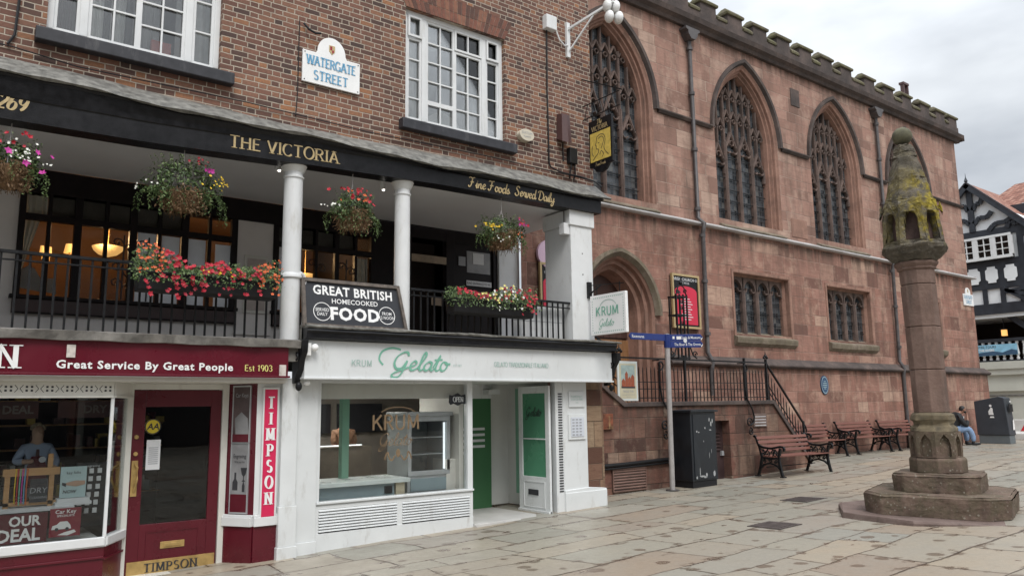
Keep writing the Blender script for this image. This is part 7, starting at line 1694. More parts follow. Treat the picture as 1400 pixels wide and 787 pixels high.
# ---------------------------------------------------------------- seated man
def skin_mesh(name, pts, edges, radii, mat, parent, root=0, sub=2):
    me = bpy.data.meshes.new(name); off = BASE[parent]; me.from_pydata([tuple(Vector(p)-off) for p in pts], edges, []); me.materials.append(mat)
    o = bpy.data.objects.new(name, me); COL.objects.link(o); o.parent = parent; BASE[o] = off
    sk = o.modifiers.new('skin', 'SKIN'); sk.use_smooth_shade = True
    for i, v in enumerate(me.skin_vertices[0].data): v.radius = radii[i] if isinstance(radii[i], (tuple, list)) else (radii[i], radii[i]); v.use_root = (i == root)
    s_ = o.modifiers.new('sub', 'SUBSURF'); s_.levels = sub; s_.render_levels = sub
    dg = bpy.context.evaluated_depsgraph_get(); dg.update(); nm = bpy.data.meshes.new_from_object(o.evaluated_get(dg)); o.modifiers.clear(); o.data = nm
    nm.polygons.foreach_set('use_smooth', [True]*len(nm.polygons))
    return o
px_, py_ = 26.75, 11.72; pz = gz(27, 11.6)+.012
man = thing('person', (px_, py_, pz), 'seated man in dark jacket and pale jeans leaning forward, hand raised to his face', 'person')
fwd = Vector((.74, -.67, 0)).normalized(); lft = Vector((-fwd.y, fwd.x, 0))
def P(f, l, z): return Vector((px_, py_, pz))+fwd*f+lft*l+Vector((0, 0, z))
# body: pelvis, spine, neck, head, arms, hands, legs as one figure
pts = [P(0, 0, .50), P(.08, 0, .68), P(.20, 0, .90), P(.27, 0, 1.00), P(.35, 0, 1.05), P(.40, 0, 1.11), P(.40, 0, 1.18)]
edges = [(0, 1), (1, 2), (2, 3), (3, 4), (4, 5), (5, 6)]; rad = [.13, .125, .135, .075, .062, .095, .08]
def chain(start, seq):
    prev = start
    for p, r_ in seq: pts.append(p); rad.append(r_); edges.append((prev, len(pts)-1)); prev = len(pts)-1
    return prev
for s_ in (-1, 1):
    chain(0, [(P(.08, s_*.11, .50), .095), (P(.46, s_*.15, .53), .068), (P(.50, s_*.15, .47), .065), (P(.52+.06*(s_ < 0), s_*.15, .25), .052), (P(.52+.06*(s_ < 0), s_*.15, .09), .04)])
sh1 = chain(2, [(P(.19, -.17, .93), .062), (P(.27, -.24, .72), .05), (P(.40, -.20, .62), .042), (P(.49, -.10, .80), .036), (P(.515, -.04, .95), .03)])     # right arm: hand to the face
h1 = chain(sh1, [(P(.515, -.02, 1.0), .034)])
for k, dl in enumerate((-.022, -.007, .008, .022)): chain(h1, [(P(.512, -.02+dl, 1.04), .010), (P(.500, -.015+dl, 1.07-abs(dl)*.4), .009)])
chain(h1, [(P(.50, .02, 1.02), .011), (P(.49, .025, 1.05), .009)])
sh2 = chain(2, [(P(.19, .17, .93), .062), (P(.26, .24, .72), .05), (P(.40, .20, .60), .04), (P(.56, .10, .585), .03)])                                  # left forearm on the thigh
h2 = chain(sh2, [(P(.61, .06, .585), .032)])
for dl in (-.022, -.007, .008, .022): chain(h2, [(P(.65, .05+dl, .57), .010), (P(.675, .045+dl, .54+abs(dl)*.3), .009)])
chain(h2, [(P(.63, .02, .59), .011), (P(.65, .01, .575), .009)])
skin_mesh('body', pts, edges, rad, M('skin'), man)
# face details
hc = P(.41, 0, 1.13)
m = MB(); m.ball(hc, .088, .084, .112, 16, 12); m.ball(P(.497, 0, 1.11), .014, .014, .02, 8, 6)
for s_ in (-1, 1): m.ball(P(.40, s_*.084, 1.12), .014, .02, .028, 8, 6)
m.build('face', M('skin'), man, smooth=60)
m = MB()
for s_ in (-1, 1): m.ball(P(.488, s_*.03, 1.14), .010, .010, .007, 8, 6)
m.build('eyes', M('ink'), man, smooth=60)
m = MB(); 
def dome(c, rx, ry, rz, zmin, tilt):
    b = MB(); b.ball((0, 0, 0), rx, ry, rz, 18, 12)
    for f in b.f:
        if sum(b.v[i][2]-tilt*b.v[i][0] for i in f)/len(f) > zmin: m.add([P(c[0]+b.v[i][0], c[1]+b.v[i][1], c[2]+b.v[i][2]) for i in f], [tuple(range(len(f)))])
dome((.40, 0, 1.135), .102, .094, .12, .0, .9); m.build('hair', M('hair'), man, smooth=60)
m = MB(); dome((.39, 0, 1.185), .082, .079, .10, .035, -9.0) if False else None
for i in range(9):
    a = -70+i*17.5; m.ball(P(.41+.082*math.cos(R(a)), .078*math.sin(R(a)), 1.06-.012*math.cos(R(a))), .022, .022, .034, 8, 6)
m.build('beard', M('hair'), man, smooth=60)
jp = [P(0, 0, .50), P(.07, 0, .68), P(.19, 0, .89), P(.26, 0, 1.01)]; je = [(0, 1), (1, 2), (2, 3)]; jr = [.215, .205, .225, .11]
pts, edges, rad = jp, je, jr
chain(2, [(P(.19, -.19, .92), .11), (P(.27, -.255, .72), .085), (P(.40, -.205, .615), .074), (P(.47, -.115, .80), .062)]); chain(2, [(P(.19, .19, .92), .11), (P(.26, .255, .72), .085), (P(.40, .205, .595), .072), (P(.53, .12, .588), .058)])
skin_mesh('jacket', pts, edges, rad, M('jacket'), man)
pts, edges, rad = [P(-.01, 0, .48)], [], [.155]
for s_ in (-1, 1): chain(0, [(P(.10, s_*.115, .49), .14), (P(.45, s_*.155, .53), .105), (P(.51, s_*.155, .46), .098), (P(.525+.06*(s_ < 0), s_*.155, .25), .084), (P(.52+.06*(s_ < 0), s_*.155, .10), .074)])
skin_mesh('jeans', pts, edges, rad, M('denim'), man)
for s_ in (-1, 1):
    a = .52+.06*(s_ < 0); m = MB()
    m.ball(P(a+.07, s_*.155, .045), .05, .05, .05, 10, 8); q = MB()
    q.ball((0, 0, 0), .155, .05, .052, 14, 8); m = MB(); m.add([P(a+.07+v[0], s_*.155+v[1], max(.0, .04+v[2]*(1 if v[0] < .02 else .75))) for v in q.v], q.f); m.ball(P(a-.01, s_*.155, .09), .055, .05, .05, 10, 8); m.build('shoe', M('rubber'), man, smooth=60)
m = MB(); m.obox(P(.36, -.085, .72), fwd*.02+Vector((0, 0, .0)), lft*.07, Vector((0, 0, .2))+fwd*.02); m.build('shirt', M('paper'), man)
m = MB(); m.box(26.2, 27.3, 11.62, 12.17, gz(27, 12)-.05, pz+.38); tag(m.build('stone_ledge', M('dressed'), bev=.02), 'low stone ledge at the foot of the church where the man sits', 'ledge')

# ---------------------------------------------------------------- cobbler figure in the shoe shop window
t = thing('shop_figure', (.95, 11.0, -1.05), 'grey haired cobbler figure in blue shirt and apron behind the shoe shop window', 'figure')
def Q(x, y, z): return Vector((1.20+x*.8, 11.0+y*.8, -.80+z*.8))
pts = [Q(0, 0, 0), Q(0, 0, .25), Q(0, 0, .47), Q(0, 0, .58), Q(0, -.01, .66), Q(0, -.02, .76)]; edges = [(0, 1), (1, 2), (2, 3), (3, 4), (4, 5)]; rad = [.10, .10, .10, .05, .07, .065]
chain(2, [(Q(-.15, 0, .48), .05), (Q(-.26, -.02, .30), .04), (Q(-.12, -.16, .30), .03), (Q(-.05, -.2, .31), .028)]); chain(2, [(Q(.15, 0, .48), .05), (Q(.25, -.03, .28), .04), (Q(.22, -.17, .16), .03), (Q(.18, -.2, .14), .028)])
skin_mesh('body', pts, edges, rad, M('skin_pale'), t)
pts = [Q(0, 0, -.02), Q(0, 0, .25), Q(0, 0, .48), Q(0, 0, .57)]; edges = [(0, 1), (1, 2), (2, 3)]; rad = [.12, .12, .12, .055]
chain(2, [(Q(-.16, 0, .49), .06), (Q(-.27, -.02, .30), .05), (Q(-.17, -.13, .30), .042)]); chain(2, [(Q(.16, 0, .49), .06), (Q(.26, -.03, .28), .05), (Q(.235, -.13, .19), .042)])
skin_mesh('shirt', pts, edges, rad, M('shirt_blue'), t)
m = MB(); m.ball(Q(0, .0, .72), .064, .062, .078, 16, 12); m.ball(Q(0, -.068, .715), .011, .016, .014, 8, 6)
for s_ in (-1, 1): m.ball(Q(s_*.066, .01, .715), .010, .014, .02, 8, 6)
m.build('head', M('skin_pale'), t, smooth=60)
m = MB()
for s_ in (-1, 1): m.ball(Q(s_*.026, -.060, .735), .009, .006, .006, 8, 6)
m.ball(Q(0, -.060, .685), .02, .006, .004, 8, 6); m.build('face_paint', M('box_brown'), t, smooth=60)
m = MB()
for i in range(40): a = rnd.uniform(0, 2*PI); e = rnd.uniform(.1, 1.4); m.ball(Q(.085*math.cos(a)*math.cos(e), .02+.085*max(-.3, math.sin(a))*math.cos(e), .76+.085*math.sin(e)), .022, .022, .02, 6, 5)
m.build('hair', M('hair_grey'), t, smooth=60)
m = MB(); m.xz([(1.09, -.86), (1.31, -.86), (1.30, -.62), (1.26, -.50), (1.14, -.50), (1.10, -.62)], 10.875, 10.89); m.build('apron', M('burgundy'), t); m = MB(); m.xz([(1.185, -.42), (1.215, -.42), (1.22, -.50), (1.2, -.52), (1.18, -.50)], 10.88, 10.89); m.build('tie', M('box_brown'), t); m = MB(); m.tube([(1.25, 10.86, -.54), (1.25, 10.85, -.54)], .036, 16); m.build('badge', M('paper'), t)
# assistant in the ice cream shop
t = thing('person', (6.2, 13.2, -1.78), 'shop assistant with dark hair in a bun and brown top behind the counter', 'person')
def Q(x, y, z): return Vector((6.20+x, 13.2+y, -1.78+z))
pts = [Q(0, 0, .95), Q(0, 0, 1.15), Q(0, 0, 1.36), Q(0, 0, 1.46), Q(0, 0, 1.53), Q(0, -.01, 1.63)]; edges = [(0, 1), (1, 2), (2, 3), (3, 4), (4, 5)]; rad = [.14, .115, .12, .055, .075, .08]
for s_ in (-1, 1): chain(0, [(Q(s_*.09, 0, .9), .085), (Q(s_*.1, 0, .48), .055), (Q(s_*.1, .02, .08), .04), (Q(s_*.1, -.1, .03), .035)]); chain(2, [(Q(s_*.17, 0, 1.36), .055), (Q(s_*.21, -.04, 1.1), .042), (Q(s_*.12, -.22, 1.0), .034), (Q(s_*.08, -.29, 1.0), .03)])
skin_mesh('body', pts, edges, rad, M('skin'), t)
pts = [Q(0, 0, .88), Q(0, 0, 1.15), Q(0, 0, 1.37), Q(0, 0, 1.44)]; edges = [(0, 1), (1, 2), (2, 3)]; rad = [.165, .135, .14, .07]
for s_ in (-1, 1): chain(2, [(Q(s_*.18, 0, 1.37), .065), (Q(s_*.215, -.04, 1.15), .055)])
skin_mesh('top', pts, edges, rad, plain('tan_cloth', (.22, .12, .07), .8, .1), t)
pts, edges, rad = [Q(0, 0, .92)], [], [.15]
for s_ in (-1, 1): chain(0, [(Q(s_*.09, 0, .86), .105), (Q(s_*.1, 0, .48), .075), (Q(s_*.1, .02, .06), .06)])
skin_mesh('trousers', pts, edges, rad, M('jacket'), t)
m = MB(); m.ball(Q(0, .015, 1.62), .098, .10, .11, 14, 10); m.ball(Q(0, .06, 1.76), .06, .06, .055, 10, 8); m.build('hair', M('hair'), t, smooth=60)

# ---------------------------------------------------------------- flowers
def leaf(m, c, n, s, rg):
    n = n.normalized(); a = n.orthogonal().normalized(); a.rotate(Matrix.Rotation(rg.uniform(0, 2*PI), 3, n)) ; b = n.cross(a)
    m.add([c-a*s, c+b*s*.42+n*s*.10, c+a*s, c-b*s*.42+n*s*.10], [(0, 1, 2, 3)] if rg.random() < .5 else [(0, 3, 2), (0, 2, 1)])
def bloom(m, c, n, s, rg, cup=.35):
    n = n.normalized(); a = n.orthogonal().normalized(); a.rotate(Matrix.Rotation(rg.uniform(0, 2*PI), 3, n)); b = n.cross(a); k = 5
    vs = [c]
    for i in range(k*2):
        t = 2*PI*i/(k*2); r_ = s*(1 if i % 2 == 0 else .62)*rg.uniform(.85, 1.1); vs.append(c+(a*math.cos(t)+b*math.sin(t))*r_+n*s*cup*(1 if i % 2 == 0 else .6))
    m.add(vs, [(0, 1+i, 1+(i+1) % (k*2)) for i in range(k*2)])
def sph(rg): 
    z = rg.uniform(-1, 1); t = rg.uniform(0, 2*PI); r_ = math.sqrt(1-z*z); return Vector((r_*math.cos(t), r_*math.sin(t), z))
def basket(x, z, w, label, flowers, seed, ztop=3.38, pal=('leaf', 'leaf_pale'), bush=1.0, up=.30, dn=.26, coir=1.0):
    rg = random.Random(seed); y = 9.86; t = thing('hanging_basket', (x, y, z), label, 'hanging basket', 'flower baskets hanging under the gallery beam')
    c = Vector((x, y, z))
    m = MB(); m.lathe([(.02, z-.24), (.10, z-.215), (.165, z-.12), (.185, z-.02), (.18, z)], (x, y), 16)
    r2 = random.Random(seed); m.v = [tuple(Vector(v)+Vector((r2.uniform(-1, 1), r2.uniform(-1, 1), r2.uniform(-1, 1)))*.014) for v in m.v]
    for i in range(420):
        a = rg.uniform(0, 2*PI); zz = rg.uniform(-.22, .06); r_ = .20*math.sqrt(max(0, 1-(zz/.27)**2)); q = Vector((x+r_*math.cos(a), y+r_*math.sin(a), z+zz)); d = Vector((math.cos(a)*.5+rg.uniform(-.7, .7), math.sin(a)*.5+rg.uniform(-.7, .7), rg.uniform(-1.6, .2))).normalized()*rg.uniform(.04, .12); m.bar(q, q+d, .005)
    m.build('coir_liner', M('coir'), t)
    for k in range(3): a = 2*PI*k/3+.4; m = MB(); m.tube([(x+.18*math.cos(a), y+.18*math.sin(a), z-.01), (x, y, z+.40)], .004, 4); m.build('chain', M('pole_grey'), t)
    m = MB(); m.tube([(x, y, z+.38), (x, y, ztop)], .006, 5); m.build('hook', M('pole_grey'), t)
    lob = [rg.uniform(.72, 1.08) for _ in range(9)]
    for pi, pn in enumerate(pal):
        m = MB()
        for i in range(int(1150*bush) if pi == 0 else int(480*bush)):
            d = sph(rg); az = math.atan2(d.y, d.x)+PI
            front = d.y < 0 and d.z < .05 and abs(d.x) < .42
            if front and rg.random() < .72*coir: continue
            k_ = lob[int(az/(2*PI)*8.99)]*(1+.12*math.sin(5*az+seed))
            r_ = rg.uniform(.62, 1.0)*k_; q = c+Vector((d.x*w*r_, d.y*.27*r_, .06+(d.z*up if d.z > 0 else d.z*dn)*r_))
            leaf(m, q, d+Vector((rg.uniform(-.8, .8), rg.uniform(-.8, .8), rg.uniform(-.5, .9))), rg.uniform(.013, .033), rg)
        for k in range(22):     # trailing shoots
            a = rg.uniform(PI*.95, PI*2.05); q = c+Vector((.78*w*math.cos(a), .2*math.sin(a), -.02)); L_ = rg.uniform(.12, .42); n = int(L_/.02); bx = rg.uniform(-.05, .05)
            for i in range(n): p = q+Vector((math.cos(a)*.10*min(1, i/5)+bx*i/n, math.sin(a)*.05*min(1, i/5), .04-.02*i)); leaf(m, p+Vector((rg.uniform(-.018, .018), rg.uniform(-.018, .018), 0)), sph(rg), rg.uniform(.010, .022), rg)
        for k in range(12):     # sprigs standing out of the crown
            a = rg.uniform(0, 2*PI); q = c+Vector((.6*w*math.cos(a), .16*math.sin(a), up*.7)); dd = Vector((math.cos(a)*.5, math.sin(a)*.3, rg.uniform(.5, 1))).normalized()
            for i in range(8): leaf(m, q+dd*(.02*i)+Vector((rg.uniform(-.012, .012), 0, 0)), sph(rg), rg.uniform(.010, .02), rg)
        m.build('foliage', M(pn), t)
    m = MB()
    for k in range(14):
        a = rg.uniform(PI*1.1, PI*1.9); q = c+Vector((.55*w*math.cos(a), .22*math.sin(a), .0))
        for j in range(16): p = q+Vector((rg.uniform(-.07, .07), rg.uniform(-.05, .02), rg.uniform(-.28, .05))); leaf(m, p, sph(rg), rg.uniform(.012, .028), rg)
    m.build('dry_trails', M('leaf_dry'), t)
    for col, n, (ax, az), sp, s in flowers:
        m = MB()
        for i in range(n):
            dx, dz = rg.gauss(0, sp), rg.gauss(0, sp*.7); yy = -.25*math.sqrt(max(.08, 1-((ax+dx)/1.15)**2-((az+dz)/1.35)**2)); v = az+dz
            bloom(m, c+Vector(((ax+dx)*w, yy+rg.uniform(-.02, .02), .06+v*(up if v > 0 else dn))), Vector((rg.uniform(-.7, .7)+ax*.5, -1, rg.uniform(-.4, .8))), s*rg.uniform(.65, 1.15), rg, rg.uniform(.2, .6))
        m.build(col.split('_')[0]+'_flowers', M('fl_'+col), t)
basket(.60, 2.66, .38, 'hanging basket cut by the left edge, with purple and white flowers', [('magenta', 5, (.45, -.1), .35, .045), ('white', 26, (.3, .2), .3, .018), ('red', 10, (-.1, .9), .35, .033)], 1)
basket(2.42, 2.66, .52, 'largest hanging basket, mostly green with yellow flowers at its right', [('gold', 22, (.72, .2), .17, .019), ('magenta', 3, (.5, .6), .12, .036), ('white', 6, (-.9, -.2), .12, .016), ('crimson', 7, (.25, .85), .12, .022)], 2, bush=1.35, up=.42, dn=.30, coir=1.15)
basket(4.70, 2.72, .40, 'hanging basket of orange red flowers with a few white at its left', [('red', 18, (.0, .6), .33, .034), ('orange', 9, (.1, .5), .33, .03), ('white', 9, (-.9, .0), .12, .02)], 3, up=.27, dn=.28)
basket(7.33, 2.74, .48, 'hanging basket nearest the end pier with yellow left and red right flowers', [('gold', 24, (-.72, .0), .17, .021), ('red', 9, (.6, .6), .2, .03), ('magenta', 5, (.6, .5), .2, .028), ('orange', 6, (.3, -.2), .2, .02), ('white', 5, (-.3, -.6), .2, .02)], 4, up=.26, dn=.26, coir=.5)
def trough(x0, x1, zt, zb, label, fl, seed, hgt, spread=1.0):
    rg = random.Random(seed); t = thing('flower_trough', ((x0+x1)/2, 9.7, zb), label, 'planter', 'flower troughs on the gallery railing')
    y0, y1 = 9.52, 9.82
    m = MB(); m.prism([(y0, zt), (y0+.03, zb+.02), (y0+.06, zb), (y1-.05, zb), (y1, zt)], (x0, 0, 0), (0, 1, 0), UZ, (x1-x0, 0, 0)); m.box(x0-.015, x1+.015, y0-.015, y1+.01, zt-.02, zt+.005); m.build('trough', M('rubber'), t, bev=.01)
    m = MB()
    for k in range(3): x = lerp(x0+.2, x1-.2, k/2); m.box(x-.02, x+.02, 9.82, 9.90, zb+.02, zt+.02)
    m.build('bracket', M('black_iron'), t)
    N = int((x1-x0)*1500)
    prof = lambda u: hgt*(.72+.28*math.sin(u*5+seed)+.12*math.sin(u*13))
    for pn, fr in (('leaf', .75), ('leaf_pale', .6)):
        m = MB()
        for i in range(int(N*fr)):
            u = rg.random(); x = lerp(x0-.06, x1+.06, u); hh = prof(u); v = rg.uniform(-.3, 1); y = 9.66+rg.uniform(-.2, .16)*(1.1-abs(v)*.4); z = zt+v*hh*rg.uniform(.5, 1.0) if v > 0 else zt+v*.42; y = y-.08 if v < 0 else y
            leaf(m, Vector((x, y, z)), Vector((rg.uniform(-.8, .8), -1+rg.uniform(-.4, .9), rg.uniform(-.3, 1))), rg.uniform(.012, .030), rg)
        m.build('foliage', M(pn), t)
    for col, n, u0, u1, v0, v1, s in fl:
        m = MB()
        for i in range(n):
            u = rg.uniform(u0, u1); v = rg.uniform(v0, v1); x = lerp(x0, x1, u); z = zt+(v*prof(u) if v > 0 else v*.45)
            bloom(m, Vector((x, 9.66-.16*math.sqrt(max(.1, 1-max(0, v)**2))-rg.uniform(.0, .08), z)), Vector((rg.uniform(-.5, .5), -1, rg.uniform(-.2, .9))), s*rg.uniform(.75, 1.25), rg)
        m.build(col+'_flowers', M('fl_'+col), t)
trough(1.92, 3.52, 1.60, 1.38, 'long flower trough crowded with red flowers over the burgundy shop', [('red', 46, .16, .62, .15, 1.0, .032), ('red', 26, .02, .45, -.7, -.1, .034), ('red', 26, .5, .86, -.5, .6, .030), ('crimson', 34, .1, .85, -.6, .7, .028), ('orange', 60, -.03, .16, -.1, 1.0, .018), ('orange', 60, .84, 1.03, -.4, .8, .02), ('gold', 14, .4, .75, .0, .5, .016)], 21, .36)
trough(6.22, 7.72, 1.60, 1.38, 'black trough of cream and red flowers over the white ice cream shop', [('red', 26, .0, .3, .1, .8, .027), ('red', 26, .82, 1.0, -.4, .8, .03), ('crimson', 56, .2, .95, .0, 1.0, .025), ('white', 26, .3, .85, -.35, 1.0, .024), ('lemon', 36, .25, .75, -.1, 1.15, .022)], 22, .30)
# ---------------------------------------------------------------- timber framed building across the side street
XT = 40.0; k = XT/42
tim = thing('timber_building', (XT, 16.4*k, -1.4), 'black and white timber framed building with a gable and white balustrade across the street', 'building')
def TY(y): return y*k
def fr(m, y0, y1, z0, z1, x0=-.06, x1=.1): m.box(XT+x0, XT+x1, TY(y0), TY(y1), z0*k, z1*k)
def dg(m, a, b, w=.22, x=-.06): m.bar((XT+x, TY(a[0]), a[1]*k), (XT+x, TY(b[0]), b[1]*k), w, .12, up=(1, 0, 0))
m = MB(); m.box(XT+.02, XT+9, TY(-4), TY(20), 4.0*k, 8.4*k); m.prism([(TY(19.1), 8.3*k), (TY(13.7), 8.3*k), (TY(16.4), 10.75*k)], (XT+.02, 0, 0), (0, 1, 0), UZ, (9, 0, 0)); m.build('wall', M('timber_white'), tim)
m = MB()
for z0, z1 in ((8.05, 8.42), (6.62, 6.86), (5.42, 5.62), (4.18, 4.70)): fr(m, -4, 20, z0, z1)
for y in (19.9, 18.4, 17.0, 16.15, 15.35, 14.5): fr(m, y-.11, y+.11, 4.7, 6.7, -.05)
for y in (14.35, 12.5, 10.5, 8.5, 6.5, 4.5, 2.5): fr(m, y-.14, y+.14, 4.18, 8.2, -.055)
for yy in (14.2, 12.35, 10.35, 8.35, 6.35, 4.35):
    for j in range(4): dg(m, (yy, 7.9-j*.55), (yy-1.7, 6.9-j*.55+.1 if j % 2 else 8.6-j*.55), .2)
for j in range(3): dg(m, (15.3-j*.05, 5.4-j*.1), (14.4, 4.75+.28*j), .16)
dg(m, (16.4, 8.4), (16.4, 10.6), .26)
for s_ in (-1, 1):
    for a, b in (((.12, 8.8), (.95, 9.3)), ((.75, 8.35), (1.9, 8.95)), ((1.55, 8.35), (2.2, 8.7)), ((.12, 9.5), (.6, 10.1))):
        p = [(16.4+s_*lerp(a[0], b[0], t), lerp(a[1], b[1], t)+.12*math.sin(PI*t*2)) for t in [i/6 for i in range(7)]]
        for q, w in zip(p, p[1:]): dg(m, q, w, .2)
for i in range(9): y = 16.75-i*.85
m.build('timber_frame', M('timber_black'), tim)
m = MB()
for s_ in (-1, 1): m.bar((XT-.25, TY(16.4-s_*.05), 10.85*k), (XT-.25, TY(16.4+s_*2.85), 7.95*k), .28, .16, up=(1, 0, 0))
m.build('barge_board', M('timber_black'), tim)
m = MB(); m.lathe([(.06, 10.2), (.05, 10.45), (.09, 10.5), (.02, 10.7), (.005, 10.9)], (XT-.25, TY(16.4)), 8); m.build('finial', M('timber_black'), tim)
m = MB()
for s_ in (-1, 1): m.add([(XT-.35, TY(16.4), 10.95*k), (XT-.35, TY(16.4+s_*2.9), 8.0*k), (XT+9, TY(16.4+s_*2.9), 8.0*k), (XT+9, TY(16.4), 10.95*k)], [(0, 1, 2, 3) if s_ < 0 else (3, 2, 1, 0)])
m.build('gable_roof', M('terracotta'), tim)
m = MB(); m.add([(XT+.6, TY(-4), 8.5*k), (XT+.6, TY(14.8), 8.5*k), (XT+4, TY(14.8), 10.6*k), (XT+4, TY(-4), 10.6*k)], [(3, 2, 1, 0)]); m.add([(XT+2.0, TY(12.4), 9.9*k), (XT+2.0, TY(17.0), 9.9*k), (XT+3.6, TY(15.6), 11.35*k), (XT+3.6, TY(13.9), 11.35*k)], [(3, 2, 1, 0)]); m.build('tiled_roof', M('terracotta'), tim)
m = MB(); m.box(XT+1.98, XT+3, TY(12.4), TY(17.0), 9.2*k, 9.88*k); m.build('roof_band', M('timber_black'), tim)
m = MB(); m.box(XT+3.4, XT+4.2, TY(13.3), TY(14.15), 10, 11.0); m.lathe([(.12, 11.0), (.10, 11.4)], (XT+3.7, TY(13.95)), 8); m.build('chimney', M('stone_cream'), tim)
# white panels with shaped corners
m = MB()
for y0, y1 in ((16.9, 16.25), (16.05, 15.45), (15.2, 14.6), (17.9, 17.2)):
    c = (y0+y1)/2; h = abs(y0-y1)/2*.92; e = .1
    poly = [(c-h+e, 5.72), (c+h-e, 5.72), (c+h-e, 5.82), (c+h, 5.9), (c+h, 6.35), (c+h-e, 6.42), (c+h-e, 6.52), (c-h+e, 6.52), (c-h+e, 6.42), (c-h, 6.35), (c-h, 5.9), (c-h+e, 5.82)]
    m.prism([(TY(a), b*k) for a, b in poly], (XT-.09, 0, 0), (0, 1, 0), UZ, (.06, 0, 0))
m.build('shaped_panels', M('timber_white'), tim)
m = MB(); fr(m, -4, 20, 5.62, 6.62, -.045, .0); m.build('panel_ground', M('timber_black'), tim)
# oriel window
m = MB(); y0, y1, z0, z1 = 17.1, 14.65, 6.86, 8.05
m.box(XT-.32, XT, TY(y1), TY(y0), z0*k, (z0+.14)*k); m.box(XT-.32, XT, TY(y1), TY(y0), (z1-.12)*k, z1*k)
w = m.build('oriel_window', M('white_paint'), tim); m = MB()
for i in range(4): y = lerp(y0, y1, i/3); m.box(XT-.31, XT-.2, TY(y)-.06, TY(y)+.06, (z0+.14)*k, (z1-.12)*k)
for i in range(3):
    a, b = lerp(y0, y1, i/3), lerp(y0, y1, (i+1)/3); c = (a+b)/2; m.box(XT-.30, XT-.25, TY(c)-.02, TY(c)+.02, (z0+.14)*k, (z1-.12)*k)
    for q in (1/3, 2/3): z = lerp(z0+.14, z1-.12, q)*k; m.box(XT-.298, XT-.252, TY(b)+.06, TY(a)-.06, z-.018, z+.018)
    m.box(XT-.305, XT-.24, TY(b)+.06, TY(b)+.12, (z0+.14)*k, (z1-.12)*k); m.box(XT-.305, XT-.24, TY(a)-.12, TY(a)-.06, (z0+.14)*k, (z1-.12)*k)
m.build('glazing_bars', M('white_paint'), w)
m = MB(); m.box(XT-.24, XT-.23, TY(y1), TY(y0), z0*k, z1*k); m.build('pane', M('glass_dark'), w); m = MB(); m.box(XT-.2, XT-.05, TY(y1), TY(y0), z0*k, z1*k); m.build('dark_interior', M('ink'), w)
# gallery with balustrade
m = MB(); m.add([(XT+.03, TY(-4), 1.8), (XT+3, TY(-4), 1.8), (XT+3, TY(20), 1.8), (XT+.03, TY(20), 1.8), (XT+.03, TY(-4), 4.2*k), (XT+3, TY(-4), 4.2*k), (XT+3, TY(20), 4.2*k), (XT+.03, TY(20), 4.2*k)], [(0, 1, 2, 3), (4, 7, 6, 5), (1, 5, 6, 2), (3, 2, 6, 7)]); m.build('gallery', M('dark_room'), tim)
m = MB(); dg(m, (15.4, 4.15), (14.3, 3.2), .25, .3); fr(m, 14.0, 14.3, 1.8, 4.2, .1, .4); fr(m, 18.3, 18.6, 1.8, 4.2, .1, .4); m.build('gallery_post', M('timber_black'), tim)
m = MB(); fr(m, -4, 20, 2.80, 2.96, -.1, .1); fr(m, -4, 20, 1.80, 1.92, -.1, .1); bal = m.build('balustrade', M('timber_black'), tim)
m = MB(); y = -3.9
while y < 20:
    m.lathe([(.07, 1.92*k), (.07, 2.02*k), (.04, 2.06*k), (.085, 2.2*k), (.05, 2.5*k), (.045, 2.66*k), (.07, 2.7*k), (.07, 2.80*k)], (XT, TY(y)), 8); y += .30
m.build('balusters', M('white_paint'), bal)
t = thing('banner', (XT-.12, TY(15.6), 2.3), 'blue printed banner tied to the white balustrade of the timber building', 'banner'); m = MB(); m.box(XT-.14, XT-.12, TY(17.6), TY(14.95), 2.15*k, 2.68*k); m.build('sheet', M('banner_blue'), t)
m = MB(); m.prism([(TY(17.6), 2.16*k), (TY(14.96), 2.16*k), (TY(14.96), 2.35*k), (TY(15.2), 2.42*k), (TY(15.6), 2.28*k), (TY(16), 2.36*k), (TY(17.6), 2.22*k)], (XT-.145, 0, 0), (0, 1, 0), UZ, (.004, 0, 0)); m.build('hills', plain('banner_navy', (.04, .09, .16), .5, .1), t)
m = MB(); sans(m, 'COASTAL TOURS', (XT-.14, TY(16.45), 2.52*k), VX, UZ, .11, wide=.9, bold=.01); m.build('lettering', M('ink'), t); m = MB(); sans(m, 'BY THE RIVERS', (XT-.145, TY(16.4), 2.36*k), VX, UZ, .10, wide=.9, bold=.02); m.build('white_lettering', M('sign_white'), t)
t = thing('gallery_lamp', (XT+.8, TY(15.8), 3.0), 'amber lit lantern inside the gallery of the timber building', 'lantern'); m = MB(); m.box(XT+.75, XT+.95, TY(15.72), TY(15.92), 3.0, 3.28); m.build('lit_glass', M('lamp_warm'), t); m = MB(); m.box(XT+.7, XT+1, TY(15.67), TY(15.97), 3.28, 3.33); m.tube([(XT+.85, TY(15.82), 3.33), (XT+.85, TY(15.82), 3.98)], .02, 6); m.build('cap', M('timber_black'), t)
for yy, xx, lab in ((16.2, 1.0, 'left white ceiling light in the gallery of the timber building'), (14.7, .8, 'right white ceiling light in the gallery of the timber building')):
    t = thing('gallery_downlight', (XT+xx, TY(yy), 3.9), lab, 'ceiling light'); m = MB(); m.tube([(XT+xx, TY(yy), 3.96), (XT+xx, TY(yy), 3.9)], .12, 12); m.build('bulb', M('spot'), t)
m = MB(); 
for a, b, d in ((-2.2, .4, .06), (.4, .62, -.06), (.62, 1.15, .02), (1.15, 1.42, -.1), (1.42, 1.76, -.16)): m.box(XT+d, XT+8, TY(-4), TY(20), a, b)
m.build('shop_front', M('stone_cream'), tim)
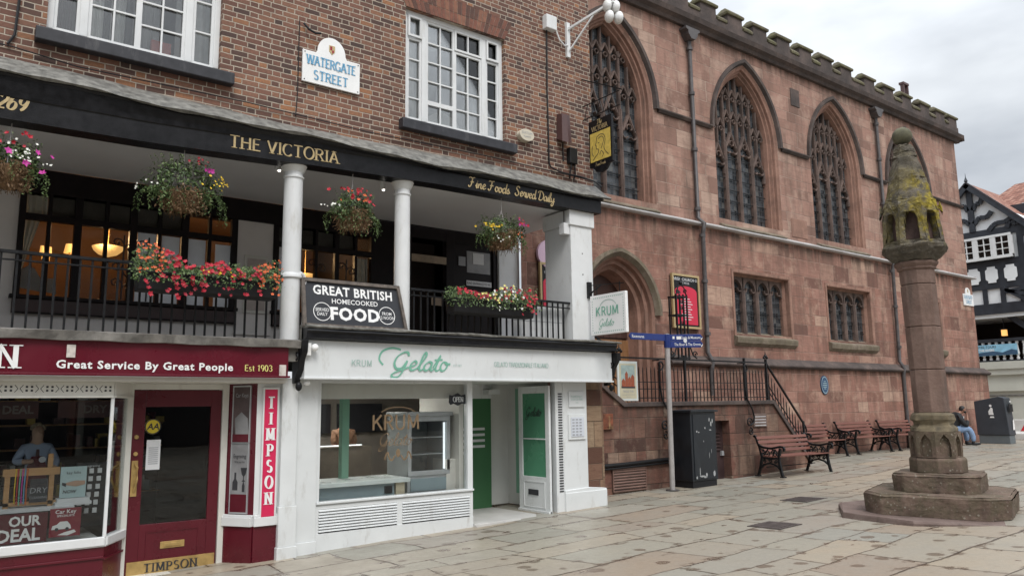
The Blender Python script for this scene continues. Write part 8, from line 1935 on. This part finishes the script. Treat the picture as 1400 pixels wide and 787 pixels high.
m = MB(); m.box(XT+.02, XT+.05, TY(-4), TY(20), .16, .22); m.build('moulding', M('leaf_dry') if False else M('slate_concrete'), tim)

# ---------------------------------------------------------------- the other side of the street, met only as reflections
def opposite(x0, x1, h, wall, label, n):
    y = -11.5; t = thing('terrace_building', ((x0+x1)/2, y, gz((x0+x1)/2, y)), label, 'building'); zg_ = gz((x0+x1)/2, -8)-.3
    m = MB(); m.box(x0, x1, y-8, y, zg_, h); m.build('wall', wall, t)
    m = MB(); m.prism([(y+.3, h), (y-8.3, h), (y-4, h+2.6)], (x0, 0, 0), (0, 1, 0), UZ, (x1-x0, 0, 0)); m.build('roof', M('slate_concrete'), t)
    m = MB(); m.box(x0+.2, x1-.2, y, y+.12, zg_+.3, 1.2); m.build('shop_window', M('ink'), t); m = MB(); m.box(x0, x1, y, y+.3, 1.25, 1.9); m.build('shop_sign', M('black_paint'), t)
    for r_ in range(2):
        for i in range(n):
            c = lerp(x0, x1, (i+.5)/n); z = 2.9+r_*2.6
            if z+1.7 > h: continue
            f = MB(); f.box(c-.65, c+.65, y, y+.08, z, z+1.6); w_ = f.build('window', M('white_paint'), t); f = MB(); f.box(c-.55, c-.04, y+.08, y+.10, z+.1, z+1.5); f.box(c+.04, c+.55, y+.08, y+.10, z+.1, z+1.5); f.build('pane', M('ink'), w_)
opposite(-14, -4.5, 7.5, M('timber_black'), 'dark fronted building across the street, met only as a reflection in the shop glass', 3)
opposite(-4.4, 4.5, 6.6, plain('opposite_brick', (.16, .085, .06), .9, .3, 3), 'brown brick building across the street, met only as a reflection in the shoe shop door', 3)
opposite(4.6, 14, 7.2, M('stone_cream'), 'cream building across the street, met only as a reflection in the ice cream shop glass', 3)
opposite(14.1, 26, 6.8, bpy.data.materials['opposite_brick'], 'long brick building across the street, met only as a reflection in the church glass', 4)

# ---------------------------------------------------------------- overcast daylight
w = bpy.data.worlds.new('World'); S.world = w; w.use_nodes = True; nt = w.node_tree; bg = nt.nodes['Background']
SUN_EL, SUN_AZ = R(52), R(-150)     # sun behind the camera, over its left shoulder, veiled by cloud
sky = nt.nodes.new('ShaderNodeTexSky'); sky.sky_type = 'NISHITA'; sky.sun_disc = False; sky.sun_elevation = SUN_EL; sky.sun_rotation = R(200); sky.air_density = 1.2; sky.dust_density = 3
tc = nt.nodes.new('ShaderNodeTexCoord'); sp = nt.nodes.new('ShaderNodeSeparateXYZ'); nt.links.new(tc.outputs['Generated'], sp.inputs[0])
mp = nt.nodes.new('ShaderNodeMapping'); mp.inputs['Scale'].default_value = (1, 1, 2.6); nt.links.new(tc.outputs['Generated'], mp.inputs[0])
nz = nt.nodes.new('ShaderNodeTexNoise'); nz.inputs['Scale'].default_value = 2.7; nz.inputs['Detail'].default_value = 5; nz.inputs['Roughness'].default_value = .5; nt.links.new(mp.outputs[0], nz.inputs['Vector'])
rp = nt.nodes.new('ShaderNodeValToRGB'); rp.color_ramp.elements[0].position = .36; rp.color_ramp.elements[0].color = (3.1, 3.32, 3.65, 1); rp.color_ramp.elements[1].position = .64; rp.color_ramp.elements[1].color = (5.9, 6.15, 6.4, 1); nt.links.new(nz.outputs[0], rp.inputs[0])
# cloud deck: brighter towards the zenith, as overcast skies are
mr = nt.nodes.new('ShaderNodeMapRange'); mr.inputs[1].default_value = .35; mr.inputs[2].default_value = 1.0; mr.inputs[3].default_value = 1.0; mr.inputs[4].default_value = 3.3; nt.links.new(sp.outputs[2], mr.inputs[0])
ml = nt.nodes.new('ShaderNodeMix'); ml.data_type = 'RGBA'; ml.blend_type = 'MULTIPLY'; ml.inputs[0].default_value = 1; nt.links.new(rp.outputs[0], ml.inputs[6]); nt.links.new(mr.outputs[0], ml.inputs[7])
mx = nt.nodes.new('ShaderNodeMix'); mx.data_type = 'RGBA'; mx.inputs[0].default_value = .93; nt.links.new(sky.outputs[0], mx.inputs[6]); nt.links.new(ml.outputs[2], mx.inputs[7]); nt.links.new(mx.outputs[2], bg.inputs[0]); bg.inputs[1].default_value = .10
sl = bpy.data.lights.new('sun', 'SUN'); sl.energy = 1.3; sl.angle = R(24); sl.color = (1, .965, .92); so = bpy.data.objects.new('sun', sl); COL.objects.link(so)
sd = Vector((math.cos(SUN_EL)*-.35, -math.cos(SUN_EL)*.94, math.sin(SUN_EL))); so.rotation_euler = (-sd).to_track_quat('-Z', 'Y').to_euler(); so.location = (0, 0, 30)
sky.sun_rotation = math.atan2(sd.x, sd.y)
vs = S.view_settings; vs.view_transform = 'Standard'; vs.look = 'None'; vs.exposure = .68; vs.gamma = 1; vs.use_curve_mapping = False
S.cycles.max_bounces = 8; S.cycles.diffuse_bounces = 3; S.cycles.glossy_bounces = 3; S.cycles.transparent_max_bounces = 12; S.cycles.transmission_bounces = 4
S.cycles.use_denoising = True
